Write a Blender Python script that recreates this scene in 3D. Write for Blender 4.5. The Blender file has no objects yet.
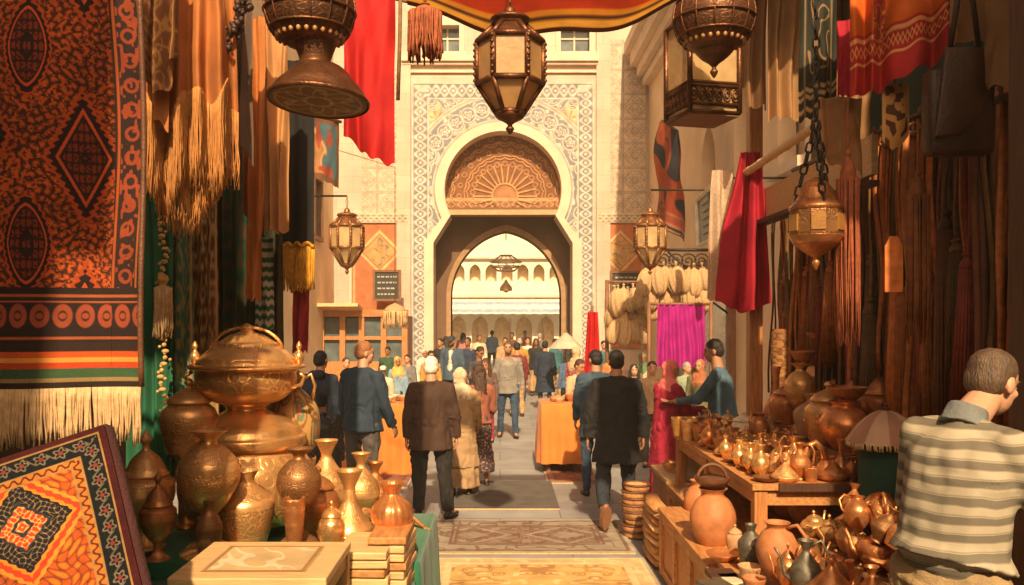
import bpy, bmesh, math, random
import numpy as np
from mathutils import Vector, Matrix

R = math.radians
PI = math.pi
rnd = random.Random(7)
scene = bpy.context.scene
COL = scene.collection

# ------------------------------------------------------------------ camera, world, sun, exposure
CX, CY, F, CAMZ = 500.0, 320.0, 850.0, 2.1
cam_d = bpy.data.cameras.new('camera')
cam = bpy.data.objects.new('camera', cam_d)
COL.objects.link(cam)
cam.location = (0, 0, CAMZ)
cam.rotation_euler = (R(90), 0, 0)
cam_d.sensor_width = 36
cam_d.lens = F / 1024 * 36
cam_d.shift_x = (512 - CX) / 1024
cam_d.shift_y = (CY - 292.5) / 1024
cam_d.clip_end = 500
scene.camera = cam

SUN_EL, SUN_AZ = 40, -2      # light travels towards +Y and a little towards +X
world = bpy.data.worlds.new('World')
scene.world = world
world.use_nodes = True
wn = world.node_tree
sky = wn.nodes.new('ShaderNodeTexSky')
sky.sky_type = 'NISHITA'
sky.sun_disc = False
sky.sun_elevation = R(SUN_EL)
sky.sun_rotation = R(180 + SUN_AZ)
sky.dust_density = 6.0
sky.air_density = 0.8
sky.ozone_density = 0.4
dust = wn.nodes.new('ShaderNodeMix')          # warm dust in the air colours the whole sky
dust.data_type = 'RGBA'
dust.blend_type = 'MULTIPLY'
dust.inputs[0].default_value = 1.0
dust.inputs[7].default_value = (1.0, 0.78, 0.56, 1)
wn.links.new(sky.outputs[0], dust.inputs[6])
wn.links.new(dust.outputs[2], wn.nodes['Background'].inputs[0])
wn.nodes['Background'].inputs[1].default_value = 0.10
sun_d = bpy.data.lights.new('sun', 'SUN')
sun_d.energy = 5.0
sun_d.angle = R(1.0)
sun_d.color = (1.0, 0.74, 0.45)
sun = bpy.data.objects.new('sun', sun_d)
COL.objects.link(sun)
sv = Vector((math.sin(R(SUN_AZ)) * math.cos(R(SUN_EL)), math.cos(R(SUN_AZ)) * math.cos(R(SUN_EL)), -math.sin(R(SUN_EL))))
sun.rotation_euler = sv.to_track_quat('-Z', 'Y').to_euler()
sun.location = (-8, -20, 25)
vs = scene.view_settings
vs.view_transform = 'Standard'
vs.look = 'None'
vs.exposure = 0.55
vs.gamma = 1
vs.use_curve_mapping = False
scene.cycles.use_denoising = True
scene.cycles.max_bounces = 8
scene.cycles.diffuse_bounces = 4
scene.cycles.sample_clamp_indirect = 6


def P(px, py, d):
    return Vector(((px - CX) / F * d, d, CAMZ - (py - CY) / F * d))


def PX(px, d):
    return (px - CX) / F * d


def PZ(py, d):
    return CAMZ - (py - CY) / F * d


# ------------------------------------------------------------------ mesh builder
class MB:
    def __init__(s):
        s.v = []
        s.f = []
        s.uv = {}

    def add(s, verts, faces):
        b = len(s.v)
        s.v.extend([tuple(x) for x in verts])
        s.f.extend([tuple(b + i for i in f) for f in faces])
        return b

    def box(s, c, size, rz=0, ry=0, rx=0, taper=1.0):
        hx, hy, hz = size[0] / 2, size[1] / 2, size[2] / 2
        m = Matrix.Rotation(rz, 3, 'Z') @ Matrix.Rotation(ry, 3, 'Y') @ Matrix.Rotation(rx, 3, 'X')
        vs = []
        for z in (-1, 1):
            k = taper if z > 0 else 1
            for x, y in ((-1, -1), (1, -1), (1, 1), (-1, 1)):
                vs.append(Vector(c) + m @ Vector((x * hx * k, y * hy * k, z * hz)))
        s.add(vs, [(3, 2, 1, 0), (4, 5, 6, 7), (0, 1, 5, 4), (1, 2, 6, 5), (2, 3, 7, 6), (3, 0, 4, 7)])
        return s

    def tube(s, pts, r, n=8, caps=True, flat=1.0):
        pts = [Vector(p) for p in pts]
        rs = r if isinstance(r, (list, tuple)) else [r] * len(pts)
        rings = []
        up = None
        for i, p in enumerate(pts):
            t = (pts[min(i + 1, len(pts) - 1)] - pts[max(i - 1, 0)])
            if t.length < 1e-9:
                t = Vector((0, 0, 1))
            t.normalize()
            if up is None:
                up = Vector((0, 0, 1)) if abs(t.z) < 0.9 else Vector((0, 1, 0))
            a = t.cross(up)
            if a.length < 1e-6:
                a = t.cross(Vector((1, 0, 0)))
            a.normalize()
            b = a.cross(t).normalized()
            up = b
            rings.append([p + (a * math.cos(2 * PI * k / n) + b * math.sin(2 * PI * k / n) * flat) * rs[i] for k in range(n)])
        vs = [q for ring in rings for q in ring]
        fs = []
        for i in range(len(rings) - 1):
            for k in range(n):
                k2 = (k + 1) % n
                fs.append((i * n + k, i * n + k2, (i + 1) * n + k2, (i + 1) * n + k))
        if caps:
            fs.append(tuple(range(n))[::-1])
            fs.append(tuple((len(rings) - 1) * n + k for k in range(n)))
        s.add(vs, fs)
        return s

    def lathe(s, prof, c=(0, 0, 0), n=32, mod=None, sx=1, sy=1):
        """prof: (r, z) from bottom to top; mod(angle, t) scales the radius."""
        b = len(s.v)
        c = Vector(c)
        m = len(prof)
        for i, (r, z) in enumerate(prof):
            for k in range(n):
                a = 2 * PI * k / n
                q = r * (mod(a, i / (m - 1)) if mod else 1)
                s.v.append((c.x + q * math.cos(a) * sx, c.y + q * math.sin(a) * sy, c.z + z))
        zs = [p[1] for p in prof]
        L = [0]
        cir = 2 * PI * max(p[0] for p in prof) + 1e-6      # v runs in units of the girth, so patterns keep their shape
        for i in range(1, m):
            L.append(L[-1] + math.hypot(prof[i][0] - prof[i - 1][0], prof[i][1] - prof[i - 1][1]) / cir)
        for i in range(m - 1):
            for k in range(n):
                k2 = (k + 1) % n
                s.uv[len(s.f)] = [(k / n, L[i]), ((k + 1) / n, L[i]), ((k + 1) / n, L[i + 1]), (k / n, L[i + 1])]
                s.f.append((b + i * n + k, b + i * n + k2, b + (i + 1) * n + k2, b + (i + 1) * n + k))
        if prof[0][0] > 1e-5:
            s.f.append(tuple(b + k for k in range(n))[::-1])
        if prof[-1][0] > 1e-5:
            s.f.append(tuple(b + (m - 1) * n + k for k in range(n)))
        return s

    def ball(s, c, r, n=12, m=8):
        rr = r if isinstance(r, (tuple, list)) else (r, r, r)
        prof = [(math.sin(PI * i / m), -math.cos(PI * i / m)) for i in range(m + 1)]
        vs = []
        for i in range(m + 1):
            for k in range(n):
                a = 2 * PI * k / n
                vs.append((c[0] + rr[0] * prof[i][0] * math.cos(a), c[1] + rr[1] * prof[i][0] * math.sin(a), c[2] + rr[2] * prof[i][1]))
        fs = []
        for i in range(m):
            for k in range(n):
                k2 = (k + 1) % n
                fs.append((i * n + k, i * n + k2, (i + 1) * n + k2, (i + 1) * n + k))
        s.add(vs, fs)
        return s

    def prism(s, poly, axis, lo, hi):
        """poly: 2D points; extruded along axis ('x','y','z') from lo to hi."""
        def q(p, h):
            if axis == 'y':
                return (p[0], h, p[1])
            if axis == 'x':
                return (h, p[0], p[1])
            return (p[0], p[1], h)
        n = len(poly)
        s.add([q(p, lo) for p in poly] + [q(p, hi) for p in poly],
              [tuple(range(n))[::-1], tuple(range(n, 2 * n))] + [(i, (i + 1) % n, n + (i + 1) % n, n + i) for i in range(n)])
        return s

    def strip(s, A, B):
        n = len(A)
        s.add(list(A) + list(B), [(i, i + 1, n + i + 1, n + i) for i in range(n - 1)])
        return s

    def holed(s, outer, holes, y0, y1):
        """a slab in the XZ plane from y0 to y1 with holes (lists of 2D points)."""
        bm = bmesh.new()
        es = []
        for loop in [outer] + holes:
            vv = [bm.verts.new((p[0], y0, p[1])) for p in loop]
            for i in range(len(vv)):
                es.append(bm.edges.new((vv[i], vv[(i + 1) % len(vv)])))
        bmesh.ops.triangle_fill(bm, use_beauty=True, use_dissolve=False, edges=es)
        r = bmesh.ops.extrude_face_region(bm, geom=bm.faces[:])
        bmesh.ops.translate(bm, verts=[g for g in r['geom'] if isinstance(g, bmesh.types.BMVert)], vec=(0, y1 - y0, 0))
        bmesh.ops.recalc_face_normals(bm, faces=bm.faces[:])
        bm.verts.index_update()
        s.add([v.co[:] for v in bm.verts], [tuple(v.index for v in f.verts) for f in bm.faces])
        bm.free()
        return s

    def mesh(s, name, smooth=True):
        me = bpy.data.meshes.new(name)
        me.from_pydata(s.v, [], s.f)
        if s.uv:
            ul = me.uv_layers.new(name='UVMap').data
            for fi, uvs in s.uv.items():
                p = me.polygons[fi]
                for li, q in zip(p.loop_indices, uvs):
                    ul[li].uv = q
        if smooth:
            me.polygons.foreach_set('use_smooth', [True] * len(me.polygons))
        me.update()
        return me


def smooth_prof(pts, k=4):
    out = []
    n = len(pts)
    for i in range(n - 1):
        p0, p1, p2, p3 = pts[max(i - 1, 0)], pts[i], pts[i + 1], pts[min(i + 2, n - 1)]
        for j in range(k):
            t = j / k
            q = []
            for a in range(2):
                q.append(0.5 * (2 * p1[a] + (p2[a] - p0[a]) * t + (2 * p0[a] - 5 * p1[a] + 4 * p2[a] - p3[a]) * t * t + (3 * p1[a] - p0[a] - 3 * p2[a] + p3[a]) * t ** 3))
            out.append((max(q[0], 0.0), q[1]))
    out.append(pts[-1])
    return out


def obj(name, mb, m, parent=None, smooth=True, bevel=0, me=None):
    me = me or mb.mesh(name, smooth)
    o = bpy.data.objects.new(name, me)
    COL.objects.link(o)
    if m:
        me.materials.append(m)
    if parent is not None:
        o.parent = parent
        r = parent
        if r.parent is None:
            o.matrix_parent_inverse = Matrix.Translation(-r.location)
    if bevel:
        b = o.modifiers.new('bevel', 'BEVEL')
        b.width = bevel
        b.segments = 2
        b.limit_method = 'ANGLE'
    if smooth and bevel == 0 and mb is not None:
        pass
    return o


def autosmooth(o, ang=35):
    try:
        o.data.set_sharp_from_angle(angle=R(ang))
    except Exception:
        pass
    return o


def tag(o, label, cat, group=None, kind=None):
    if label:
        o['label'] = label
    if cat:
        o['category'] = cat
    if group:
        o['group'] = group
    if kind:
        o['kind'] = kind
    return o


def thing(name, label, cat, loc=(0, 0, 0), group=None):
    o = bpy.data.objects.new(name, None)
    o.empty_display_size = 0.1
    COL.objects.link(o)
    o.location = loc
    return tag(o, label, cat, group)


def struct(name, mb, m, smooth=False):
    o = obj(name, mb, m, None, smooth)
    o['kind'] = 'structure'
    return o


def copy_tree(o, parent=None):
    c = o.copy()
    COL.objects.link(c)
    if parent is not None:
        c.parent = parent
    for ch in list(o.children):
        copy_tree(ch, c)
    return c


# ------------------------------------------------------------------ numpy noise and patterns
def _h(ix, iy, iz, seed):
    n = (ix.astype(np.int64) * 374761393 + iy.astype(np.int64) * 668265263 + iz.astype(np.int64) * 1274126177 + seed * 974711) & 0xffffffff
    n = ((n ^ (n >> 13)) * 1274126177) & 0xffffffff
    return ((n ^ (n >> 16)) & 0xffff) / 65535.0


def vnoise(x, y, z=None, seed=0):
    x = np.asarray(x, float)
    y = np.asarray(y, float)
    z = np.zeros_like(x) if z is None else np.asarray(z, float)
    ix, iy, iz = np.floor(x), np.floor(y), np.floor(z)
    fx, fy, fz = x - ix, y - iy, z - iz
    fx, fy, fz = [f * f * (3 - 2 * f) for f in (fx, fy, fz)]
    def L(a, b, t):
        return a + (b - a) * t
    c = [[[_h(ix + i, iy + j, iz + k, seed) for k in (0, 1)] for j in (0, 1)] for i in (0, 1)]
    r = [[L(c[i][j][0], c[i][j][1], fz) for j in (0, 1)] for i in (0, 1)]
    return L(L(r[0][0], r[0][1], fy), L(r[1][0], r[1][1], fy), fx)


def fbm(x, y, seed=0, o=3):
    s = 0
    a = 0.5
    for i in range(o):
        s = s + a * vnoise(x * 2 ** i, y * 2 ** i, seed=seed + i)
        a /= 2
    return s / (1 - 0.5 ** o)


def sm(e0, e1, x):
    t = np.clip((x - e0) / (e1 - e0), 0, 1)
    return t * t * (3 - 2 * t)


def mixc(c, col, mask):
    m = np.clip(mask, 0, 1)[..., None]
    return c * (1 - m) + np.array(col, float) * m


def line(d, w):
    """1 where |d| < w, soft edge."""
    return 1 - sm(w * 0.7, w * 1.3, np.abs(d))


def patgrid(name, nu, nv, pos, col, m, parent=None, kind=None, smooth=True):
    u, v = np.meshgrid(np.linspace(0, 1, nu), np.linspace(0, 1, nv))
    x, y, z = pos(u, v)
    co = np.stack([np.broadcast_to(x, u.shape), np.broadcast_to(y, u.shape), np.broadcast_to(z, u.shape)], -1).reshape(-1, 3)
    idx = np.arange(nu * nv).reshape(nv, nu)
    q = np.stack([idx[:-1, :-1], idx[1:, :-1], idx[1:, 1:], idx[:-1, 1:]], -1).reshape(-1, 4)
    me = bpy.data.meshes.new(name)
    me.vertices.add(len(co))
    me.vertices.foreach_set('co', co.ravel())
    me.loops.add(q.size)
    me.loops.foreach_set('vertex_index', q.ravel())
    me.polygons.add(len(q))
    me.polygons.foreach_set('loop_start', np.arange(0, q.size, 4))
    me.polygons.foreach_set('loop_total', np.full(len(q), 4))
    me.update(calc_edges=True)
    if smooth:
        me.polygons.foreach_set('use_smooth', np.ones(len(q), bool))
    if col is not None:
        c = col(u, v)
        a = me.color_attributes.new('Col', 'FLOAT_COLOR', 'POINT')
        rgba = np.concatenate([np.clip(c, 0.003, 1).reshape(-1, 3), np.ones((nu * nv, 1))], -1)
        a.data.foreach_set('color', rgba.ravel())
    o = obj(name, None, m, parent, me=me)
    if kind:
        o['kind'] = kind
    return o


# ------------------------------------------------------------------ materials
def mat(name, col, rough=0.7, metal=0.0, var=0.18, ns=6.0, bump=0.15, bs=60.0, rand=0.0, sheen=0.0, col2=None, stretch=None, trans=0.0, spec=0.5, coord='Object'):
    m = bpy.data.materials.new(name)
    m.use_nodes = True
    n, l = m.node_tree.nodes, m.node_tree.links
    b = n['Principled BSDF']
    tc = n.new('ShaderNodeTexCoord')
    src = tc.outputs[coord]
    if stretch:
        mp = n.new('ShaderNodeMapping')
        mp.inputs['Scale'].default_value = stretch
        l.new(src, mp.inputs[0])
        src = mp.outputs[0]
    no = n.new('ShaderNodeTexNoise')
    no.inputs['Scale'].default_value = ns
    no.inputs['Detail'].default_value = 5
    l.new(src, no.inputs['Vector'])
    mx = n.new('ShaderNodeMix')
    mx.data_type = 'RGBA'
    c2 = col2 or tuple(min(1, c * (1 + var)) for c in col)
    c1 = tuple(c * (1 - var) for c in col) if not col2 else col
    mx.inputs[6].default_value = (*c1, 1)
    mx.inputs[7].default_value = (*c2, 1)
    cr = n.new('ShaderNodeMapRange')
    cr.inputs[1].default_value = 0.3
    cr.inputs[2].default_value = 0.7
    l.new(no.outputs[0], cr.inputs[0])
    l.new(cr.outputs[0], mx.inputs[0])
    out = mx.outputs[2]
    if rand:
        oi = n.new('ShaderNodeObjectInfo')
        hs = n.new('ShaderNodeHueSaturation')
        mr = n.new('ShaderNodeMapRange')
        mr.inputs[3].default_value = 1 - rand
        mr.inputs[4].default_value = 1 + rand
        l.new(oi.outputs['Random'], mr.inputs[0])
        l.new(mr.outputs[0], hs.inputs['Value'])
        l.new(out, hs.inputs['Color'])
        out = hs.outputs[0]
    l.new(out, b.inputs['Base Color'])
    b.inputs['Roughness'].default_value = rough
    b.inputs['Metallic'].default_value = metal
    b.inputs['Specular IOR Level'].default_value = spec
    if sheen:
        b.inputs['Sheen Weight'].default_value = sheen
        b.inputs['Sheen Roughness'].default_value = 0.5
    if trans:
        b.inputs['Transmission Weight'].default_value = trans
    if bump:
        n2 = n.new('ShaderNodeTexNoise')
        n2.inputs['Scale'].default_value = bs
        n2.inputs['Detail'].default_value = 3
        l.new(src, n2.inputs['Vector'])
        bp = n.new('ShaderNodeBump')
        bp.inputs['Strength'].default_value = bump
        bp.inputs['Distance'].default_value = 0.02
        l.new(n2.outputs[0], bp.inputs['Height'])
        l.new(bp.outputs[0], b.inputs['Normal'])
    return m


def vmat(name, rough=0.85, bump=0.2, bs=250.0, sheen=0.0, thin=0.0):
    m = bpy.data.materials.new(name)
    m.use_nodes = True
    n, l = m.node_tree.nodes, m.node_tree.links
    b = n['Principled BSDF']
    a = n.new('ShaderNodeVertexColor')
    a.layer_name = 'Col'
    tc = n.new('ShaderNodeTexCoord')
    no = n.new('ShaderNodeTexNoise')
    no.inputs['Scale'].default_value = bs
    l.new(tc.outputs['Object'], no.inputs['Vector'])
    no2 = n.new('ShaderNodeTexNoise')
    no2.inputs['Scale'].default_value = 5
    no2.inputs['Detail'].default_value = 6
    l.new(tc.outputs['Object'], no2.inputs['Vector'])
    hs = n.new('ShaderNodeHueSaturation')
    mr = n.new('ShaderNodeMapRange')
    mr.inputs[1].default_value = 0.3
    mr.inputs[2].default_value = 0.7
    mr.inputs[3].default_value = 0.78
    mr.inputs[4].default_value = 1.16
    l.new(no2.outputs[0], mr.inputs[0])
    l.new(mr.outputs[0], hs.inputs['Value'])
    l.new(a.outputs[0], hs.inputs['Color'])
    l.new(hs.outputs[0], b.inputs['Base Color'])
    b.inputs['Roughness'].default_value = rough
    b.inputs['Specular IOR Level'].default_value = 0.25
    b.inputs['Sheen Weight'].default_value = sheen
    bp = n.new('ShaderNodeBump')
    bp.inputs['Strength'].default_value = bump
    bp.inputs['Distance'].default_value = 0.01
    l.new(no.outputs[0], bp.inputs['Height'])
    l.new(bp.outputs[0], b.inputs['Normal'])
    if thin:
        tr = n.new('ShaderNodeBsdfTranslucent')
        l.new(hs.outputs[0], tr.inputs[0])
        ms = n.new('ShaderNodeMixShader')
        ms.inputs[0].default_value = thin
        l.new(b.outputs[0], ms.inputs[1])
        l.new(tr.outputs[0], ms.inputs[2])
        l.new(ms.outputs[0], n['Material Output'].inputs[0])
    return m


def thinmat(name, col, rough=0.8, thin=0.3, **k):
    m = mat(name, col, rough, **k)
    n, l = m.node_tree.nodes, m.node_tree.links
    b = n['Principled BSDF']
    tr = n.new('ShaderNodeBsdfTranslucent')
    l.new(b.inputs['Base Color'].links[0].from_socket, tr.inputs[0])
    ms = n.new('ShaderNodeMixShader')
    ms.inputs[0].default_value = thin
    l.new(b.outputs[0], ms.inputs[1])
    l.new(tr.outputs[0], ms.inputs[2])
    l.new(ms.outputs[0], n['Material Output'].inputs[0])
    return m


def emboss(name, col, dark, rough=0.27, metal=0.58, su=7, svv=7.0, strength=0.34, rand=0.0, mode='floral'):
    """hammered and chased metal: the pattern runs in the pot's own (angle, height) coordinates."""
    m = bpy.data.materials.new(name)
    m.use_nodes = True
    n, l = m.node_tree.nodes, m.node_tree.links
    b = n['Principled BSDF']
    uv = n.new('ShaderNodeUVMap')
    uv.uv_map = 'UVMap'
    mp = n.new('ShaderNodeMapping')
    mp.inputs['Scale'].default_value = (su, svv, 1)
    l.new(uv.outputs[0], mp.inputs[0])
    tc = n.new('ShaderNodeTexCoord')
    ns = n.new('ShaderNodeTexNoise')
    ns.inputs['Scale'].default_value = 1.3
    l.new(mp.outputs[0], ns.inputs['Vector'])
    vo = n.new('ShaderNodeTexVoronoi')
    vo.inputs['Scale'].default_value = 1.6
    vo.inputs['Randomness'].default_value = 0.55
    ad = n.new('ShaderNodeVectorMath')
    ad.operation = 'ADD'
    sc = n.new('ShaderNodeVectorMath')
    sc.operation = 'SCALE'
    sc.inputs['Scale'].default_value = 0.5
    l.new(ns.outputs['Color'], sc.inputs[0])
    l.new(mp.outputs[0], ad.inputs[0])
    l.new(sc.outputs[0], ad.inputs[1])
    l.new(ad.outputs[0], vo.inputs['Vector'])
    # rings inside each cell: petals and scrolls
    sn = n.new('ShaderNodeMath')
    sn.operation = 'SINE'
    ml = n.new('ShaderNodeMath')
    ml.operation = 'MULTIPLY'
    ml.inputs[1].default_value = 17.0
    l.new(vo.outputs['Distance'], ml.inputs[0])
    l.new(ml.outputs[0], sn.inputs[0])
    h = n.new('ShaderNodeMapRange')
    h.inputs[1].default_value = -0.4
    h.inputs[2].default_value = 0.6
    # chased zones alternate with plain polished bands
    sp = n.new('ShaderNodeSeparateXYZ')
    l.new(uv.outputs[0], sp.inputs[0])
    bw = n.new('ShaderNodeMath')
    bw.operation = 'MULTIPLY'
    bw.inputs[1].default_value = 2 * PI * 5.0
    l.new(sp.outputs[1], bw.inputs[0])
    bs = n.new('ShaderNodeMath')
    bs.operation = 'SINE'
    l.new(bw.outputs[0], bs.inputs[0])
    bm = n.new('ShaderNodeMapRange')
    bm.inputs[1].default_value = 0.62
    bm.inputs[2].default_value = 0.72
    l.new(bs.outputs[0], bm.inputs[0])
    mxm = n.new('ShaderNodeMath')
    mxm.operation = 'MAXIMUM'
    l.new(sn.outputs[0], mxm.inputs[0])
    l.new(bm.outputs[0], mxm.inputs[1])
    l.new(mxm.outputs[0], h.inputs[0])
    fine = n.new('ShaderNodeTexNoise')
    fine.inputs['Scale'].default_value = 90
    l.new(tc.outputs['Object'], fine.inputs['Vector'])
    sumh = n.new('ShaderNodeMath')
    sumh.operation = 'MULTIPLY_ADD'
    sumh.inputs[1].default_value = 0.35
    l.new(fine.outputs[0], sumh.inputs[0])
    l.new(h.outputs[0], sumh.inputs[2])
    bp = n.new('ShaderNodeBump')
    bp.inputs['Strength'].default_value = strength
    bp.inputs['Distance'].default_value = 0.012
    l.new(sumh.outputs[0], bp.inputs['Height'])
    l.new(bp.outputs[0], b.inputs['Normal'])
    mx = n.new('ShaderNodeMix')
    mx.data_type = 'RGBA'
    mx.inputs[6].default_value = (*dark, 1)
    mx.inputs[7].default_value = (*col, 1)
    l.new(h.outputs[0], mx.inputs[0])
    mx2 = n.new('ShaderNodeMix')
    mx2.data_type = 'RGBA'
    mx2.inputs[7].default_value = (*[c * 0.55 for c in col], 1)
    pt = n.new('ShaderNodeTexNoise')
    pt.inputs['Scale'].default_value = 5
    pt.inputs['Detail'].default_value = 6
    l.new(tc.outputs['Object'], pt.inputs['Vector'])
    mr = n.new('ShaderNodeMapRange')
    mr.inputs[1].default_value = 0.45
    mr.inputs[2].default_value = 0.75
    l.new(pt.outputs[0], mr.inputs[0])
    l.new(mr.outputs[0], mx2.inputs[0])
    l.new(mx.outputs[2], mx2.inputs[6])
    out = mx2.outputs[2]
    if rand:
        oi = n.new('ShaderNodeObjectInfo')
        hs = n.new('ShaderNodeHueSaturation')
        r2 = n.new('ShaderNodeMapRange')
        r2.inputs[3].default_value = 1 - rand
        r2.inputs[4].default_value = 1 + rand
        l.new(oi.outputs['Random'], r2.inputs[0])
        l.new(r2.outputs[0], hs.inputs['Value'])
        l.new(out, hs.inputs['Color'])
        out = hs.outputs[0]
    l.new(out, b.inputs['Base Color'])
    b.inputs['Metallic'].default_value = metal
    rr = n.new('ShaderNodeMapRange')
    rr.inputs[3].default_value = rough + 0.22
    rr.inputs[4].default_value = rough
    l.new(h.outputs[0], rr.inputs[0])
    l.new(rr.outputs[0], b.inputs['Roughness'])
    return m


M = {}
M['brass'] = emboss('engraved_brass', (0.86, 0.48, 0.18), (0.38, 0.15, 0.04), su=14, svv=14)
M['brass_plain'] = mat('plain_brass', (0.84, 0.46, 0.165), 0.26, 0.75, 0.2, 7, 0.12, 30)
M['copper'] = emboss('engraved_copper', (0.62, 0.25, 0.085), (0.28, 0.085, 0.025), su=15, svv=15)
M['copper_plain'] = mat('plain_copper', (0.64, 0.26, 0.09), 0.3, 0.65, 0.25, 7, 0.12, 30, rand=0.2)
M['bronze'] = emboss('dark_bronze', (0.40, 0.19, 0.07), (0.11, 0.045, 0.016), rough=0.4, su=13, svv=13, rand=0.2)
M['brown_metal'] = mat('brown_patinated_metal', (0.15, 0.06, 0.025), 0.42, 0.7, 0.35, 14, 0.25, 60)
M['iron'] = mat('black_iron', (0.035, 0.028, 0.022), 0.5, 0.6, 0.3, 10, 0.2, 60)
M['pewter'] = mat('dark_pewter', (0.16, 0.14, 0.10), 0.42, 0.55, 0.35, 10, 0.25, 50)
M['terracotta'] = mat('terracotta', (0.50, 0.19, 0.065), 0.62, 0, 0.22, 5, 0.2, 40, rand=0.12)
M['clay'] = mat('pale_clay', (0.52, 0.29, 0.14), 0.7, 0, 0.2, 5, 0.25, 40, rand=0.15)
M['cream_glaze'] = mat('cream_glaze', (0.72, 0.58, 0.38), 0.4, 0, 0.12, 5, 0.1, 40)
M['wood'] = mat('honey_wood', (0.50, 0.22, 0.07), 0.5, 0, 0.3, 5, 0.2, 30, stretch=(9, 1.2, 9))
M['wood_v'] = mat('honey_wood_upright', (0.46, 0.19, 0.06), 0.5, 0, 0.3, 5, 0.2, 30, stretch=(12, 12, 1.2))
M['pale_wood'] = mat('pale_wood', (0.66, 0.42, 0.19), 0.5, 0, 0.2, 5, 0.15, 30, stretch=(1.2, 9, 9))
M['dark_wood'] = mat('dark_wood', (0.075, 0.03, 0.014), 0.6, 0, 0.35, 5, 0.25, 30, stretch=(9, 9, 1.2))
M['mid_wood'] = mat('brown_wood', (0.20, 0.09, 0.04), 0.6, 0, 0.35, 5, 0.25, 30, stretch=(9, 9, 1.2))
M['glass'] = mat('amber_lantern_glass', (0.80, 0.56, 0.27), 0.25, 0, 0.2, 6, 0.15, 25, trans=0.55)
M['candle'] = mat('cream_candle', (0.85, 0.72, 0.48), 0.5, 0, 0.05)
M['window'] = mat('window_glass', (0.10, 0.13, 0.13), 0.12, 0, 0.4, 3, 0.05, 6)
M['gold_thread'] = mat('gold_thread', (0.62, 0.36, 0.10), 0.65, 0, 0.25, 30, 0.2, 80, sheen=0.3)
M['orange_thread'] = thinmat('orange_thread', (0.66, 0.30, 0.08), 0.75, 0.3, ns=30)
M['rust_thread'] = mat('rust_thread', (0.34, 0.09, 0.03), 0.8, 0, 0.3, 30)
M['beige_thread'] = mat('beige_thread', (0.60, 0.40, 0.20), 0.8, 0, 0.2, 30)
M['yellow_thread'] = thinmat('yellow_thread', (0.80, 0.42, 0.04), 0.7, 0.3, ns=30)
M['woven'] = vmat('woven_pile', 0.95, 0.45, 260, 0.0)
M['silk'] = vmat('printed_silk', 0.75, 0.15, 200, 0.0, 0.03)
M['leather'] = mat('brown_leather', (0.14, 0.055, 0.025), 0.5, 0, 0.3, 8, 0.2, 90)
# ------------------------------------------------------------------ ground
def floor_mat():
    m = bpy.data.materials.new('stone_paving')
    m.use_nodes = True
    n, l = m.node_tree.nodes, m.node_tree.links
    b = n['Principled BSDF']
    tc = n.new('ShaderNodeTexCoord')
    br = n.new('ShaderNodeTexBrick')
    br.inputs['Scale'].default_value = 1.0
    br.inputs['Brick Width'].default_value = 1.3
    br.inputs['Row Height'].default_value = 0.75
    br.inputs['Mortar Size'].default_value = 0.008
    br.inputs['Color1'].default_value = (0.30, 0.295, 0.285, 1)
    br.inputs['Color2'].default_value = (0.255, 0.25, 0.24, 1)
    br.inputs['Mortar'].default_value = (0.16, 0.15, 0.135, 1)
    l.new(tc.outputs['Object'], br.inputs['Vector'])
    no = n.new('ShaderNodeTexNoise')
    no.inputs['Scale'].default_value = 1.7
    no.inputs['Detail'].default_value = 8
    l.new(tc.outputs['Object'], no.inputs['Vector'])
    mr = n.new('ShaderNodeMapRange')
    mr.inputs[1].default_value = 0.3
    mr.inputs[2].default_value = 0.7
    mr.inputs[3].default_value = 0.75
    mr.inputs[4].default_value = 1.2
    l.new(no.outputs[0], mr.inputs[0])
    hs = n.new('ShaderNodeHueSaturation')
    l.new(br.outputs[0], hs.inputs['Color'])
    l.new(mr.outputs[0], hs.inputs['Value'])
    l.new(hs.outputs[0], b.inputs['Base Color'])
    b.inputs['Roughness'].default_value = 0.55
    n2 = n.new('ShaderNodeTexNoise')
    n2.inputs['Scale'].default_value = 30
    l.new(tc.outputs['Object'], n2.inputs['Vector'])
    ad = n.new('ShaderNodeMath')
    ad.operation = 'SUBTRACT'
    l.new(n2.outputs[0], ad.inputs[0])
    l.new(br.outputs['Fac'], ad.inputs[1])
    bp = n.new('ShaderNodeBump')
    bp.inputs['Strength'].default_value = 0.25
    bp.inputs['Distance'].default_value = 0.01
    l.new(ad.outputs[0], bp.inputs['Height'])
    l.new(bp.outputs[0], b.inputs['Normal'])
    return m


g = MB()
g.add([(-45, -25, 0), (45, -25, 0), (45, 75, 0), (-45, 75, 0)], [(0, 1, 2, 3)])
struct('paved_ground', g, floor_mat())


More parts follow.
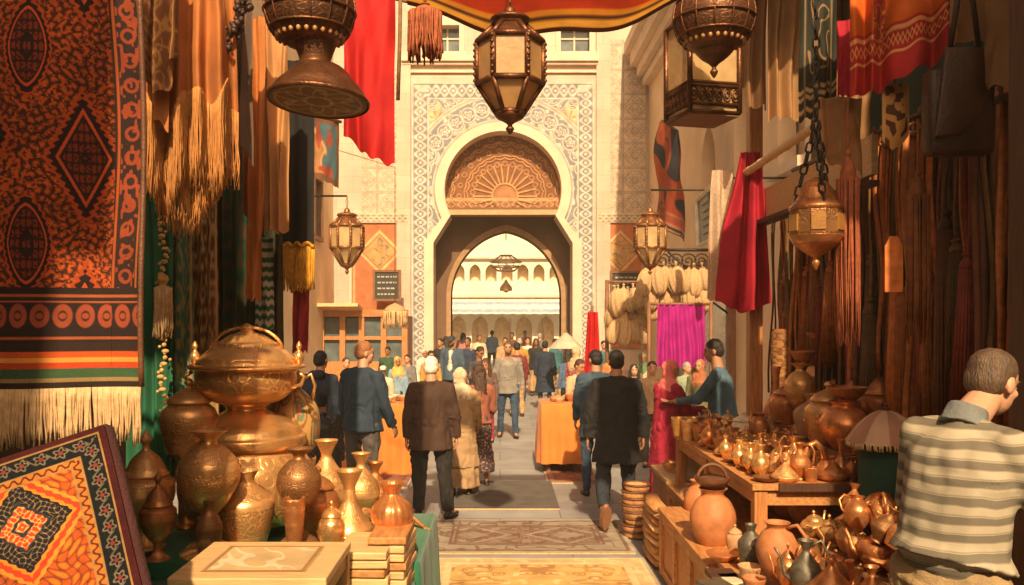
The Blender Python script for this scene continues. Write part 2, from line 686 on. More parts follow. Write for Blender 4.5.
def stone_mat(name, c1, c2, mort, bw=1.0, rh=0.5, ms=0.006, rough=0.85):
    m = bpy.data.materials.new(name)
    m.use_nodes = True
    n, l = m.node_tree.nodes, m.node_tree.links
    b = n['Principled BSDF']
    tc = n.new('ShaderNodeTexCoord')
    sp = n.new('ShaderNodeSeparateXYZ')
    l.new(tc.outputs['Object'], sp.inputs[0])
    ad = n.new('ShaderNodeMath')
    l.new(sp.outputs[0], ad.inputs[0])
    l.new(sp.outputs[1], ad.inputs[1])
    cb = n.new('ShaderNodeCombineXYZ')
    l.new(ad.outputs[0], cb.inputs[0])
    l.new(sp.outputs[2], cb.inputs[1])
    br = n.new('ShaderNodeTexBrick')
    br.inputs['Scale'].default_value = 1.0
    br.inputs['Brick Width'].default_value = bw
    br.inputs['Row Height'].default_value = rh
    br.inputs['Mortar Size'].default_value = ms
    br.inputs['Color1'].default_value = (*c1, 1)
    br.inputs['Color2'].default_value = (*c2, 1)
    br.inputs['Mortar'].default_value = (*mort, 1)
    l.new(cb.outputs[0], br.inputs['Vector'])
    no = n.new('ShaderNodeTexNoise')
    no.inputs['Scale'].default_value = 0.8
    no.inputs['Detail'].default_value = 9
    no.inputs['Roughness'].default_value = 0.65
    l.new(tc.outputs['Object'], no.inputs['Vector'])
    mr = n.new('ShaderNodeMapRange')
    mr.inputs[1].default_value = 0.3
    mr.inputs[2].default_value = 0.7
    mr.inputs[3].default_value = 0.8
    mr.inputs[4].default_value = 1.12
    l.new(no.outputs[0], mr.inputs[0])
    hs = n.new('ShaderNodeHueSaturation')
    l.new(br.outputs[0], hs.inputs['Color'])
    l.new(mr.outputs[0], hs.inputs['Value'])
    l.new(hs.outputs[0], b.inputs['Base Color'])
    b.inputs['Roughness'].default_value = rough
    b.inputs['Specular IOR Level'].default_value = 0.2
    bp = n.new('ShaderNodeBump')
    bp.inputs['Strength'].default_value = 0.3
    bp.inputs['Distance'].default_value = 0.02
    n2 = n.new('ShaderNodeTexNoise')
    n2.inputs['Scale'].default_value = 12
    n2.inputs['Detail'].default_value = 6
    l.new(tc.outputs['Object'], n2.inputs['Vector'])
    l.new(n2.outputs[0], bp.inputs['Height'])
    l.new(bp.outputs[0], b.inputs['Normal'])
    return m


M['stone'] = stone_mat('cream_stone', (0.60, 0.475, 0.37), (0.56, 0.44, 0.34), (0.45, 0.35, 0.25))
M['plaster'] = mat('cream_plaster', (0.74, 0.56, 0.36), 0.9, 0, 0.14, 0.9, 0.2, 14)
M['cream'] = mat('cream_moulding', (0.66, 0.52, 0.38), 0.8, 0, 0.1, 2, 0.15, 30)
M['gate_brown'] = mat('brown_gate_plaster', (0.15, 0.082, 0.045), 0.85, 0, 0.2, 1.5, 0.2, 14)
M['court'] = mat('pale_court_plaster', (0.84, 0.72, 0.52), 0.9, 0, 0.1, 0.7, 0.1, 10)
M['carved'] = vmat('carved_stucco', 0.85, 0.3, 60)
M['tile'] = vmat('glazed_tile', 0.5, 0.15, 60)
M['terra_wall'] = mat('terracotta_wall', (0.42, 0.15, 0.06), 0.8, 0, 0.15, 2, 0.2, 20)
M['cord'] = mat('hemp_cord', (0.22, 0.12, 0.05), 0.85, 0, 0.3, 40)

D = 26.0
S = D / F
gate = thing('palace_gate', 'cream stone gateway with carved horseshoe arch closing off the square', 'gateway', (0, D, 0))
cx0, cz0, r0 = PX(503, D), PZ(190, D), 59 * S


def horseshoe(off=0.0, n=72, base=0.0):
    """points of the arch outline from the left foot over the top to the right foot, grown outwards by off."""
    zc = PZ(216, D)
    zs = PZ(243, D)
    xj = 70 * S + off
    r = r0 + off
    za = zc - cz0 - off * 0.3
    a0 = math.asin(max(-1, za / r))
    pts = [(cx0 - xj, base + (zs - base) * i / 14) for i in range(14)]
    pts.append((cx0 - xj, zs))
    for i in range(n + 1):
        a = (PI - a0) - (PI - 2 * a0) * i / n
        pts.append((cx0 + r * math.cos(a), cz0 + r * math.sin(a)))
    pts.append((cx0 + xj, zs))
    pts += [(cx0 + xj, zs - (zs - base) * (i + 1) / 14) for i in range(14)]
    return pts


# facade wall: one slab with the arch hole and the upper window holes
WIN = [(575, 39, 15, 13), (447, 39, 13, 13), (503, 39, 15, 13)]
holes = [horseshoe(0.0, 48, 0.02)]
wrects = []
for px, py, hw, hh in WIN:
    x0, x1 = PX(px - hw, D), PX(px + hw, D)
    z0, z1 = PZ(py + hh, D), PZ(py - hh, D)
    wrects.append((x0, x1, z0, z1))
    holes.append([(x0, z0), (x1, z0), (x1, z1), (x0, z1)])
w = MB().holed([(-9, 0), (9, 0), (9, 12.3), (-9, 12.3)], holes, D, D + 0.9)
obj('wall', w, M['stone'], gate, False)
for x0, x1, z0, z1 in wrects:
    f = MB()
    t = 0.13
    for a, b, c, d in ((x0 - t, x0 + 0.02, z0, z1), (x1 - 0.02, x1 + t, z0, z1), (x0 - t, x1 + t, z1 + 0.003, z1 + t), (x0 - t - .06, x1 + t + .06, z0 - t, z0 - 0.003)):
        f.box(((a + b) / 2, D - 0.03, (c + d) / 2), (b - a, 0.12, d - c))
    fo = obj('window', f, M['cream'], gate, False)
    q = MB()
    q.box(((x0 + x1) / 2, D + 0.3, (z0 + z1) / 2), (x1 - x0, 0.03, z1 - z0))
    obj('pane', q, M['window'], fo, False)
    q = MB()
    q.box(((x0 + x1) / 2, D + 0.26, (z0 + z1) / 2), (0.05, 0.05, z1 - z0))
    q.box(((x0 + x1) / 2, D + 0.262, z0 + (z1 - z0) * .6), (x1 - x0, 0.05, 0.05))
    obj('mullion', q, M['cream'], fo, False)
# string course
c = MB()
for z, h, pr in ((PZ(60, D), 0.16, 0.22), (PZ(64, D), 0.10, 0.14), (PZ(72, D), 0.07, 0.08)):
    c.box((0.0, D - pr / 2, z), (PX(598, D) * 2, pr, h))
obj('string_course', c, M['cream'], gate, False)
# flat pilaster strips that frame the arch panel
for px in (404, 603):
    c = MB()
    c.box((PX(px, D), D - 0.06, 6.1), (0.42, 0.12, 12.2))
    obj('pilaster', c, M['stone'], gate, False)

# carved panel round the arch (relief + two stucco tones)
RX0, RX1, RZ1 = PX(412, D), PX(594, D), PZ(83, D)


def carved_pos_col():
    inner = horseshoe(8.5 * S, 200, 0.0)
    A = np.array(inner)
    d = np.r_[0, np.cumsum(np.hypot(*np.diff(A, axis=0).T))]
    NU, NV = 1300, 120
    s = np.linspace(0, d[-1], NU)
    ix, iz = np.interp(s, d, A[:, 0]), np.interp(s, d, A[:, 1])
    # outer target: rectangle boundary hit by a ray from the arch centre (or straight sideways under it)
    dx, dz = ix - cx0, iz - cz0
    ox, oz = np.empty(NU), np.empty(NU)
    for i in range(NU):
        if iz[i] < cz0:
            ox[i] = RX0 if dx[i] < 0 else RX1
            oz[i] = iz[i]
        else:
            tx = ((RX1 - cx0) / dx[i]) if dx[i] > 1e-6 else (((RX0 - cx0) / dx[i]) if dx[i] < -1e-6 else 1e9)
            tz = (RZ1 - cz0) / dz[i] if dz[i] > 1e-6 else 1e9
            t = min(tx, tz)
            ox[i], oz[i] = cx0 + dx[i] * t, cz0 + dz[i] * t
    V = np.linspace(0, 1, NV)[:, None]
    X = ix + (ox - ix) * V
    Z = iz + (oz - iz) * V
    u = np.broadcast_to(s, X.shape)
    de = np.minimum(np.minimum(X - RX0, RX1 - X), RZ1 - Z)            # distance from the panel's edge
    dc = np.hypot(X - cx0, Z - cz0) - r0                              # distance from the arch circle
    below = Z < cz0
    dc = np.where(below, np.abs(X - cx0) - np.maximum(70 * S, 0), dc)
    dc = np.where(below & (Z > PZ(245, D)), np.minimum(np.hypot(X - cx0, Z - cz0) - r0, 9), dc)
    C = np.zeros(X.shape + (3,)) + np.array((0.58, 0.485, 0.39))
    H = np.zeros(X.shape)
    blue = (0.165, 0.19, 0.22)
    along = np.where(X - RX0 < 0.5, Z, np.where(RX1 - X < 0.5, Z, X))
    # outer border: double wave interlace
    bw = 0.52
    k = 2 * PI / 0.52
    mid = de - bw / 2
    wv = np.minimum(np.abs(mid - 0.15 * np.sin(along * k)), np.abs(mid + 0.15 * np.sin(along * k)))
    bm = (de < bw)
    fill = sm(0.035, 0.06, wv) * (np.abs(mid) < 0.21)
    fill = fill * (1 - line(np.hypot(mid, (((along / 0.26) % 1) - .5) * 0.26), 0.05))
    C = np.where(bm[..., None], mixc(C, blue, fill * 0.9), C)
    H = np.where(bm, 1 - fill, H)
    # arch band: scrolls with rosettes
    b0, b1 = 0.36, 1.02
    am = (dc > b0) & (dc < b1) & ~bm & (Z > 0)
    ang = np.where(below, (cz0 - Z) / (r0 + 0.7) + PI / 2, np.abs(np.arctan2(X - cx0, Z - cz0)))
    per = 0.175
    fu = ((ang / per) % 1 - 0.5) * per * (r0 + 0.7)
    fr = dc - (b0 + b1) / 2
    rr = np.hypot(fu, fr)
    th = np.arctan2(fr, fu)
    ros = np.maximum(line(rr - 0.225, 0.022), np.maximum(line(rr - 0.10 * (1 + 0.35 * np.cos(5 * th)), 0.03), line(np.sin(th * 1.0 + rr * 16), 0.22) * (rr > .13) * (rr < .22)))
    ros = np.maximum(ros, line(rr, 0.04))
    leaf = sm(0.55, 0.62, vnoise(X * 9, Z * 9, seed=3)) * (rr > 0.27)
    f2 = np.clip(1 - np.maximum(ros, leaf), 0, 1)
    C = np.where(am[..., None], mixc(C, blue, f2 * 0.85), C)
    H = np.where(am, 1 - f2, H)
    for dd in (0.30, 1.09):
        q = line(dc - dd, 0.022) * (~bm)
        C = mixc(C, (0.25, 0.23, 0.2), q * 0.7)
    # spandrels: floral scroll and a big palmette
    spn = (dc > 1.16) & ~bm & (Z > cz0 - 1)
    xm = np.abs(X - cx0) * 2.0
    zm = Z * 2.0
    n1 = np.sin(xm * 5.2 + 1.6 * np.sin(zm * 2.3)) * np.sin(zm * 5.0 + 1.6 * np.sin(xm * 2.6))
    n2 = np.sin(xm * 10.4 + 2 * np.sin(zm * 4)) * np.sin(zm * 10 + 2 * np.sin(xm * 4))
    sc = np.maximum(line(n1, 0.13), line(np.abs(n1) - 0.55, 0.10))
    sc = np.maximum(sc, sm(0.72, 0.85, n2))
    f3 = 1 - sc
    C = np.where(spn[..., None], mixc(C, (0.17, 0.195, 0.22), f3 * 0.85), C)
    H = np.where(spn, sc, H)
    for sx in (-1, 1):
        px_, pz_ = cx0 + sx * 2.02, RZ1 - 1.02
        q = np.hypot(X - px_, Z - pz_)
        t = np.arctan2(Z - pz_ + .1, sx * (X - px_))
        pal = q < 0.40 * (0.72 + 0.28 * np.cos(7 * (t - .8)))
        C = np.where((pal & spn)[..., None], mixc(np.zeros(X.shape + (3,)) + np.array((0.66, 0.45, 0.27)), (0.42, 0.22, 0.12), line(np.cos(7 * (t - .8)) * 0.5 + .5, 0.2)), C)
        H = np.where(pal & spn, 1.4, H)
    Y = D - 0.05 - 0.012 * H
    return X, Y, Z, C


_X, _Y, _Z, _C = carved_pos_col()
patgrid('carved_panel', _X.shape[1], _X.shape[0], lambda u, v: (_X, _Y, _Z), lambda u, v: _C, M['carved'], gate)
# plain cream moulding ring round the opening
rg = MB()
i0, i1 = horseshoe(-0.02, 72, 0.0), horseshoe(8.6 * S, 72, 0.0)
A = [(x, D - 0.12, z) for x, z in i0]
B = [(x, D - 0.12, z) for x, z in i1]
rg.strip(A, B)
rg.strip([(x, D + 0.9, z) for x, z in i0], A)
rg.strip(B, [(x, D - 0.04, z) for x, z in i1])
obj('arch_moulding', rg, M['cream'], gate, False)

# tympanum: latticed fan above the lintel, set back
fx, fz = PX(505, D), PZ(194, D)
TY = D + 0.55


def tym_col(X, Z):
    C = np.zeros(X.shape + (3,)) + np.array((0.20, 0.085, 0.035))
    lt = (0.50, 0.26, 0.115)
    q = np.hypot(X - fx, Z - fz)
    t = np.arctan2(Z - fz, X - fx)
    rin, rray = 13 * S, 33 * S
    nr = 13
    tt = ((t / PI * nr) % 1 - 0.5) / nr * PI * q
    m_ = (q < rin) * 0.45 + line(q - rin, 0.03)
    m_ = np.maximum(m_, (q > rin) * (q < rray) * line(np.abs(tt) - PI / nr * q / 2, 0.028))
    # scallops at the ray ends then interlaced petals
    for k, rad in enumerate((rray, rray + .42, rray + .84, rray + 1.2)):
        sh = 0.5 * (k % 2)
        ts = ((t / PI * nr + sh) % 1 - 0.5) / nr * PI * rad
        m_ = np.maximum(m_, (q > rray - .1) * line(np.hypot(ts, (q - rad)) - 0.27, 0.02) * 0.9)
        m_ = np.maximum(m_, line(np.hypot(ts, (q - rad)) - 0.07, 0.02) * .6)
    C = mixc(C, lt, m_ * 0.9)
    C = mixc(C, (0.36, 0.17, 0.08), line(q - 7 * S, 0.08) * .6)
    zb = PZ(197, D)
    band = (Z < zb)
    kk = np.abs(((X / 0.34) % 1) - .5) + np.abs((((Z - zb) / 0.3) % 1) - .5)
    C = np.where(band[..., None], mixc(np.zeros(X.shape + (3,)) + np.array((0.26, 0.12, 0.055)), (0.46, 0.25, 0.12), line(kk - .4, 0.08)), C)
    C = mixc(C, (0.48, 0.28, 0.14), line(Z - zb, 0.05))
    return C, m_


_tx0, _tx1, _tz0, _tz1 = PX(436, D), PX(570, D), PZ(209, D), PZ(124, D)


def tym_pos(u, v):
    X = _tx0 + (_tx1 - _tx0) * u
    Z = _tz1 + (_tz0 - _tz1) * v
    return X, TY - 0.03 * tym_col(X, Z)[1], Z


patgrid('tympanum', 330, 220, tym_pos, lambda u, v: tym_col(_tx0 + (_tx1 - _tx0) * u, _tz1 + (_tz0 - _tz1) * v)[0], vmat('carved_cedar', 0.7, 0.3, 60), gate)
c = MB().box((cx0, D + 0.40, PZ(211.5, D)), (PX(569, D) - PX(437, D), 0.5, 5 * S))
obj('lintel', c, mat('carved_cedar_lintel', (0.50, 0.29, 0.14), 0.7), gate, False)


def pointed(xc, hw, zs, za, base, n=26):
    """pointed-arch outline (two arcs), left foot to right foot."""
    h = za - zs
    r = (h * h + hw * hw) / (2 * hw)
    pts = [(xc - hw, base)]
    amax = math.acos((r - hw) / r)
    for i in range(n + 1):
        a = amax * i / n
        pts.append((xc - hw + r - r * math.cos(a), zs + r * math.sin(a)))
    for i in range(n - 1, -1, -1):
        a = amax * i / n
        pts.append((xc + hw - r + r * math.cos(a), zs + r * math.sin(a)))
    pts.append((xc + hw, base))
    return pts


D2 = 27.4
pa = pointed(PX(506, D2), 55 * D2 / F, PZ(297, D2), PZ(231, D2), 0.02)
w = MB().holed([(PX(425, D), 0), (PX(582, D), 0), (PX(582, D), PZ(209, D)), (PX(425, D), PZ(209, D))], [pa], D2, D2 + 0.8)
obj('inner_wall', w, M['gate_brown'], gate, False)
rg = MB()
pb = pointed(PX(506, D2), 59.5 * D2 / F, PZ(297, D2), PZ(225, D2), 0.02)
rg.strip([(x, D2 - 0.08, z) for x, z in pa], [(x, D2 - 0.08, z) for x, z in pb])
rg.strip([(x, D2 + 0.8, z) for x, z in pa], [(x, D2 - 0.08, z) for x, z in pa])
rg.strip([(x, D2 - 0.08, z) for x, z in pb], [(x, D2 + 0.01, z) for x, z in pb])
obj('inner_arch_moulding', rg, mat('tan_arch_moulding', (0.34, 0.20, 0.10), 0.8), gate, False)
# soffit and sides of the porch between outer and inner wall
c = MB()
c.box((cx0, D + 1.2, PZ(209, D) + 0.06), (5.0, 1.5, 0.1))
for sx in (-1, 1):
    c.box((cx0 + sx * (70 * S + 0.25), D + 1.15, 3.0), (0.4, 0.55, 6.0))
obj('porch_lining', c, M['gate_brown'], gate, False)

# zellij strips (faint) and terracotta tile panels on the facade
def zell_col(X, Z, k=0.75):
    C = np.zeros(X.shape + (3,)) + np.array((0.60, 0.45, 0.30))
    a, b = X / k, Z / k
    fx_, fz_ = (a % 1) - .5, (b % 1) - .5
    q = np.hypot(fx_, fz_)
    t = np.arctan2(fz_, fx_)
    st = line(q - 0.30 * (1 + 0.25 * np.cos(8 * t)), 0.028)
    st = np.maximum(st, line(q - 0.14 * (1 + 0.2 * np.cos(8 * t)), 0.03))
    st = np.maximum(st, line(np.abs(fx_) + np.abs(fz_) - .5, .022))
    st = np.maximum(st, line(np.maximum(np.abs(fx_), np.abs(fz_)) - .47, .02))
    C = mixc(C, (0.25, 0.245, 0.235), st * 0.8)
    return mixc(C, (0.52, 0.36, 0.24), (q < .1) * .5)


def panel(name, px0, px1, py0, py1, fn, m, nu, nv, d=D, y=0.04, label=None):
    x0, x1, z0, z1 = PX(px0, d), PX(px1, d), PZ(py1, d), PZ(py0, d)
    X = lambda u: x0 + (x1 - x0) * u
    Z = lambda v: z1 + (z0 - z1) * v
    o = patgrid(name, nu, nv, lambda u, v: (X(u), np.full_like(u, d - y), Z(v)), lambda u, v: fn(X(u), Z(v)), m, gate)
    if label:
        o['label'] = label
    return o


panel('zellij_strip', 362, 398, 66, 214, zell_col, M['tile'], 90, 320)
panel('zellij_strip', 608, 646, 40, 214, zell_col, M['tile'], 90, 360)


def terra_fn(xc, zc, hw, hh):
    def fn(X, Z):
        C = np.zeros(X.shape + (3,)) + np.array((0.46, 0.155, 0.06))
        C = C * (0.86 + 0.28 * fbm(X * 3, Z * 3, 5))[..., None]
        k = 0.33
        g_ = np.maximum(line(((X / k) % 1) - .5, .03), line(((Z / k) % 1) - .5, .03))
        C = mixc(C, (0.36, 0.14, 0.07), g_ * .5)
        q = np.abs(X - xc) + np.abs(Z - zc)
        C = mixc(C, (0.62, 0.42, 0.18), line(q - 0.62, 0.05))
        C = mixc(C, (0.50, 0.28, 0.10), (q < 0.5) * 1.0)
        n_ = vnoise(X * 9, Z * 9, seed=9)
        C = mixc(C, (0.22, 0.16, 0.10), (q < 0.46) * line(n_ - .5, .08))
        C = mixc(C, (0.5, 0.36, 0.2), line(np.abs(X - xc) - hw * .93, .035) * 0.8)
        return C
    return fn


for px0, px1, pc in ((352, 407, 380), (600, 647, 620)):
    hw = (px1 - px0) / 2 * S
    panel('terracotta_tile_panel', px0, px1, 222, 348, terra_fn(PX(pc, D), PZ(252, D), hw, 0), M['tile'], 150, 300, y=0.07)

    def band_fn(X, Z):
        C = np.zeros(X.shape + (3,)) + np.array((0.62, 0.47, 0.30))
        zc = PZ(219, D)
        wv = np.minimum(np.abs(Z - zc - .07 * np.sin(X * 18)), np.abs(Z - zc + .07 * np.sin(X * 18)))
        return mixc(C, (0.27, 0.25, 0.22), sm(.02, .04, wv) * (np.abs(Z - zc) < .11))
    panel('frieze', px0 - 2, px1 + 1, 214, 223, band_fn, M['carved'], 160, 24, y=0.13)
    c = MB()
    c.box((PX((px0 + px1) / 2, D), D - 0.065, PZ(218.5, D)), ((px1 - px0 + 3) * S, 0.12, 9.6 * S))
    for px in (px0 - 1, px1):
        c.box((PX(px, D), D - .05, PZ(282, D)), (0.07, 0.1, (345 - 224) * S))
    obj('panel_frame', c, M['cream'], gate, False)

# ------------------------------------------------------------------ courtyard seen through the gate
DC = 45.0
ct = thing('courtyard_building', 'sunlit pale courtyard building with arcade seen through the pointed arch', 'building', (0, DC, 0))
holes = []
for px in (458, 480, 502, 524, 546, 568, 436):
    holes.append(pointed(PX(px, DC), 8.2 * DC / F, PZ(328, DC), PZ(316, DC), 0.02, 8))
for px in (459, 475, 491, 507, 523, 539, 555):
    x, z = PX(px, DC), PZ(272, DC)
    holes.append(pointed(x, .30, z, z + .42, z - 0.5, 6))
w = MB().holed([(-9, 0), (9, 0), (9, 7.6), (-9, 7.6)], holes, DC, DC + 0.6)
obj('wall', w, M['court'], ct, False)
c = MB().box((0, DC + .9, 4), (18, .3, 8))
obj('back_wall', c, mat('shaded_court_wall', (0.80, 0.64, 0.44), 0.9), ct, False)  # arcade shade put into a darker copy of the court plaster
c = MB()
c.box((0, DC - .15, 7.6), (18.4, .5, .3))
c.box((0, DC - .1, PZ(296, DC)), (18, .3, .16))
c.box((0, DC - .1, PZ(258, DC)), (18, .22, .1))
obj('cornice', c, M['cream'], ct, False)


def aw_col(u, v):
    C = np.zeros(u.shape + (3,)) + np.array((0.74, 0.68, 0.58))
    C = mixc(C, (0.30, 0.38, 0.44), (v > .22) & (v < .42))
    return mixc(C, (0.30, 0.38, 0.44), (v > .7) & (v < .92))


aw = thing('striped_awning', 'blue and white striped awning across the courtyard arcade', 'awning', (0, DC - 1, 0))
patgrid('canopy', 200, 40, lambda u, v: (PX(440, DC) + (PX(572, DC) - PX(440, DC)) * u, DC - 0.1 - 1.3 * v, PZ(299, DC) - .68 * v - .1 * v * v - .03 * np.abs(np.sin(u * 40)) * v), aw_col, M['silk'], aw)
for px in (446, 478, 510, 542, 566):
    obj('post', MB().tube([(PX(px, DC), DC - 1.38, 0), (PX(px, DC), DC - 1.38, PZ(322, DC) + .18)], .04), M['dark_wood'], aw)

# ------------------------------------------------------------------ right building wall along the street
XR = 4.55
rb = thing('street_building', 'cream plaster building with pointed niches and heavy cornice beside the gateway', 'building', (XR, 18, 0))


def side_wall(name, X, thick, y0, y1, ztop, holes, m, root):
    """a wall in the YZ plane; holes are lists of (y, z)."""
    t = MB().holed([(y0, 0), (y1, 0), (y1, ztop), (y0, ztop)], holes, 0, thick)
    t.v = [(X + v[1], v[0], v[2]) for v in t.v]
    t.f = [f[::-1] for f in t.f]
    return obj(name, t, m, root, False)


nich = []
for d, hw, zb, zs, za in ((18.6, .62, 4.75, 5.5, 6.35), (15.9, .62, 4.6, 5.6, 6.6), (13.3, .62, 4.6, 5.6, 6.6), (22.3, .5, 4.9, 5.5, 6.2)):
    nich.append(pointed(d, hw, zs, za, zb, 10))
side_wall('wall', XR, 0.3, 9.2, D - 0.01, 14, nich, M['plaster'], rb)
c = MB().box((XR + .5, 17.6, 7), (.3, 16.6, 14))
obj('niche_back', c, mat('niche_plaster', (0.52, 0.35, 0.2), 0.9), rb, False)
c = MB()
for z, h, pr in ((9.95, .4, .62), (9.6, .28, .42), (9.3, .22, .24), (10.3, .3, .8)):
    c.box((XR - pr / 2, 17.5, z), (pr, 16.4, h))
obj('cornice', c, M['cream'], rb, False)
for d in (18.6, 15.9, 13.3):
    obj('sill', MB().box((XR - .07, d, 4.62 if d > 18 else 4.46), (.18, 1.5, .16)), M['cream'], rb, False)
# ground-floor shop opening in timber
c = MB()
for d in (16.5, 19.5, 22.5):
    c.box((XR - .06, d, 1.6), (.16, .22, 3.2))
c.box((XR - .06, 19.5, 3.28), (.2, 6.4, .22))
obj('shop_frame', c, M['mid_wood'], rb, False)
c = MB()
for d in (18, 21):
    c.box((XR - .02, d, 1.6), (.03, 2.7, 3.1))
obj('shop_window', c, M['window'], rb, False)

# left building wall
XL = -5.1
lb = thing('corner_building', 'plain cream plaster building behind the hanging textiles on the market street', 'building', (XL, 18, 0))
wl = []
for d in (20.5, 23.6):
    wl.append([(d - .5, 4.4), (d + .5, 4.4), (d + .5, 6), (d - .5, 6)])
side_wall('wall', XL - .3, 0.3, 10.5, D - 0.01, 12, wl, M['plaster'], lb)
for d in (20.5, 23.6):
    q = MB().box((XL - .2, d, 5.2), (.04, 1, 1.6))
    fo = obj('window', q, M['window'], lb, False)
    q = MB()
    for y in (d - .5, d + .5):
        q.box((XL, y, 5.2), (.16, .12, 1.7))
    for z in (4.36, 6.04):
        q.box((XL, d, z), (.18, 1.12, .12))
    obj('frame', q, M['mid_wood'], fo, False)

# wooden shop front against the gate wall, left of the arch
DS = 24.6
sf = thing('wooden_shop_front', 'brown timber shop front with glazed panels and narrow shelf roof under the tile panel', 'shop front', (-4, DS, 0))
c = MB()
zt = PZ(316, DS)
for px in (302, 322, 343, 362, 384, 405):
    c.box((PX(px, DS), DS, zt / 2), (.16, .2, zt))
c.box((PX(353, DS), DS - .01, zt + .08), (PX(408, DS) - PX(298, DS), .24, .2))
c.box((PX(353, DS), DS - .01, .45), (PX(404, DS) - PX(300, DS), .16, .9))
c.box((PX(353, DS), DS - .008, PZ(338, DS)), (PX(404, DS) - PX(300, DS), .14, .1))
obj('frame', c, M['wood_v'], sf, False)
c = MB().box((PX(353, DS), DS + .06, zt / 2), (PX(405, DS) - PX(300, DS), .03, zt - .1))
obj('glazing', c, M['window'], sf, False)
c = MB().box((PX(330, DS), DS - .4, zt + .24), (PX(362, DS) - PX(296, DS), 1.0, .09), rx=R(-8))
obj('shelf_roof', c, M['pale_wood'], sf, False)
c = MB().box((PX(353, DS), DS + .7, zt / 2), (PX(408, DS) - PX(298, DS), 1.2, zt))
obj('cabinet', c, M['mid_wood'], sf, False)

# dark chalk boards with faint lines of writing
def board(px0, px1, py0, py1, d, label):
    x0, x1, z0, z1 = PX(px0, d), PX(px1, d), PZ(py1, d), PZ(py0, d)
    t = thing('menu_board', label, 'sign', ((x0 + x1) / 2, d, z0))
    obj('panel', MB().box(((x0 + x1) / 2, d, (z0 + z1) / 2), (x1 - x0, .05, z1 - z0)), mat('dark_board', (0.035, 0.04, 0.035), .7), t, False)
    f = MB()
    for x in (x0, x1):
        f.box((x, d - .01, (z0 + z1) / 2), (.07, .09, z1 - z0 + .07))
    for z in (z0, z1):
        f.box(((x0 + x1) / 2, d - .012, z), (x1 - x0 - .07, .088, .07))
    obj('frame', f, M['mid_wood'], t, False)
    q = MB()
    r_ = random.Random(int(px0))
    for i in range(4):
        z = z1 - (z1 - z0) * (.2 + .2 * i)
        x = x0 + (x1 - x0) * .14
        while x < x1 - (x1 - x0) * .2:
            wd = r_.uniform(.04, .12)
            q.box((x + wd / 2, d - .032, z), (wd, .012, .045))
            x += wd + .035
    obj('writing', q, mat('chalk', (.42, .38, .3), .9), t, False)


board(374, 400, 271, 300, 24.9, 'dark board with faint chalk lines on the orange tile panel beside the shop front')
board(611, 641, 272, 300, 24.9, 'dark board with faint chalk lines beside the hanging raffia pouches')

# ------------------------------------------------------------------ hanging chandelier in the gate passage
ch = thing('chandelier', 'pale tiered wire chandelier hanging in the bright pointed arch', 'chandelier', P(506, 232, 29))
dch = 29.0
xc, zt_, zr = PX(506, dch), PZ(228, dch), PZ(262, dch)
m_ch = mat('grey_chandelier_metal', (.70, .55, .36), .6, 0)
c = MB().tube([(xc, dch, PZ(206, dch)), (xc, dch, zr + .75)], .02)
obj('rod', c, m_ch, ch)
c = MB()
for rad, z in ((.52, zr), (.5, zr - .16), (.3, zr - .30), (.2, zr + .22)):
    c.tube([(xc + rad * math.cos(a * PI / 12), dch + rad * math.sin(a * PI / 12), z) for a in range(25)], .026, 6)
obj('ring', c, m_ch, ch)
c = MB()
for k in range(12):
    a = k * PI / 6
    cs, sn = math.cos(a), math.sin(a)
    c.tube([(xc + .20 * cs, dch + .20 * sn, zr + .22), (xc + .52 * cs, dch + .52 * sn, zr), (xc + .5 * cs, dch + .5 * sn, zr - .16), (xc + .3 * cs, dch + .3 * sn, zr - .30)], .012, 5)
obj('wire_frame', c, m_ch, ch)
c = MB().lathe([(.02, zr - 1.05), (.1, zr - 1.0), (.22, zr - .98), (.2, zr - .85), (.08, zr - .7), (.02, zr - .6)], (xc, dch, 0), 12)
obj('bell', c, mat('warm_glass_bell', (.6, .4, .2), .4), ch)

# ------------------------------------------------------------------ stall structures
def stall(label, x_in, x_out, y0, y1, zr_in, zr_out, posts, back):
    t = thing('market_stall', label, 'stall', ((x_in + x_out) / 2, (y0 + y1) / 2, 0))
    sx = 1 if x_out > x_in else -1
    m = MB()
    m.add([(x_in, y0, zr_in), (x_out, y0, zr_out), (x_out, y1, zr_out), (x_in, y1, zr_in)] + [(x_in, y0, zr_in + .05), (x_out, y0, zr_out + .05), (x_out, y1, zr_out + .05), (x_in, y1, zr_in + .05)],
          [(0, 1, 2, 3), (7, 6, 5, 4), (0, 4, 5, 1), (1, 5, 6, 2), (2, 6, 7, 3), (3, 7, 4, 0)])
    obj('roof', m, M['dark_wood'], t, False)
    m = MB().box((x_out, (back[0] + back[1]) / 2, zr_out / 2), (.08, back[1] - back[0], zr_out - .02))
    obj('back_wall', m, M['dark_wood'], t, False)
    for x, y in posts:
        zz = zr_in + (zr_out - zr_in) * (x - x_in) / (x_out - x_in)
        obj('post', MB().box((x, y, zz / 2), (.12, .12, zz)), M['wood_v'], t, False, bevel=.008)
    for y in np.arange(y0 + .2, y1, .9):
        m = MB()
        m.tube([(x_in, y, zr_in - .05), (x_out, y, zr_out - .05)], .045, 6)
        obj('rafter', m, M['mid_wood'], t)
    return t


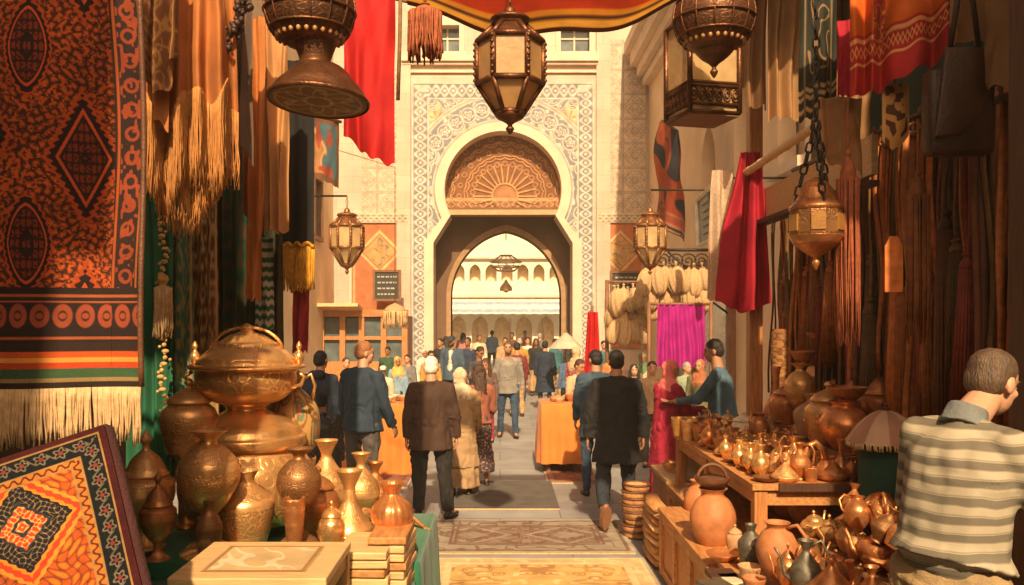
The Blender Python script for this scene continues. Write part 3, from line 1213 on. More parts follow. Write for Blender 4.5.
st_r = stall('timber market stall roofed over the copperware on the leather seller side', 1.75, 3.15, 5.9, 7.9, 5.2, 5.0, [(2.32, 7.75), (3.05, 7.8), (3.0, 2.4)], (2.4, 8.5))
m = MB()  # added pieces of unseen roof, spans and gaps shaped to place sun and shade
m.add([(1.75, 2.0, 5.2), (3.15, 2.0, 5.0), (3.15, 3.3, 5.0), (1.75, 3.3, 5.2), (1.75, 2.0, 5.25), (3.15, 2.0, 5.05), (3.15, 3.3, 5.05), (1.75, 3.3, 5.25)],
      [(0, 1, 2, 3), (7, 6, 5, 4), (0, 4, 5, 1), (1, 5, 6, 2), (2, 6, 7, 3), (3, 7, 4, 0)])
m.add([(2.75, 3.3, 5.05), (3.15, 3.3, 4.99), (3.15, 5.89, 4.99), (2.75, 5.89, 5.05), (2.75, 3.3, 5.10), (3.15, 3.3, 5.04), (3.15, 5.89, 5.04), (2.75, 5.89, 5.10)],
      [(0, 1, 2, 3), (7, 6, 5, 4), (0, 4, 5, 1), (1, 5, 6, 2), (2, 6, 7, 3), (3, 7, 4, 0)])
m.add([(2.3, -.6, 5.12), (3.15, -.6, 4.98), (3.15, 1.99, 4.98), (2.3, 1.99, 5.12), (2.3, -.6, 5.16), (3.15, -.6, 5.02), (3.15, 1.99, 5.02), (2.3, 1.99, 5.16)],
      [(0, 1, 2, 3), (7, 6, 5, 4), (0, 4, 5, 1), (1, 5, 6, 2), (2, 6, 7, 3), (3, 7, 4, 0)])
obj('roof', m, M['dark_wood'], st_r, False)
st_l = stall('timber market stall roofed over the brass urns and hanging carpet', -1.85, -3.0, 2.4, 6.9, 4.9, 4.5, [(-2.35, 6.7), (-2.9, 2.6)], (1.2, 6.9))

m = MB()  # added unseen roof pieces that shade the carpet and leave the urns sunlit
m.add([(-1.62, -1.9, 4.95), (-3.0, -1.9, 4.5), (-3.0, .29, 4.5), (-1.62, .29, 4.95), (-1.62, -1.9, 5.0), (-3.0, -1.9, 4.55), (-3.0, .29, 4.55), (-1.62, .29, 5.0)],
      [(0, 1, 2, 3), (7, 6, 5, 4), (0, 4, 5, 1), (1, 5, 6, 2), (2, 6, 7, 3), (3, 7, 4, 0)])
m.add([(-1.45, .3, 4.95), (-3.0, .3, 4.5), (-3.0, 1.45, 4.5), (-1.45, 1.45, 4.95), (-1.45, .3, 5.0), (-3.0, .3, 4.55), (-3.0, 1.45, 4.55), (-1.45, 1.45, 5.0)],
      [(0, 1, 2, 3), (7, 6, 5, 4), (0, 4, 5, 1), (1, 5, 6, 2), (2, 6, 7, 3), (3, 7, 4, 0)])
obj('roof', m, M['dark_wood'], st_l, False)

# unseen lane roof and walls added behind the camera to darken the stalls
ln = thing('shading_lane', 'unseen dark timber roof and walls added behind the camera to shade the stalls', 'shade blocker', (0, -6, 0))
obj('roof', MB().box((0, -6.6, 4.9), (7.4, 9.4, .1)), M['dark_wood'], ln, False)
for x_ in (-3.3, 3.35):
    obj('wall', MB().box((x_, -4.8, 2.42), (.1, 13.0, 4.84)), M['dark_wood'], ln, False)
# ------------------------------------------------------------------ textiles
def fringe_mb(pts, length, n, r=0.004, seed=0, spread=0.006, seg=4, wav=0.01):
    """strands hanging from a polyline."""
    q = random.Random(seed)
    A = [Vector(p) for p in pts]
    d = [0]
    for i in range(1, len(A)):
        d.append(d[-1] + (A[i] - A[i - 1]).length)
    mb = MB()
    for k in range(n):
        s = d[-1] * (k + 0.5) / n + q.uniform(-1, 1) * spread
        s = min(max(s, 0), d[-1])
        i = max(j for j in range(len(d)) if d[j] <= s)
        i = min(i, len(A) - 2)
        t = (s - d[i]) / max(1e-6, d[i + 1] - d[i])
        p = A[i].lerp(A[i + 1], t)
        L = length * q.uniform(.82, 1.05)
        ox, oy = q.uniform(-1, 1) * wav, q.uniform(-1, 1) * wav
        pp = [p + Vector((ox * j / seg * math.sin(j * 1.3 + k), oy * j / seg + math.sin(j + k) * wav * .3, -L * j / seg)) for j in range(seg + 1)]
        mb.tube(pp, [r * (1.1 - .35 * j / seg) for j in range(seg + 1)], 4)
    return mb


def cloth(name, a, b, length, m, parent, folds=5, amp=.04, seed=0, nu=90, nv=60, colf=None, lenf=None, gather=0.0, sway=0.0, phase=0.0, piv=.5):
    """hanging cloth from a to b (3D top edge); returns object and its bottom edge."""
    a, b = Vector(a), Vector(b)
    ax = (b - a)
    W = ax.length
    ax.normalize()
    nrm = Vector((ax.y, -ax.x, 0)).normalized()
    lf = lenf or (lambda u: np.ones_like(u))

    def pos(u, v):
        g_ = 1 - gather * (1 - v) ** 1.5
        uu = (u - piv) * g_ + piv
        L = length * lf(u)
        dis = amp * (.35 + .65 * v) * (np.sin(2 * PI * folds * u + phase + 5.5 * vnoise(u * 2.6, v * 1.2, seed=seed)) + .5 * vnoise(u * folds * 2.2, v * 1.8 + u, seed=seed + 1))
        dis = dis + sway * v + amp * .8 * (vnoise(u * 5 + v * 2, v * 5, seed=seed + 2) - .5)
        x = a.x + ax.x * W * uu + nrm.x * dis
        y = a.y + ax.y * W * uu + nrm.y * dis
        z = a.z + (b.z - a.z) * uu - L * v + .012 * np.sin(u * 23 + seed) * v
        return x, y, z
    o = patgrid(name, nu, nv, pos, colf, m, parent)
    u = np.linspace(0, 1, 60)
    x, y, z = pos(u, np.ones_like(u))
    return o, [Vector(q) for q in zip(x, y, z)]


# --- the big red and black carpet
def carpet_col(px, py, light=1.0):
    """pattern laid out on a 230 x 390 field (px right edge 140)."""
    C = np.zeros(px.shape + (3,)) + np.array((0.46, 0.085, 0.015))
    C = C * (0.75 + .5 * fbm(px / 30, py / 30, 4))[..., None]
    dark = (0.022, 0.012, 0.010)
    xm = np.abs(px - 36 + 2 * np.sin(py / 17))
    ym = np.abs(((py - 52) % 212) - 106)
    f1 = np.sin(xm * .40 + 1.7 * np.sin(ym * .155)) * np.sin(ym * .37 + 1.7 * np.sin(xm * .17))
    f2 = np.sin(xm * .80 + 2 * np.sin(ym * .3)) * np.sin(ym * .76 + 2 * np.sin(xm * .33))
    n2 = (f2 + 1) / 2
    bl = np.maximum(np.maximum(line(f1, .40), line(np.abs(f1) - .62, .09)), sm(.80, .9, n2))
    bl = bl * sm(.15, .4, vnoise(px / 2.2, py / 2.2, seed=22))
    C = mixc(C, dark, bl * .93)
    for k, (mx, my, rx, ry, ex) in enumerate([(38, 52, 20, 46, 1.6), (84, 158, 30, 62, 1.0), (35, 245, 20, 46, 1.6), (-8, 140, 28, 60, 1.0), (84, 330, 30, 60, 1.0), (-12, 330, 28, 60, 1.0), (88, -40, 30, 60, 1), (-60, 50, 24, 50, 1.5), (-62, 245, 24, 50, 1.5)]):
        q = (np.abs(px - mx) / rx) ** ex + (np.abs(py - my) / ry) ** ex
        z_ = .05 * np.sin(py * .9)
        inside = q + z_ < 1
        C = np.where((q + z_ < 1.14)[..., None], mixc(C, (0.40, .06, .015), np.ones_like(px)), C)
        C = np.where(inside[..., None], np.zeros(px.shape + (3,)) + np.array(dark), C)
        C = mixc(C, (0.50, .075, .02), (q < .80) * (q > .70))
        C = np.where((q < .62)[..., None], np.zeros(px.shape + (3,)) + np.array((0.20, .032, .012)), C)
        ii = np.maximum(line(np.sin((px - mx) * .62) * np.cos((py - my) * .31), .30), sm(.72, .8, n2))
        C = mixc(C, dark, (q < .62) * ii * .95)
        C = mixc(C, dark, (q < .16) * (q > .06) * 1.0)
    # borders
    bd = np.minimum(140 - px, 9e9)
    m_ = bd < 30
    Bc = np.zeros(px.shape + (3,)) + np.array((0.030, 0.016, 0.013))
    mot = np.maximum(sm(.6, .66, vnoise(px / 3.6, py / 5, seed=30)), line(np.hypot(bd - 14, ((py / 24) % 1 - .5) * 24) - 6, 1.6))
    Bc = mixc(Bc, (0.30, .055, .02), mot * (bd > 4) * (bd < 25) * .85)
    Bc = mixc(Bc, (0.36, .08, .02), line(bd - 27, 1.3))
    Bc = mixc(Bc, (0.32, .09, .02), line(bd - 2, 1.0))
    C = np.where(m_[..., None], Bc, C)
    m_ = (py > 288) & (py < 342)
    Bc = np.zeros(px.shape + (3,)) + np.array((0.026, 0.016, 0.014))
    k = (px / 19) % 1 - .5
    mot = line(np.hypot(k * 19, (py - 316) * .7) - 6, 2.2) + line(np.hypot(k * 19, (py - 316)) - 1.5, 1.6)
    Bc = mixc(Bc, (0.34, .07, .03), mot * .85)
    Bc = mixc(Bc, (0.36, .09, .03), line(py - 296, 1.4) + line(py - 338, 1.4) + line(py - 302, .8))
    C = np.where(m_[..., None], Bc, C)
    for y0, y1, c in ((342, 351, (.035, .02, .015)), (351, 357, (.55, .09, .02)), (357, 362, (.72, .30, .05)), (362, 368, (.50, .06, .02)), (368, 377, (.05, .10, .045)), (377, 381, (.30, .20, .08)), (381, 400, (.03, .02, .015))):
        C = np.where(((py >= y0) & (py < y1))[..., None], np.zeros(px.shape + (3,)) + np.array(c), C)
    return C


dk = 3.35
t = thing('hanging_carpet', 'large red carpet with black medallions and beige fringe hanging over the leaning rug', 'carpet', (PX(20, dk), dk, 0))
def _cp(u, v):
    px, py = -100 + 240 * u, -40 + 427 * v
    x = PX(px, dk) + .012 * np.sin(py / 60) * (px > 110)
    return x, dk + .04 * np.sin(u * 9) * (.3 + v) + .02 * np.sin(v * 7 + u * 5) - .10 * (1 - u), PZ(py, dk)
patgrid('pile', 420, 640, _cp, lambda u, v: carpet_col(-100 + 240 * u, -40 + 427 * v), M['woven'], t)
uu = np.linspace(0, 1, 60)
x, y, z = _cp(uu, np.ones_like(uu))
obj('fringe', fringe_mb([(a, b - .01, c) for a, b, c in zip(x, y, z)], .225, 200, .0055, 3, .004, 4, .008), M['beige_thread'], t)
o = obj('binding', MB().tube([(PX(140.5, dk), _cp(np.array([1.]), np.array([i / 20]))[1][0], PZ(-40 + 427 * i / 20, dk)) for i in range(21)], .012), M['leather'], t)
obj('hanging_pole', MB().tube([(-2.9, dk, 3.53), (-1.36, dk, 3.53)], .03), M['mid_wood'], t)

# --- the small kilim leaning below it
kt = thing('leaning_rug', 'small orange rug with navy diamond and dark floral border leaning under the big carpet', 'rug', (-1.7, 2.9, 0))


def kilim_col(u, v):
    W, H = .70, 1.40
    X, Y = u * W, v * H
    Z3 = np.zeros(u.shape + (3,))
    xm, ym = np.abs(X - W / 2), np.abs(((Y - .33) % .74))
    ym = np.minimum(ym, .74 - ym)
    f1 = np.sin(xm * 95 + 1.7 * np.sin(ym * 40)) * np.sin(ym * 88 + 1.7 * np.sin(xm * 44))
    f2 = np.sin(xm * 150 + 2 * np.sin(ym * 60)) * np.sin(ym * 140 + 2 * np.sin(xm * 66))
    C = Z3 + np.array((0.40, 0.075, 0.012))
    C = mixc(C, (0.50, 0.15, 0.016), sm(.3, .7, f1))
    C = mixc(C, (0.16, 0.035, 0.015), line(f1, .16) * .9)
    zig = .045 * np.abs(((Y * 34) % 1) - .5) * 2
    q = xm / .19 + ym / .215 + zig
    for lim, col in ((1.22, (.58, .22, .03)), (1.13, (.50, .045, .015)), (1.0, (.60, .20, .02)), (.92, (.011, .012, .018))):
        C = np.where((q < lim)[..., None], Z3 + np.array(col), C)
    C = mixc(C, (.26, .16, .06), (q < .86) * (line(f2, .12)) * .9)
    C = np.where((q < .50)[..., None], Z3 + np.array((.46, .05, .022)), C)
    C = mixc(C, (.58, .36, .09), (q < .5) * line(f2 - .1, .2))
    C = mixc(C, (.02, .03, .03), line(q - .5, .03) + line(q - .2, .04))
    e = np.minimum(np.minimum(X, W - X), np.minimum(Y, H - Y))
    Bc = Z3 + np.array((0.007, 0.009, 0.010))
    al = np.where(np.minimum(X, W - X) < np.minimum(Y, H - Y), Y, X)
    k = ((al / .07) % 1 - .5) * .07
    rr = np.hypot(k, e - .068)
    Bc = mixc(Bc, (.17, .13, .085), line(rr - .020 * (1 + .3 * np.cos(5 * np.arctan2(e - .068, k))), .004) * .9)
    Bc = mixc(Bc, (.20, .03, .02), (rr < .009) * 1.0)
    Bc = mixc(Bc, (.13, .10, .065), line(e - .068 - .014 * np.sin(al * 90), .004) * (rr > .024))
    C = np.where((e < .115)[..., None], Bc, C)
    Dk = mixc(Z3 + np.array((0.50, .15, .02)), (.10, .02, .012), line(np.sin(al * 150) * .5 + (e - .133) * 40, .3))
    C = np.where(((e > .115) & (e < .15))[..., None], Dk, C)
    C = mixc(C, (.30, .16, .05), line(e - .115, .004) + line(e - .15, .004) + line(e - .03, .004))
    C = np.where((e < .026)[..., None], Z3 + np.array((0.05, .008, .008)), C)
    return C * (.85 + .3 * vnoise(X * 60, Y * 60, seed=48))[..., None]


# plane spanned by its top edge and right edge
KA, KB = P(-78, 492, 2.85), P(106, 430, 3.0)
KD = P(160, 600, 2.62)
kx = (KB - KA)
kd = (KD - KB)
kd = kd.normalized() * 1.25
kd = (kd - kx.normalized() * kd.dot(kx.normalized()) * .4)
def _kp(u, v):
    return (KA.x + kx.x * u + kd.x * v, KA.y + kx.y * u + kd.y * v + .012 * np.sin(u * 8 + v * 5), KA.z + kx.z * u + kd.z * v)
kn = kx.cross(kd).normalized()
if kn.y > 0:
    kn = -kn
patgrid('pile', 380, 640, lambda u, v: tuple(c + kn[i] * .036 for i, c in enumerate(_kp(u, v))), kilim_col, M['woven'], kt)
def kpt(u, v, h=0):
    q = _kp(np.array([u]), np.array([v]))
    return Vector((q[0][0], q[1][0], q[2][0])) + kn * h
bk = MB()
bk.add([kpt(0, 0, .02), kpt(1, 0, .02), kpt(1, 1, .02), kpt(0, 1, .02), kpt(0, 0, -.03), kpt(1, 0, -.03), kpt(1, 1, -.03), kpt(0, 1, -.03)],
       [(0, 1, 2, 3), (7, 6, 5, 4), (0, 4, 5, 1), (1, 5, 6, 2), (2, 6, 7, 3), (3, 7, 4, 0)])
obj('backing', bk, mat('dark_red_backing', (.04, .012, .010), .9), kt, False)
obj('rolled_edge', MB().tube([kpt(i / 12, 0) for i in range(13)] + [kpt(1, i / 12) for i in range(13)], .022, 10), mat('dark_red_binding', (.055, .014, .012), .9, bs=120, bump=.5), kt)

# --- cloths hung along the brass stall
rail = thing('hanging_rail', 'long wooden rail under the stall roof carrying shawls and drapes beside the carpet', 'rail', (-1.75, 5.3, 3.9))
obj('pole', MB().tube([(-1.72, 3.5, 3.78), (-1.75, 6.9, 4.05)], .028, 10), M['mid_wood'], rail)

tgreen = vmat('green_velvet', .8, .2, 300, .3)
def flat(c):
    return lambda u, v: np.zeros(u.shape + (3,)) + np.array(c)
def drape(label, px0, px1, py0, py1, d, m, folds=3, amp=.04, seed=0, colf=None, lenf=None, name='hanging_cloth', cat='cloth', d1=None, gather=0., nu=90, nv=70, group=None, sway=0, piv=.5):
    a, b = P(px0, py0, d), P(px1, py0, d1 or d)
    b.z = a.z
    t_ = thing(name, label, cat, ((a.x + b.x) / 2, (a.y + b.y) / 2, a.z), group)
    L = a.z - PZ(py1, d)
    o_, e = cloth('fabric', a, b, L, m, t_, folds, amp, seed, nu, nv, colf, lenf, gather, sway, 0., piv)
    return t_, e


velvet = mat('dark_green_velvet', (0.02, 0.13, 0.06), .85, 0, .25, 3, .15, 200)
drape('plain dark green velvet curtain directly behind the edge of the red carpet', 128, 174, 40, 480, 5.9, velvet, 3, .03, 5, name='curtain', cat='curtain')

def brocade_col(base, fig, k=22.0, seed=3):
    def f(u, v):
        C = np.zeros(u.shape + (3,)) + np.array(base)
        a, b = u * 1.6, v * k * .33
        n_ = vnoise(u * 12, v * k * 2.2, seed=seed)
        q = np.hypot(((u * 3) % 1) - .5, (((v * k * .5 + .5 * np.floor(u * 3)) % 1) - .5))
        C = mixc(C, fig, np.maximum(line(n_ - .5, .07), line(q - .33, .05)) * .85)
        return mixc(C, fig, line(u - .06, .03) + line(u - .94, .03))
    return f


drape('teal silk curtain with gold embroidered edge behind the gold tassel', 164, 194, 150, 480, 6.0, M['silk'], 2, .03, 6, brocade_col((.05, .17, .12), (.45, .30, .11), 18, 4), name='curtain', cat='curtain')
drape('brown and gold brocade panel hanging between teal curtain and green drapes', 190, 218, 80, 470, 6.1, M['silk'], 2, .03, 7, brocade_col((.12, .05, .022), (.50, .31, .12), 26, 5), name='curtain', cat='curtain')
drape('dark green patterned drapes hanging behind the lidded brass tureen', 212, 284, 60, 450, 6.4, M['silk'], 5, .05, 8, brocade_col((.018, .05, .028), (.09, .05, .02), 20, 6), name='curtain', cat='curtain')

# garland of gold trim with a big tassel
gt = thing('gold_tassel', 'thick gold tassel on a braided garland hanging over the green velvet curtain', 'tassel', P(163, 150, 5.7))
c = MB()
dg_ = 5.7
for i in range(46):
    py = 140 + i * 6.4
    if py > 420:
        continue
    px = 163 + 2.5 * math.sin(i * .8)
    q = P(px, py, dg_)
    c.ball(q, (.016 + .010 * (i % 2), .016, .016), 8, 6)
    q2 = P(px + 5 * math.sin(i * 1.9), py + 2, dg_)
    c.ball(q2, (.012, .012, .012), 6, 5)
obj('braid_trim', c, M['gold_thread'], gt)
q = P(163, 283, dg_)
obj('knot', MB().lathe(smooth_prof([(.006, .06), (.03, .05), (.036, .02), (.024, -.01), (.03, -.03)][::-1]), q, 14), M['gold_thread'], gt)
ring = [(q.x + .055 * math.cos(a * PI / 8), q.y + .04 * math.sin(a * PI / 8), q.z - .03) for a in range(17)]
f = fringe_mb(ring, .33, 60, .006, 5, .01, 4, .014)
for r_ in (.02, .035):
    g2 = fringe_mb([(q.x + r_ * math.cos(a * PI / 8), q.y + r_ * math.sin(a * PI / 8), q.z - .02) for a in range(17)], .33, 26, .007, 6)
    f.add(g2.v, g2.f)
obj('fringe', f, M['beige_thread'], gt)

# shawl with orange fringe
sh = thing('fringed_shawl', 'rust coloured shawl with long glowing orange fringe hanging beside the red carpet', 'shawl', P(195, 40, 4.4))
rust = thinmat('rust_wool', (.56, .205, .055), .85, .3, ns=5, bump=.35, bs=160)
def lf1(u):
    return .82 + .18 * np.sin(u * PI * .9 + .4) + .10 * np.sin(u * 9)
o, e = cloth('front_layer', P(146, -70, 4.4), P(228, -70, 4.55), .93, rust, sh, 3.2, .055, 11, 100, 70, None, lf1, .25)
obj('fringe', fringe_mb(e, .50, 230, .0038, 8, .012, 6, .014), M['orange_thread'], sh)
o, e = cloth('back_layer', P(158, -70, 4.52), P(238, -70, 4.62), 1.22, rust, sh, 3.5, .05, 12, 100, 70, None, lambda u: .9 + .1 * np.sin(u * 5), .2)
obj('fringe', fringe_mb(e, .42, 220, .0038, 9, .012, 6, .014), M['orange_thread'], sh)
drape('brown brocade coat sleeve with gold pattern folded at the top beside the shawl', 140, 178, -60, 96, 4.25, M['silk'], 2, .06, 13, brocade_col((.11, .036, .012), (.26, .12, .035), 10, 9), lambda u: .65 + .35 * np.sin(u * 2.6 + .3))
drape('dark maroon cloth corner hanging above the green velvet curtain', 128, 170, -50, 132, 4.35, rust, 2, .04, 14, None, lambda u: .78 + .22 * u)
gb = mat('grey_brown_wool', (.13, .075, .042), .85, 0, .2, 5, .3, 160, sheen=.2)
drape('grey brown wool cloth with uneven hem between shawl and orange drape', 222, 252, -20, 166, 4.9, gb, 2.2, .05, 15, None, lambda u: .80 + .2 * u ** 2)
och = thinmat('orange_ochre_cotton', (.56, .20, .05), .85, .25, ns=4)
cre = thinmat('pale_apricot_cotton', (.60, .31, .12), .85, .25, ns=4)
drape('long pale orange cotton drape with pointed hem near the black fringed banner', 244, 266, 18, 248, 5.5, och, 2, .05, 16, None, lambda u: 1 - .16 * np.abs(u - .7) / .7)
drape('apricot cotton drape hanging straight beside the black fringed banner', 262, 288, 25, 232, 5.8, cre, 2.4, .05, 17)
drape('orange strip of cotton hanging low below the pale orange drape', 246, 262, 225, 300, 5.7, och, 1.5, .03, 18)
drape('striped green and white cloth peeking out behind the orange strip', 256, 274, 238, 330, 6.2, M['silk'], 1.5, .03, 19, lambda u, v: mixc(flat((.55, .5, .38))(u, v), (.03, .12, .07), (np.sin(v * 60) > 0) * 1.0))

# dark garland of beads
bg = thing('bead_garland', 'dark bunch of knotted beads hanging at the top beside the grey brown cloth', 'garland', P(240, -10, 4.6))
c = MB()
r_ = random.Random(4)
for i in range(60):
    tt = i / 59
    q = P(254 - 30 * tt, -12 + 62 * tt, 4.6)
    c.ball(q + Vector((r_.uniform(-.03, .03), r_.uniform(-.03, .03), r_.uniform(-.03, .03))), r_.uniform(.012, .022), 7, 5)
obj('beads', c, mat('dark_brown_beads', (.04, .016, .008), .55, 0, .3, 20, .2, 60), bg)

# black banner with yellow fringe
bt, e = drape('black banner with bright yellow tassel fringe hanging below the brass bell lamp', 277, 314, 60, 246, 6.5, mat('black_cloth', (.009, .007, .006), .85, 0, .3, 4, .2, 120), 1.5, .03, 20, None, None, 'fringed_banner', 'banner')
obj('fringe', fringe_mb(e, .34, 90, .0062, 21, .008, 4, .012), M['yellow_thread'], bt)
obj('heading', MB().tube([v + Vector((0, -.012, .01)) for v in e], .014), M['yellow_thread'], bt)
drape('small crimson cloth below the yellow fringe of the black banner', 293, 309, 288, 352, 6.6, mat('crimson_cloth', (.33, .02, .03), .8), 1.5, .03, 22)

# red cloth hanging free near the bell lamp
redm = thinmat('scarlet_cotton', (.56, .012, .012), .8, .3, ns=4)
drape('bright scarlet cloth hanging in front of the tiled wall beside the brass bell lamp', 345, 395, -60, 165, 5.4, redm, 1.3, .06, 23, None, lambda u: .93 + .07 * np.clip(u, 0, .85) / .85 - .03 * (u > .9) * 0 - .12 * np.clip(.5 - u, 0, 1))

# canopy over the alley
def can_col(u, v):
    C = flat((.80, .30, .03))(u, v)
    C = mixc(C, (.62, .06, .02), (v > .20) & (v < .85))
    C = mixc(C, (.05, .02, .02), line(v - .12, .018))
    C = mixc(C, (.84, .42, .06), (v < .10) & (v > .02))
    C = mixc(C, (.50, .14, .03), (v < .02) * 1.)
    return mixc(C, (.75, .33, .05), (v > .85))
cn = thing('striped_canopy', 'orange, yellow and red striped canopy sagging across the top of the alley', 'canopy', (0.2, 6.2, 4.4))
def _cpos(u, v):
    px = 408 + 268 * u
    sag = 4 * u * (1 - u)
    zf = PZ(2, 6.4) - sag * (PZ(2, 6.4) - PZ(33, 6.4)) + .03 * np.sin(u * 14)
    return PX(px, 6.4) + (u - .5) * v * 1.2, 6.4 - 1.3 * v, zf + .75 * v - .28 * v * (1 - v) * 2 + .02 * np.sin(u * 30) * v
patgrid('cloth', 160, 60, _cpos, can_col, vmat('canopy_cotton', .8, .2, 200, 0, .45), cn)
u = np.linspace(0, 1, 60)
x, y, z = _cpos(u, np.zeros_like(u))
obj('edge_cord', MB().tube(list(zip(x, y, z)), .022), mat('dark_trim', (.10, .035, .015), .8), cn)
for k in (0, 59):
    obj('rope', MB().tube([(x[k], y[k], z[k]), (x[k] + (-1.2 if k == 0 else .6), y[k] + .2, z[k] + .35)], .012), M['cord'], cn)

# rust tassel hanging from the canopy
def tassel(name, label, px, py0, py1, d, wpx, m, group=None, n=60, knot=.22):
    q0 = P(px, py0, d)
    q1 = P(px, py1, d)
    H = q0.z - q1.z
    w_ = wpx / 2 / F * d
    t_ = thing(name, label, 'tassel', q0, group)
    prof = [(w_ * .62, 0), (w_ * .7, .10), (w_ * .5, .2), (w_ * .22, .26), (w_ * .30, .30), (.006, .34)]
    kz = q0.z - H * knot
    obj('knot', MB().lathe(smooth_prof([(a, kz - H * .1 + b * H * .6) for a, b in prof]), (q0.x, q0.y, 0), 16), m, t_)
    obj('hanging_cord', MB().tube([(q0.x, q0.y, kz), (q0.x, q0.y, q0.z + .3)], .008), m, t_)
    f_ = MB()
    for rr, nn in ((.95, n), (.6, n // 2)):
        g_ = fringe_mb([(q0.x + w_ * rr * math.cos(a * PI / 10), q0.y + w_ * rr * math.sin(a * PI / 10), kz - H * .06) for a in range(21)], kz - q1.z, nn, max(.004, w_ * .07), int(px), .01, 4, .012)
        f_.add(g_.v, g_.f)
    obj('fringe', f_, m, t_)
    return t_


tassel('rust_tassel', 'rust coloured tassel hanging from the canopy between red cloth and hexagonal lantern', 425, -4, 56, 4.6, 34, M['rust_thread'])
tc_ = obj('thin_cord', MB().tube([P(401, -60, 5.2), P(400, 30, 5.2), P(398, 100, 5.2)], .012), M['cord'])
tag(tc_, 'thin brown cord hanging beside the scarlet cloth', 'cord')

# wall hung textile on the plain wall to the left
wt = thing('wall_hanging', 'blue and rust painted textile hung on the cream wall beside the black banner', 'wall hanging', P(322, 150, 15))
def wh_col(u, v):
    C = flat((.35, .17, .07))(u, v)
    n_ = vnoise(u * 4, v * 4, seed=51)
    C = mixc(C, (.07, .13, .15), sm(.5, .55, n_))
    C = mixc(C, (.55, .33, .14), line(n_ - .45, .03))
    C = mixc(C, (.30, .06, .03), sm(.66, .7, vnoise(u * 6 + 3, v * 6, seed=52)))
    e_ = np.minimum(np.minimum(u, 1 - u), np.minimum(v, 1 - v))
    return mixc(C, (.16, .07, .035), e_ < .09)
cloth('fabric', P(308, 112, 15), P(339, 122, 15.6), 1.15, M['woven'], wt, 1.2, .04, 24, 80, 80, wh_col, lambda u: .95 + .12 * u)
obj('hanging_pole', MB().tube([P(306, 112, 15), P(341, 122, 15.6)], .03), M['mid_wood'], wt)
obj('wall_hook', MB().tube([P(306, 112, 15), Vector((XL, 15.3, PZ(112, 15)))], .02), M['iron'], wt)

# --- textiles over the copper stall
pole = thing('bamboo_pole', 'pale bamboo pole carrying the crimson scarf beside the copper stall', 'pole', (2.2, 6.5, 3.4))
obj('cane', MB().tube([(2.18 + .02 * k / 60, 7.75 - 2.35 * k / 60, 3.40 + .06 * k / 60) for k in range(61)], [.033 + (.005 if k % 8 == 0 else 0) for k in range(61)], 10), M['pale_wood'], pole)
crim = thinmat('crimson_wool', (.42, .01, .03), .85, .12, ns=4, bump=.3, bs=140)
t1, e = drape('crimson scarf draped over the end of the bamboo pole', 716, 770, 152, 312, 7.55, crim, 3, .07, 31, None, lambda u: .93 + .07 * np.sin(u * 3), 'hanging_scarf', 'scarf', gather=.62, piv=.72)
drape('cream lace cloth hanging behind the crimson scarf', 706, 738, 170, 300, 7.8, thinmat('cream_lace', (.66, .48, .33), .85, .3, ns=40), 2, .05, 32, gather=.4)
bei = thinmat('beige_linen', (.30, .155, .06), .85, .3, ns=3, bump=.3, bs=120)
bei2 = thinmat('tan_linen', (.42, .23, .095), .85, .3, ns=3, bump=.3, bs=120)
drape('dusky tan linen drape hanging behind the square lantern', 732, 768, -80, 108, 7.2, bei, 2, .07, 33, None, lambda u: 1 - .10 * (u < .35))
drape('pale beige linen drape hanging between tan drape and dark green scarf', 766, 802, -80, 119, 7.0, bei2, 2.3, .06, 34)
def scarf_col(u, v):
    C = flat((.018, .02, .012))(u, v)
    n_ = vnoise(u * 5, v * 14, seed=61)
    C = mixc(C, (.24, .14, .06), line(n_ - .5, .06) * (u > .22) * (u < .78) * (v < .82))
    for vv in (.84, .88, .95):
        C = mixc(C, (.42, .26, .11), line(v - vv, .012))
    return mixc(C, (.16, .11, .055), line(u - .16, .025) + line(u - .84, .025))
drape('dark green scarf with gold leaf pattern and banded hem above the hanging copper lantern', 800, 838, -60, 116, 5.6, M['silk'], 1.5, .035, 35, scarf_col, lambda u: 1.03 - .08 * u, 'hanging_scarf', 'scarf', nu=120, nv=160)
def sar_col(u, v):
    C = flat((.56, .11, .012))(u, v)
    b_ = (v > .66)
    Bc = flat((.44, .022, .018))(u, v)
    n_ = line(np.abs(((u * 22) % 1) - .5) + np.abs((v - .76) * 14) - .45, .12)
    Bc = mixc(Bc, (.72, .30, .10), n_ * (v > .72) * (v < .81))
    for vv in (.70, .83, .69):
        Bc = mixc(Bc, (.70, .34, .12), line(v - vv, .008))
    C = np.where(b_[..., None], Bc, C)
    st = (u > .24) & (u < .36)
    Sc = mixc(flat((.30, .03, .02))(u, v), (.62, .22, .06), line(vnoise(u * 40, v * 40, seed=62) - .5, .1))
    return np.where((st & (v < .7))[..., None], Sc, C)
drape('orange red sari cloth with crimson patterned border hanging above the leather bag', 850, 952, -80, 92, 4.9, M['silk'], 3.2, .06, 36, sar_col, lambda u: 1.04 - .22 * u ** 1.5, 'hanging_cloth', 'cloth', nu=200, nv=200, d1=4.7)
drape('pale cream cloth hanging beside the orange red sari above the bag', 946, 986, -60, 42, 4.6, bei2, 1.6, .05, 37)
drape('faded grey brown cloth hanging in the shaded corner above the leather bag', 986, 1032, -60, 84, 4.3, bei, 1.6, .05, 38)
drape('narrow orange cloth strip hanging at the dark end post', 1014, 1040, 60, 150, 3.9, och, 1, .03, 39)
drape('tan cotton cloth corner folded over the wooden shelf board', 816, 862, 98, 176, 5.4, bei2, 1.4, .05, 40, None, lambda u: .68 + .38 * u)
drape('dusty brown cloth hanging behind the animal print pouch', 836, 872, 70, 150, 6.2, bei, 1.4, .05, 41)
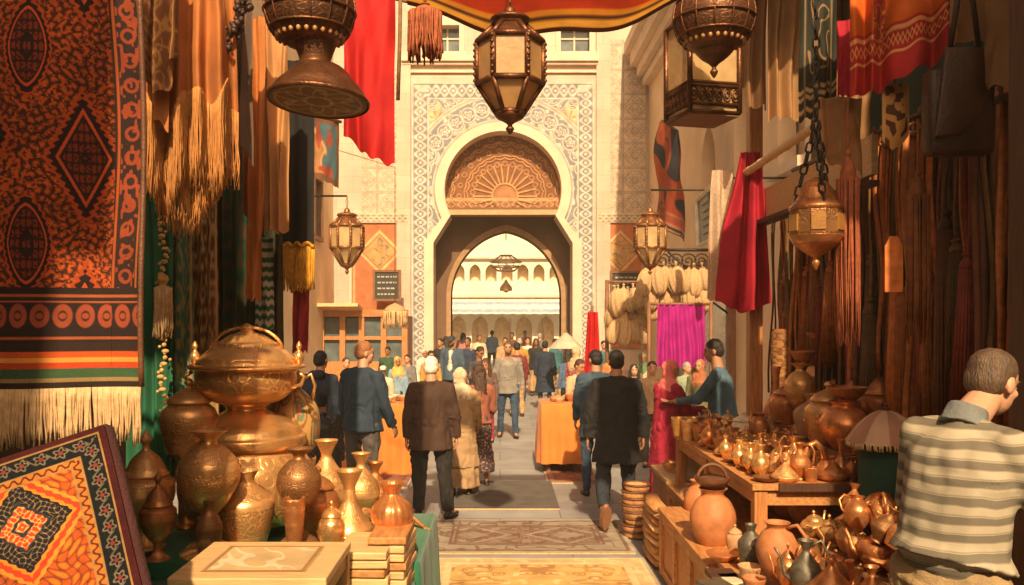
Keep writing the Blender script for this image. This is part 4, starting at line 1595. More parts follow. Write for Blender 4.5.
drape('dark crimson cloth glimpsed between green scarf and sari', 838, 858, 20, 96, 5.4, crim, 1.2, .03, 42)

# carpet hung high on the street building
def hc_col(u, v):
    C = flat((.035, .035, .045))(u, v)
    n_ = vnoise(u * 5, v * 7, seed=71)
    C = mixc(C, (.40, .09, .035), (u < .5 - .2 * v) * sm(.42, .46, n_))
    C = mixc(C, (.36, .07, .03), sm(.62, .66, n_))
    C = mixc(C, (.36, .16, .08), (v > .80) * (np.sin(v * 130) > 0))
    return mixc(C, (.30, .07, .04), (v > .84) * (v < .9))
ht = thing('hanging_carpet', 'navy and rust carpet hanging on the street building above the bracket lantern', 'carpet', P(668, 124, 18))
cloth('fabric', P(655, 118, 18.2), P(683, 134, 16.2), 2.0, M['woven'], ht, 1.6, .10, 44, 110, 150, hc_col, lambda u: 1.05 - .02 * u, .35)
obj('wall_hook', MB().tube([P(668, 122, 17.2), Vector((XR, 17.2, PZ(120, 17.2)))], .03), M['iron'], ht)
obj('rail', MB().tube([P(662, 121, 18.0), P(676, 130, 16.6)], .03), M['iron'], ht)

# magenta cloth on a rail in front of the shop
mg, e = drape('magenta cloth hanging from a rail among the shoppers beside the pink headscarf', 657, 705, 304, 367, 15, thinmat('magenta_cotton', (.40, .008, .22), .8, .2, ns=4), 6, .05, 45, None, None)
obj('rail', MB().tube([P(648, 304, 15), P(712, 304, 15)], .025), M['mid_wood'], mg)
for px in (649, 711):
    obj('post', MB().tube([P(px, 302, 15), Vector((PX(px, 15), 15, 0))], .035), M['mid_wood'], mg)
# red pennant cloth by the gate
rp = thing('standing_flag', 'tall red cloth flag on a pole rising behind the crowd near the patio umbrella', 'flag', P(590, 380, 14))
cloth('fabric', P(584, 312, 14), P(601, 312, 14), 1.25, redm, rp, 2, .06, 46, 50, 60, None, None, .4)
obj('pole', MB().tube([P(592, 306, 14.06), Vector((PX(592, 14), 14.06, 0))], .025), M['mid_wood'], rp)

# ------------------------------------------------------------------ rugs on the paving
def rug(label, x0, x1, y0, y1, colf, z=.008, nu=300, nv=220, th=.012):
    t_ = thing('floor_rug', label, 'rug', ((x0 + x1) / 2, (y0 + y1) / 2, 0))
    patgrid('pile', nu, nv, lambda u, v: (x0 + (x1 - x0) * u, y0 + (y1 - y0) * v, z + th + .004 * np.sin(u * 9) * np.sin(v * 7)), lambda u, v: colf(u * (x1 - x0), v * (y1 - y0), x1 - x0, y1 - y0), M['woven'], t_)
    b_ = MB().box(((x0 + x1) / 2, (y0 + y1) / 2, (z + th) / 2 - .002), (x1 - x0, y1 - y0, z + th - .006))
    obj('backing', b_, M['beige_thread'], t_, False)
    return t_


def persian(base, fig, bord, bfig, bw=.28, seed=0, k=11, med=True):
    def f(X, Y, W, H):
        C = np.zeros(X.shape + (3,)) + np.array(base)
        n_ = vnoise(np.abs(X - W / 2) * k, np.abs(Y - H / 2) * k, seed=seed)
        C = mixc(C, fig, np.maximum(line(n_ - .5, .07), line(n_ - .3, .05)) * .85)
        C = mixc(C, bfig, sm(.74, .8, vnoise(np.abs(X - W / 2) * k * 1.7, np.abs(Y - H / 2) * k * 1.7, seed=seed + 1)) * .8)
        if med:
            q = np.abs(((X / .9) % 1) - .5) * 2 + np.abs(Y - H / 2) / (H * .33)
            C = mixc(C, bord, line(q - .8, .06) + (q < .35) * .7)
            C = mixc(C, bfig, line(q - .55, .05))
        e = np.minimum(np.minimum(X, W - X), np.minimum(Y, H - Y))
        Bc = np.zeros(X.shape + (3,)) + np.array(bord)
        Bc = mixc(Bc, bfig, line(vnoise(X * k * 1.1, Y * k * 1.1, seed=seed + 2) - .5, .09) * .85)
        C = np.where((e < bw)[..., None], Bc, C)
        for a in (bw, bw * .2, bw * .85):
            C = mixc(C, bfig, line(e - a, .015))
        return mixc(C, (.45, .36, .25), e < .03)
    return f


rug('golden yellow patterned rug lying nearest the camera on the paving', -.62, 1.26, 5.6, 7.45, persian((.62, .40, .14), (.42, .20, .06), (.60, .42, .20), (.72, .54, .28), .2, 80, 9, False))
rug('faded red and beige persian rug lying beyond the golden rug', -.72, 1.22, 7.62, 8.85, persian((.29, .20, .14), (.17, .09, .06), (.33, .27, .20), (.19, .11, .075), .3, 85, 10))
rug('plain charcoal grey mat lying on the paving near the walking man in black', -.52, .66, 9.4, 11.0, lambda X, Y, W, H: np.zeros(X.shape + (3,)) + np.array((.13, .115, .10)), nu=120, nv=120)
rug('small brick red rug under the draped table opposite the brown jacket', .60, 1.3, 10.9, 12.6, persian((.30, .13, .09), (.2, .06, .04), (.34, .19, .13), (.22, .08, .05), .14, 90, 9, False))
rug('small worn red rug beside the orange draped table near the brown jacket', -1.9, -1.15, 10.6, 12.2, persian((.28, .12, .08), (.2, .06, .04), (.3, .17, .12), (.22, .08, .05), .12, 95, 9, False))
# ------------------------------------------------------------------ lanterns
M['lantern_bronze'] = mat('lantern_bronze', (.26, .115, .045), .4, .6, .3, 12, .2, 50)


def chain(c, a, b, r=.012):
    a, b = Vector(a), Vector(b)
    n = max(2, int((b - a).length / .06))
    for i in range(n):
        p = a.lerp(b, (i + .5) / n)
        d = (b - a).normalized() * .04
        s_ = Vector((1, 0, 0)) if i % 2 else Vector((0, 1, 0))
        s_ = (s_ - d.normalized() * s_.dot(d.normalized())).normalized() * .018
        c.tube([p - d, p - d * .5 + s_, p + d * .5 + s_, p + d, p + d * .5 - s_, p - d * .5 - s_, p - d], r * .6, 5, False)


def hex_lantern(label, c, w, H, n, metal, top_z, glass=None, candle=True, open_bottom=True):
    """faceted lantern: roof, ring of glass panes, tapering foot, finial. c = centre of the body."""
    t_ = thing('hanging_lantern', label, 'lantern', (c[0], c[1], c[2]))
    x, y, z = c
    r = w / 2
    zt, zm, zb = z + H * .20, z - H * .12, z - H * .34
    a0 = PI / 2 + PI / n
    ring = lambda rr, zz, k: Vector((x + rr * math.cos(a0 + 2 * PI * k / n), y + rr * math.sin(a0 + 2 * PI * k / n), zz))
    f = MB()
    b_ = r * .085
    for k in range(n):
        f.tube([ring(r, zt, k), ring(r, zm, k)], b_, 6)
        f.tube([ring(r, zm, k), ring(r * .42, zb, k)], b_, 6)
        f.tube([ring(r, zt, k), ring(r * .45, z + H * .33, k)], b_, 6)
        for zz, rr in ((zt, r), (zm, r), (zb, r * .42), (z + H * .33, r * .45)):
            f.tube([ring(rr, zz, k), ring(rr, zz, k + 1)], b_ * 1.1, 6)
        # beads along the bars
        for i in range(7):
            p_ = ring(r, zt, k).lerp(ring(r, zm, k), (i + .5) / 7)
            f.ball(p_ + (p_ - Vector((x, y, p_.z))) * .06, b_ * .8, 6, 4)
    obj('frame', f, metal, t_)
    q = MB()
    for k in range(n):
        q.add([ring(r * .97, zm, k), ring(r * .97, zm, k + 1), ring(r * .97, zt, k + 1), ring(r * .97, zt, k)], [(0, 1, 2, 3)])
        q.add([ring(r * .41, zb, k), ring(r * .41, zb, k + 1), ring(r * .97, zm, k + 1), ring(r * .97, zm, k)], [(0, 1, 2, 3)])
    obj('glazing', q, glass or M['glass'], t_, False)
    q = MB()
    for k in range(n):
        q.add([ring(r * .98, zt, k), ring(r * .98, zt, k + 1), ring(r * .44, z + H * .33, k + 1), ring(r * .44, z + H * .33, k)], [(0, 1, 2, 3)])
    obj('roof', q, metal, t_, False)
    q = MB().lathe(smooth_prof([(r * .30, z + H * .31), (r * .52, z + H * .335), (r * .62, z + H * .36), (r * .5, z + H * .385), (r * .22, z + H * .40), (r * .16, z + H * .44), (.01, z + H * .47)]), (x, y, 0), 18)
    obj('crown', q, metal, t_)
    q = MB().lathe(smooth_prof([(.004, z - H * .5), (r * .10, z - H * .475), (r * .13, z - H * .455), (r * .07, z - H * .43), (r * .20, z - H * .405), (r * .42, z - H * .375), (r * .44, z - H * .335)]), (x, y, 0), 16)
    obj('finial', q, metal, t_)
    if candle:
        obj('candle', MB().lathe([(r * .24, zb + .01), (r * .24, z + H * .06), (r * .2, z + H * .075), (.005, z + H * .08)], (x, y, 0), 14), M['candle'], t_)
    ch_ = MB()
    chain(ch_, (x, y, z + H * .46), (x, y, top_z), .014)
    obj('chain', ch_, metal, t_)
    return t_


c0 = P(510, 68, 5.5)
hex_lantern('large hexagonal lantern of dark metal with amber panes hanging in the middle of the alley', (c0.x, 5.5, c0.z), PX(543, 5.5) - PX(477, 5.5), PZ(0, 5.5) - PZ(133, 5.5), 6, M['brown_metal'], 5.2, mat('amber_pane', (.62, .36, .14), .3, 0, .25, 5, .1, 25, trans=.45), False)
hex_lantern('small brass candle lantern hanging beside the dark board left of the arch', tuple(P(347, 240, 16)), PX(364, 16) - PX(331, 16), PZ(203, 16) - PZ(272, 16), 8, M['lantern_bronze'], PZ(196, 16))
hex_lantern('small brass lantern hanging from the iron bracket near the raffia pouches', tuple(P(650, 240, 15)), PX(666, 15) - PX(635, 15), PZ(205, 15) - PZ(275, 15), 8, M['lantern_bronze'], PZ(190, 15))
# wall arms for both small lanterns
for nm, lab, xw, px, py, d in (('lantern_bracket', 'thin iron arm reaching from the corner building to the small candle lantern', XL, 347, 196, 16), ('lantern_bracket', 'thin iron arm on the street building holding the small brass lantern', XR, 650, 190, 15)):
    q = P(px, py, d)
    t_ = thing(nm, lab, 'bracket', (xw, d, q.z))
    obj('arm', MB().tube([(xw, d, q.z), tuple(q)], .018), M['iron'], t_)
    sg = 1 if q.x > xw else -1
    obj('brace', MB().tube([(xw, d, q.z - .4), (xw + sg * .35, d, q.z - .12), (xw + sg * .8, d, q.z)], .014), M['iron'], t_)

# wrought-iron bracket with scrolls
ib = thing('iron_bracket', 'black wrought iron bracket with scrolls carrying bunches of raffia pouches', 'bracket', P(705, 252, 16.5))
dB = 16.5
q0, q1 = P(652, 250, dB), P(708, 250, dB)
c = MB().tube([q0, Vector((XR, dB, q1.z))], .03)
c.tube([P(655, 272, dB), Vector((XR, dB, PZ(272, dB)))], .02)
obj('bar', c, M['iron'], ib)
for k in range(4):
    q = P(662 + 13 * k, 261, dB)
    obj('scroll', MB().tube([(q.x + .16 * (1 - a / 26) * math.cos(a * .5), dB, q.z + .16 * (1 - a / 26) * math.sin(a * .5)) for a in range(24)], .015, 5), M['iron'], ib)
obj('brace', MB().tube([P(668, 252, dB), P(686, 268, dB), P(696, 290, dB), Vector((XR, dB, PZ(318, dB)))], .022), M['iron'], ib)

# square lantern
def square_lantern():
    d = 5.6
    x0, x1 = PX(670, d), PX(734, d)
    xc, w = (x0 + x1) / 2, (x1 - x0)
    zt, zb = PZ(24, d), PZ(118, d)
    t_ = thing('square_lantern', 'big square lantern of dark fretted metal with amber panes hanging beside the round pierced lantern', 'lantern', (xc, d, (zt + zb) / 2))
    rot = R(14)
    r = w / 2 / (math.cos(rot) + math.sin(rot))
    def q(a, b, z):
        return Vector((xc + r * (a * math.cos(rot) - b * math.sin(rot)), d + r * (a * math.sin(rot) + b * math.cos(rot)), z))
    cs = [(-1, -1), (1, -1), (1, 1), (-1, 1)]
    f = MB()
    zl = zb + (zt - zb) * .30
    for i in range(4):
        a, b = cs[i], cs[(i + 1) % 4]
        f.tube([q(*a, zb), q(*a, zt)], .018, 6)
        for z in (zb, zl, zt, zb + .05, zl - .02):
            f.tube([q(*a, z), q(*b, z)], .013, 6)
    obj('frame', f, M['brown_metal'], t_)
    f = MB()
    for i in range(4):
        a, b = cs[i], cs[(i + 1) % 4]
        nseg = 6
        for k in range(nseg):
            A = q(*a, 0).lerp(q(*b, 0), (k + .5) / nseg)
            for s_ in range(2):
                pts = []
                for j in range(9):
                    an = j * PI / 4
                    rr = .026 if s_ == 0 else .012
                    dx = (q(*b, 0) - q(*a, 0)).normalized() * (rr * math.cos(an))
                    pts.append(Vector((A.x + dx.x, A.y + dx.y, (zl + zb) / 2 + .02 + rr * 1.7 * math.sin(an))))
                f.tube(pts, .006, 5, False)
    obj('fretwork', f, M['brown_metal'], t_)
    g_ = MB()
    for i in range(4):
        a, b = cs[i], cs[(i + 1) % 4]
        a2, b2 = (a[0] * .96, a[1] * .96), (b[0] * .96, b[1] * .96)
        g_.add([q(*a2, zb), q(*b2, zb), q(*b2, zt), q(*a2, zt)], [(0, 1, 2, 3)])
    obj('glazing', g_, M['glass'], t_, False)
    obj('base_plate', MB().box((xc, d, zb - .012), (r * 2, r * 2, .02), rot), mat('lantern_amber_base', (.22, .10, .035), .6), t_, False)
    f = MB()
    for i in range(4):
        a, b = cs[i], cs[(i + 1) % 4]
        f.add([q(*a, zt), q(*b, zt), q(b[0] * .15, b[1] * .15, zt + .28), q(a[0] * .15, a[1] * .15, zt + .28)], [(0, 1, 2, 3)])
    obj('roof', f, M['brown_metal'], t_, False)
    obj('candle', MB().lathe([(.045, zb + .02), (.045, zl + .22), (.01, zl + .23)], (xc, d, 0), 12), M['candle'], t_)
    ch_ = MB()
    chain(ch_, (xc, d, zt + .27), (xc, d, 5.2))
    obj('chain', ch_, M['iron'], t_)


square_lantern()
M['pierced'] = emboss('pierced_bronze', (.20, .085, .035), (.035, .015, .008), rough=.42, su=14, svv=20, rand=.1)


def pierced_round(label, px, d, z_eq, r, top_z, finial=True):
    q = Vector((PX(px, d), d, z_eq))
    t_ = thing('round_lantern', label, 'lantern', q)
    prof = [(r * math.sin(a), -r * .92 * math.cos(a)) for a in np.linspace(.5, PI - .35, 18)]
    obj('globe', MB().lathe(prof, q, 36), M['pierced'], t_)
    f = MB()
    for k in range(14):
        a = 2 * PI * k / 14
        f.tube([(q.x + (r + .004) * math.sin(b) * math.cos(a), q.y + (r + .004) * math.sin(b) * math.sin(a), q.z - (r + .004) * .92 * math.cos(b)) for b in np.linspace(.75, PI - .4, 12)], .006, 5)
    for b in (1.05, 1.5, 2.0, 2.5):
        f.tube([(q.x + (r + .004) * math.sin(b) * math.cos(k * PI / 18), q.y + (r + .004) * math.sin(b) * math.sin(k * PI / 18), q.z - (r + .004) * .92 * math.cos(b)) for k in range(37)], .008, 5, False)
    obj('strapwork', f, M['brown_metal'], t_)
    f = MB()
    for k in range(26):
        a = 2 * PI * k / 26
        f.ball((q.x + r * math.sin(.82) * 1.0 * math.cos(a), q.y + r * math.sin(.82) * math.sin(a), q.z - r * .92 * math.cos(.82)), (.013, .013, .017), 8, 6)
    obj('lit_hole', f, mat('amber_lit_hole', (.60, .30, .10), .3, trans=.3), t_)  # amber balls stand in for light through the pierced holes
    if finial:
        obj('finial', MB().lathe(smooth_prof([(.004, -r * 1.5), (r * .07, -r * 1.42), (r * .10, -r * 1.34), (r * .05, -r * 1.24), (r * .16, -r * 1.12), (r * .30, -r * 1.02), (r * .46, -r * .86), (r * .50, -r * .78)]), q, 20), M['pierced'], t_)
    ch_ = MB()
    chain(ch_, (q.x, q.y, q.z + r * .86), (q.x, q.y, top_z))
    obj('chain', ch_, M['iron'], t_)
    return t_, q


dR = 4.9
pierced_round('round pierced bronze lantern with amber row for its lit holes hanging in front of the square lantern', 714, dR, PZ(18, dR), (PX(755, dR) - PX(675, dR)) / 2, 5.2)
# big bell lamp on the brass side
dL = 4.4
bl, q = pierced_round('big bronze lamp with pierced globe above a wide flared bell hanging before the drapes', 310, dL, PZ(10, dL), (PX(355, dL) - PX(266, dL)) / 2, 5.2, False)
z0, z1, z2 = PZ(50, dL), PZ(66, dL), PZ(104, dL)
rb_ = (PX(371, dL) - PX(271, dL)) / 2
xq = PX(321, dL)
obj('neck', MB().lathe(smooth_prof([(rb_ * .36, z1 - .01), (rb_ * .30, z1 + .02), (rb_ * .42, z0 + .03), (rb_ * .40, z0 + .06)]), (xq - .03, dL, 0), 28), M['pierced'], bl)
obj('bell', MB().lathe(smooth_prof([(rb_ * .97, z2 + .014), (rb_, z2), (rb_ * 1.02, z2 + .015), (rb_ * .97, z2 + .03), (rb_ * .86, z2 + .075), (rb_ * .70, z2 + .12), (rb_ * .50, z1 - .02), (rb_ * .34, z1), (rb_ * .2, z1 + .004)]), (xq, dL, 0), 44), M['brown_metal'], bl)
def plate_col(u, v):
    C = flat((.22, .13, .06))(u, v)
    a, r = u * 2 * PI, v
    n_ = line(np.sin(a * 6) * .25 + r - .5, .05) + line(np.sin(a * 6 + 2) * .2 + r - .7, .04) + line(r - .88, .02) + line(r - .28, .03)
    return mixc(C, (.52, .34, .16), n_ * .9)
patgrid('bell_plate', 120, 40, lambda u, v: (xq + rb_ * .96 * v * np.cos(2 * PI * u), dL + rb_ * .96 * v * np.sin(2 * PI * u), z2 + .006 + 0 * u), plate_col, vmat('engraved_plate', .5, .2), bl)
# tilt the bell lamp a little so that its plate shows
for o in bl.children:
    if o.name.startswith('bell'):
        o.rotation_euler = (R(-5), R(3), 0)
        piv = Vector((xq, dL, z1)) - bl.location
        o.location = piv - Matrix.Rotation(R(3), 3, 'Y') @ Matrix.Rotation(R(-5), 3, 'X') @ piv
        m4 = Matrix.Translation(Vector((xq, dL, z1))) @ Matrix.Rotation(R(3), 4, 'Y') @ Matrix.Rotation(R(-5), 4, 'X') @ Matrix.Translation(-Vector((xq, dL, z1)))
        o.rotation_euler = (0, 0, 0)
        o.location = (0, 0, 0)
        o.matrix_parent_inverse = Matrix.Translation(-bl.location) @ m4

# copper lantern of the leather side
dC = 5.0
q = P(816, 222, dC)
cl = thing('hanging_lantern', 'domed copper lantern with pierced bowl foot hanging on three chains before the leather straps', 'lantern', q)
r = (PX(842, dC) - PX(790, dC)) / 2
zz = lambda py: PZ(py, dC)
obj('cap', MB().lathe(smooth_prof([(r * .96, zz(211)), (r * 1.0, zz(207)), (r * .72, zz(199)), (r * .62, zz(190)), (r * .52, zz(186)), (r * .40, zz(182)), (r * .2, zz(179)), (.005, zz(177))]), (q.x, dC, 0), 28), M['copper'], cl)
obj('drum', MB().lathe([(r * .97, zz(237)), (r, zz(234)), (r * .98, zz(212)), (r * .95, zz(210))], (q.x, dC, 0), 12), M['bronze'], cl, False)
pane_m = mat('amber_small_pane', (.42, .20, .05), .3, trans=.3)
for k in range(6):
    a = k * PI / 3 + .26
    f = MB()
    f.box((q.x + r * .985 * math.cos(a), dC + r * .985 * math.sin(a), (zz(213) + zz(234)) / 2), (.012, r * .52, (zz(213) - zz(234)) * .78), a)
    obj('pane', f, pane_m, cl, False)
obj('bowl', MB().lathe(smooth_prof([(.005, zz(270)), (r * .10, zz(266)), (r * .14, zz(262)), (r * .10, zz(258)), (r * .45, zz(252)), (r * .82, zz(244)), (r * .98, zz(238)), (r * 1.02, zz(236))]), (q.x, dC, 0), 28), M['copper'], cl)
f = MB()
for k in range(3):
    a = k * 2 * PI / 3 + .5
    chain(f, (q.x + r * .8 * math.cos(a), dC + r * .8 * math.sin(a), zz(206)), (q.x, dC, zz(120)))
chain(f, (q.x, dC, zz(120)), (q.x, dC, 5.2))
obj('chain', f, M['iron'], cl)

# ------------------------------------------------------------------ pots
PT = {
    'round_pot': [(.34, 0), (.44, .02), (.80, .22), (.98, .45), (.95, .62), (.72, .80), (.48, .88), (.47, .93), (.58, .985), (.62, 1), (.54, .99), (.42, .93)],
    'jar': [(.60, 0), (.70, .02), (.74, .06), (.92, .3), (1.0, .5), (.94, .62), (.60, .74), (.36, .82), (.32, .88), (.42, .97), (.46, 1), (.38, .985), (.26, .9)],
    'vase': [(.42, 0), (.5, .02), (.40, .07), (.6, .15), (.96, .34), (1.0, .44), (.85, .58), (.5, .7), (.26, .8), (.24, .86), (.42, .96), (.50, 1), (.42, .985), (.2, .88)],
    'goblet_vase': [(.86, 0), (.9, .02), (.7, .07), (.30, .14), (.2, .22), (.24, .28), (.36, .3), (.30, .33), (.62, .42), (.97, .58), (1.0, .66), (.9, .76), (.52, .86), (.3, .89), (.28, .93), (.56, .985), (.62, 1), (.5, .99), (.24, .93)],
    'cone_vase': [(.5, 0), (.62, .02), (.92, .12), (1.0, .26), (.96, .36), (.62, .50), (.34, .62), (.24, .74), (.24, .82), (.48, .96), (.54, 1), (.44, .985), (.2, .85)],
    'ribbed_vase': [(.6, 0), (.72, .02), (.95, .1), (1., .22), (.86, .33), (.62, .37), (.8, .42), (1.0, .56), (.9, .70), (.5, .8), (.34, .84), (.34, .88), (.58, .98), (.62, 1), (.5, .99), (.3, .9)],
    'bowl': [(.45, 0), (.5, .04), (.42, .1), (.7, .4), (.95, .85), (1.0, 1), (.95, 1), (.66, .5), (.2, .2), (.01, .18)],
    'plate': [(.5, 0), (.55, .1), (.9, .7), (1, 1), (.96, 1), (.6, .4), (.01, .3)],
    'cup': [(.6, 0), (.66, .03), (.8, .4), (.95, .9), (1, 1), (.92, 1), (.7, .3), (.01, .12)],
    'urn': [(.62, 0), (.66, .015), (.5, .04), (.28, .1), (.24, .17), (.32, .20), (.62, .27), (.95, .40), (1., .5), (.96, .56), (.74, .6), (.7, .62)],
    'urn_lid': [(.76, .60), (.80, .615), (.70, .65), (.5, .74), (.25, .80), (.14, .82), (.12, .86), (.2, .90), (.14, .94), (.05, .97), (.01, 1)],
    'tajine': [(.7, 0), (.95, .12), (1, .22), (.96, .26), (.9, .27)],
    'tajine_lid': [(.94, .262), (.88, .30), (.6, .48), (.3, .66), (.15, .76), (.12, .82), (.2, .9), (.18, .97), (.01, 1)],
    'teapot': [(.45, 0), (.55, .02), (.5, .05), (.85, .25), (1, .42), (.92, .56), (.62, .66), (.5, .68)],
    'teapot_lid': [(.52, .675), (.56, .69), (.42, .76), (.2, .82), (.09, .85), (.08, .88), (.13, .93), (.08, .97), (.01, 1)],
    'bottle': [(.8, 0), (.92, .02), (1, .1), (.98, .3), (.6, .46), (.3, .56), (.24, .8), (.3, .9), (.36, .97), (.36, 1), (.26, .99), (.2, .9)],
    'mill': [(.9, 0), (1, .02), (.94, .06), (.8, .1), (.76, .4), (.7, .7), (.8, .74), (.66, .78), (.5, .8), (.72, .86), (.66, .92), (.3, .97), (.01, 1)],
    'lidded_jar': [(.62, 0), (.72, .03), (.9, .25), (1., .45), (.92, .58), (.7, .66), (.66, .68)],
    'lidded_jar_lid': [(.7, .675), (.76, .69), (.66, .75), (.36, .83), (.12, .87), (.1, .9), (.17, .94), (.1, .98), (.01, 1)],
    'amphora': [(.42, 0), (.5, .02), (.62, .2), (.86, .5), (1., .7), (.96, .78), (.66, .86), (.52, .9), (.56, .95), (.8, 1), (.84, 1.02), (.74, 1.01), (.44, .92)],
}
NAME = {'jar': 'metal_jar', 'vase': 'flared_vase', 'goblet_vase': 'footed_vase', 'cone_vase': 'long_necked_vase', 'urn': 'lidded_urn', 'tajine': 'conical_dish', 'mill': 'tall_flask', 'cup': 'small_cup', 'bowl': 'shallow_bowl', 'plate': 'small_plate'}
CAT = {'jar': 'jar', 'vase': 'vase', 'goblet_vase': 'vase', 'cone_vase': 'vase', 'ribbed_vase': 'vase', 'urn': 'urn', 'tajine': 'dish', 'mill': 'flask', 'cup': 'cup', 'bowl': 'bowl', 'plate': 'plate', 'round_pot': 'pot', 'teapot': 'teapot', 'bottle': 'bottle', 'lidded_jar': 'jar', 'amphora': 'jar', 'ewer': 'ewer', 'pitcher': 'pitcher'}
TPL = {}


def pot_build(kind, m, asp, n=28):
    """template at the origin, height 1, radius asp."""
    body_k = {'pitcher': 'round_pot', 'ewer': 'vase'}.get(kind, kind)
    has_parts = body_k + '_lid' in PT or kind in ('teapot', 'pitcher', 'ewer')
    sc_ = lambda k: smooth_prof([(r_ * asp, z_) for r_, z_ in PT[k]], 4)
    mod = (lambda a, tt: 1 + .05 * abs(math.sin(a * 8)) - .03) if kind == 'ribbed_vase' else None
    bm_ = MB().lathe(sc_(body_k), (0, 0, 0), n if not mod else 64, mod)
    nm = NAME.get(kind, kind)
    if not has_parts:
        o = obj(nm, bm_, m)
        return o
    e_ = bpy.data.objects.new(nm, None)
    COL.objects.link(e_)
    obj('body', bm_, m, e_)
    if body_k + '_lid' in PT:
        obj('lid', MB().lathe(sc_(body_k + '_lid'), (0, 0, 0), n), m, e_)
    if kind in ('teapot', 'pitcher', 'ewer'):
        a = asp
        if kind == 'teapot':
            sp = [(a * .8, 0, .25), (a * 1.15, 0, .34), (a * 1.35, 0, .55), (a * 1.6, 0, .72)]
            hd = [(-a * .7, 0, .58), (-a * 1.2, 0, .70), (-a * 1.55, 0, .55), (-a * 1.4, 0, .32), (-a * .9, 0, .26)]
            obj('spout', MB().tube(sp, [a * .2, a * .14, a * .1, a * .08], 10), m, e_)
        elif kind == 'pitcher':
            hd = [(-a * .5, 0, .93), (-a * 1.0, 0, 1.0), (-a * 1.4, 0, .82), (-a * 1.2, 0, .55), (-a * .93, 0, .45)]
        else:
            sp = [(a * .7, 0, .3), (a * 1.3, 0, .42), (a * 1.5, 0, .7), (a * 1.9, 0, .86)]
            obj('spout', MB().tube(sp, [a * .2, a * .12, a * .09, a * .08], 10), m, e_)
            hd = [(-a * .25, 0, .9), (-a * .9, 0, 1.0), (-a * 1.3, 0, .8), (-a * 1.2, 0, .5), (-a * .95, 0, .36)]
        obj('handle', MB().tube(hd, a * .09, 8), m, e_)
    return e_


def pot(kind, mk, loc, w, h, label, group=None, rz=0., tilt=(0, 0), n=28):
    """w = full width at the belly, h = height; stands with its foot at loc."""
    asp = round(w / 2 / h, 1)
    key = (kind, mk, asp)
    if key in TPL:
        o = copy_tree(TPL[key])
    else:
        o = pot_build(kind, M[mk], max(asp, .1), n)
        TPL[key] = o
    s_ = w / 2 / max(asp, .1)
    o.scale = (s_, s_, h)
    o.location = loc
    o.rotation_euler = (tilt[0], tilt[1], rz)
    for k_ in ('label', 'category', 'group'):
        if k_ in o:
            del o[k_]
    return tag(o, label, CAT[kind], group)


def potpx(kind, mk, px0, px1, py_top, py_base, d, label, **k):
    """pot that appears between px0..px1 and from py_top to its foot at py_base, at depth d."""
    x = PX((px0 + px1) / 2, d)
    return pot(kind, mk, (x, d, PZ(py_base, d)), (px1 - px0) / F * d, PZ(py_top, d) - PZ(py_base, d), label, **k)


# --- brass stall: draped tables and stool
gtab = mat('green_tablecloth', (.02, .15, .075), .85, 0, .2, 4, .2, 200, sheen=.2)
def draped_table(label, x0, x1, y0, y1, z, m, folds=14, flare=.05, skirt=None, top_bulge=0, name='draped_table', cz=.02):
    t_ = thing(name, label, 'table', ((x0 + x1) / 2, (y0 + y1) / 2, 0))
    n = 240
    per = 2 * ((x1 - x0) + (y1 - y0))
    rc = .06
    def edge(s_, off):
        s_ = s_ % per
        L = [(x1 - x0), (y1 - y0), (x1 - x0), (y1 - y0)]
        k = 0
        while s_ > L[k]:
            s_ -= L[k]
            k += 1
        p0 = [(x0, y0), (x1, y0), (x1, y1), (x0, y1)][k]
        dr = [(1, 0), (0, 1), (-1, 0), (0, -1)][k]
        no_ = [(0, -1), (1, 0), (0, 1), (-1, 0)][k]
        return (p0[0] + dr[0] * s_ + no_[0] * off, p0[1] + dr[1] * s_ + no_[1] * off)
    c_ = MB()
    rows = [(0, -.02), (.006, -.004), (.02, .0)] + [(.02 + (z - .02 - cz) * j / 8, 0) for j in range(1, 9)]
    b0 = len(c_.v)
    for dz, o_ in rows:
        for i in range(n):
            s_ = per * i / n
            hang = max(0, (dz - .02) / z)
            off = o_ + hang ** .6 * flare * (.5 + .5 * math.sin(s_ / per * folds * 2 * PI + 2 * math.sin(s_ * 2.1)))
            c_.v.append((*edge(s_, off), z - dz))
    for j in range(len(rows) - 1):
        for i in range(n):
            i2 = (i + 1) % n
            c_.f.append((b0 + j * n + i, b0 + (j + 1) * n + i, b0 + (j + 1) * n + i2, b0 + j * n + i2))
    c_.f.append(tuple(range(n)))
    obj('tablecloth', c_, m, t_)
    tp = MB().box(((x0 + x1) / 2, (y0 + y1) / 2, z - .03), (x1 - x0 - .06, y1 - y0 - .06, .04))
    obj('table_top', tp, M['mid_wood'], t_, False)
    for sx in (x0 + .1, x1 - .1):
        for sy in (y0 + .1, y1 - .1):
            obj('leg', MB().box((sx, sy, (z - .05) / 2), (.06, .06, z - .05)), M['mid_wood'], t_, False)
    return t_


draped_table('table under a bright green cloth holding the brass urns', -2.45, -.45, 4.75, 5.95, .75, gtab)
draped_table('lower table under a green cloth at the stool beside the brass vases', -2.45, -.47, 3.2, 4.72, .66, gtab)
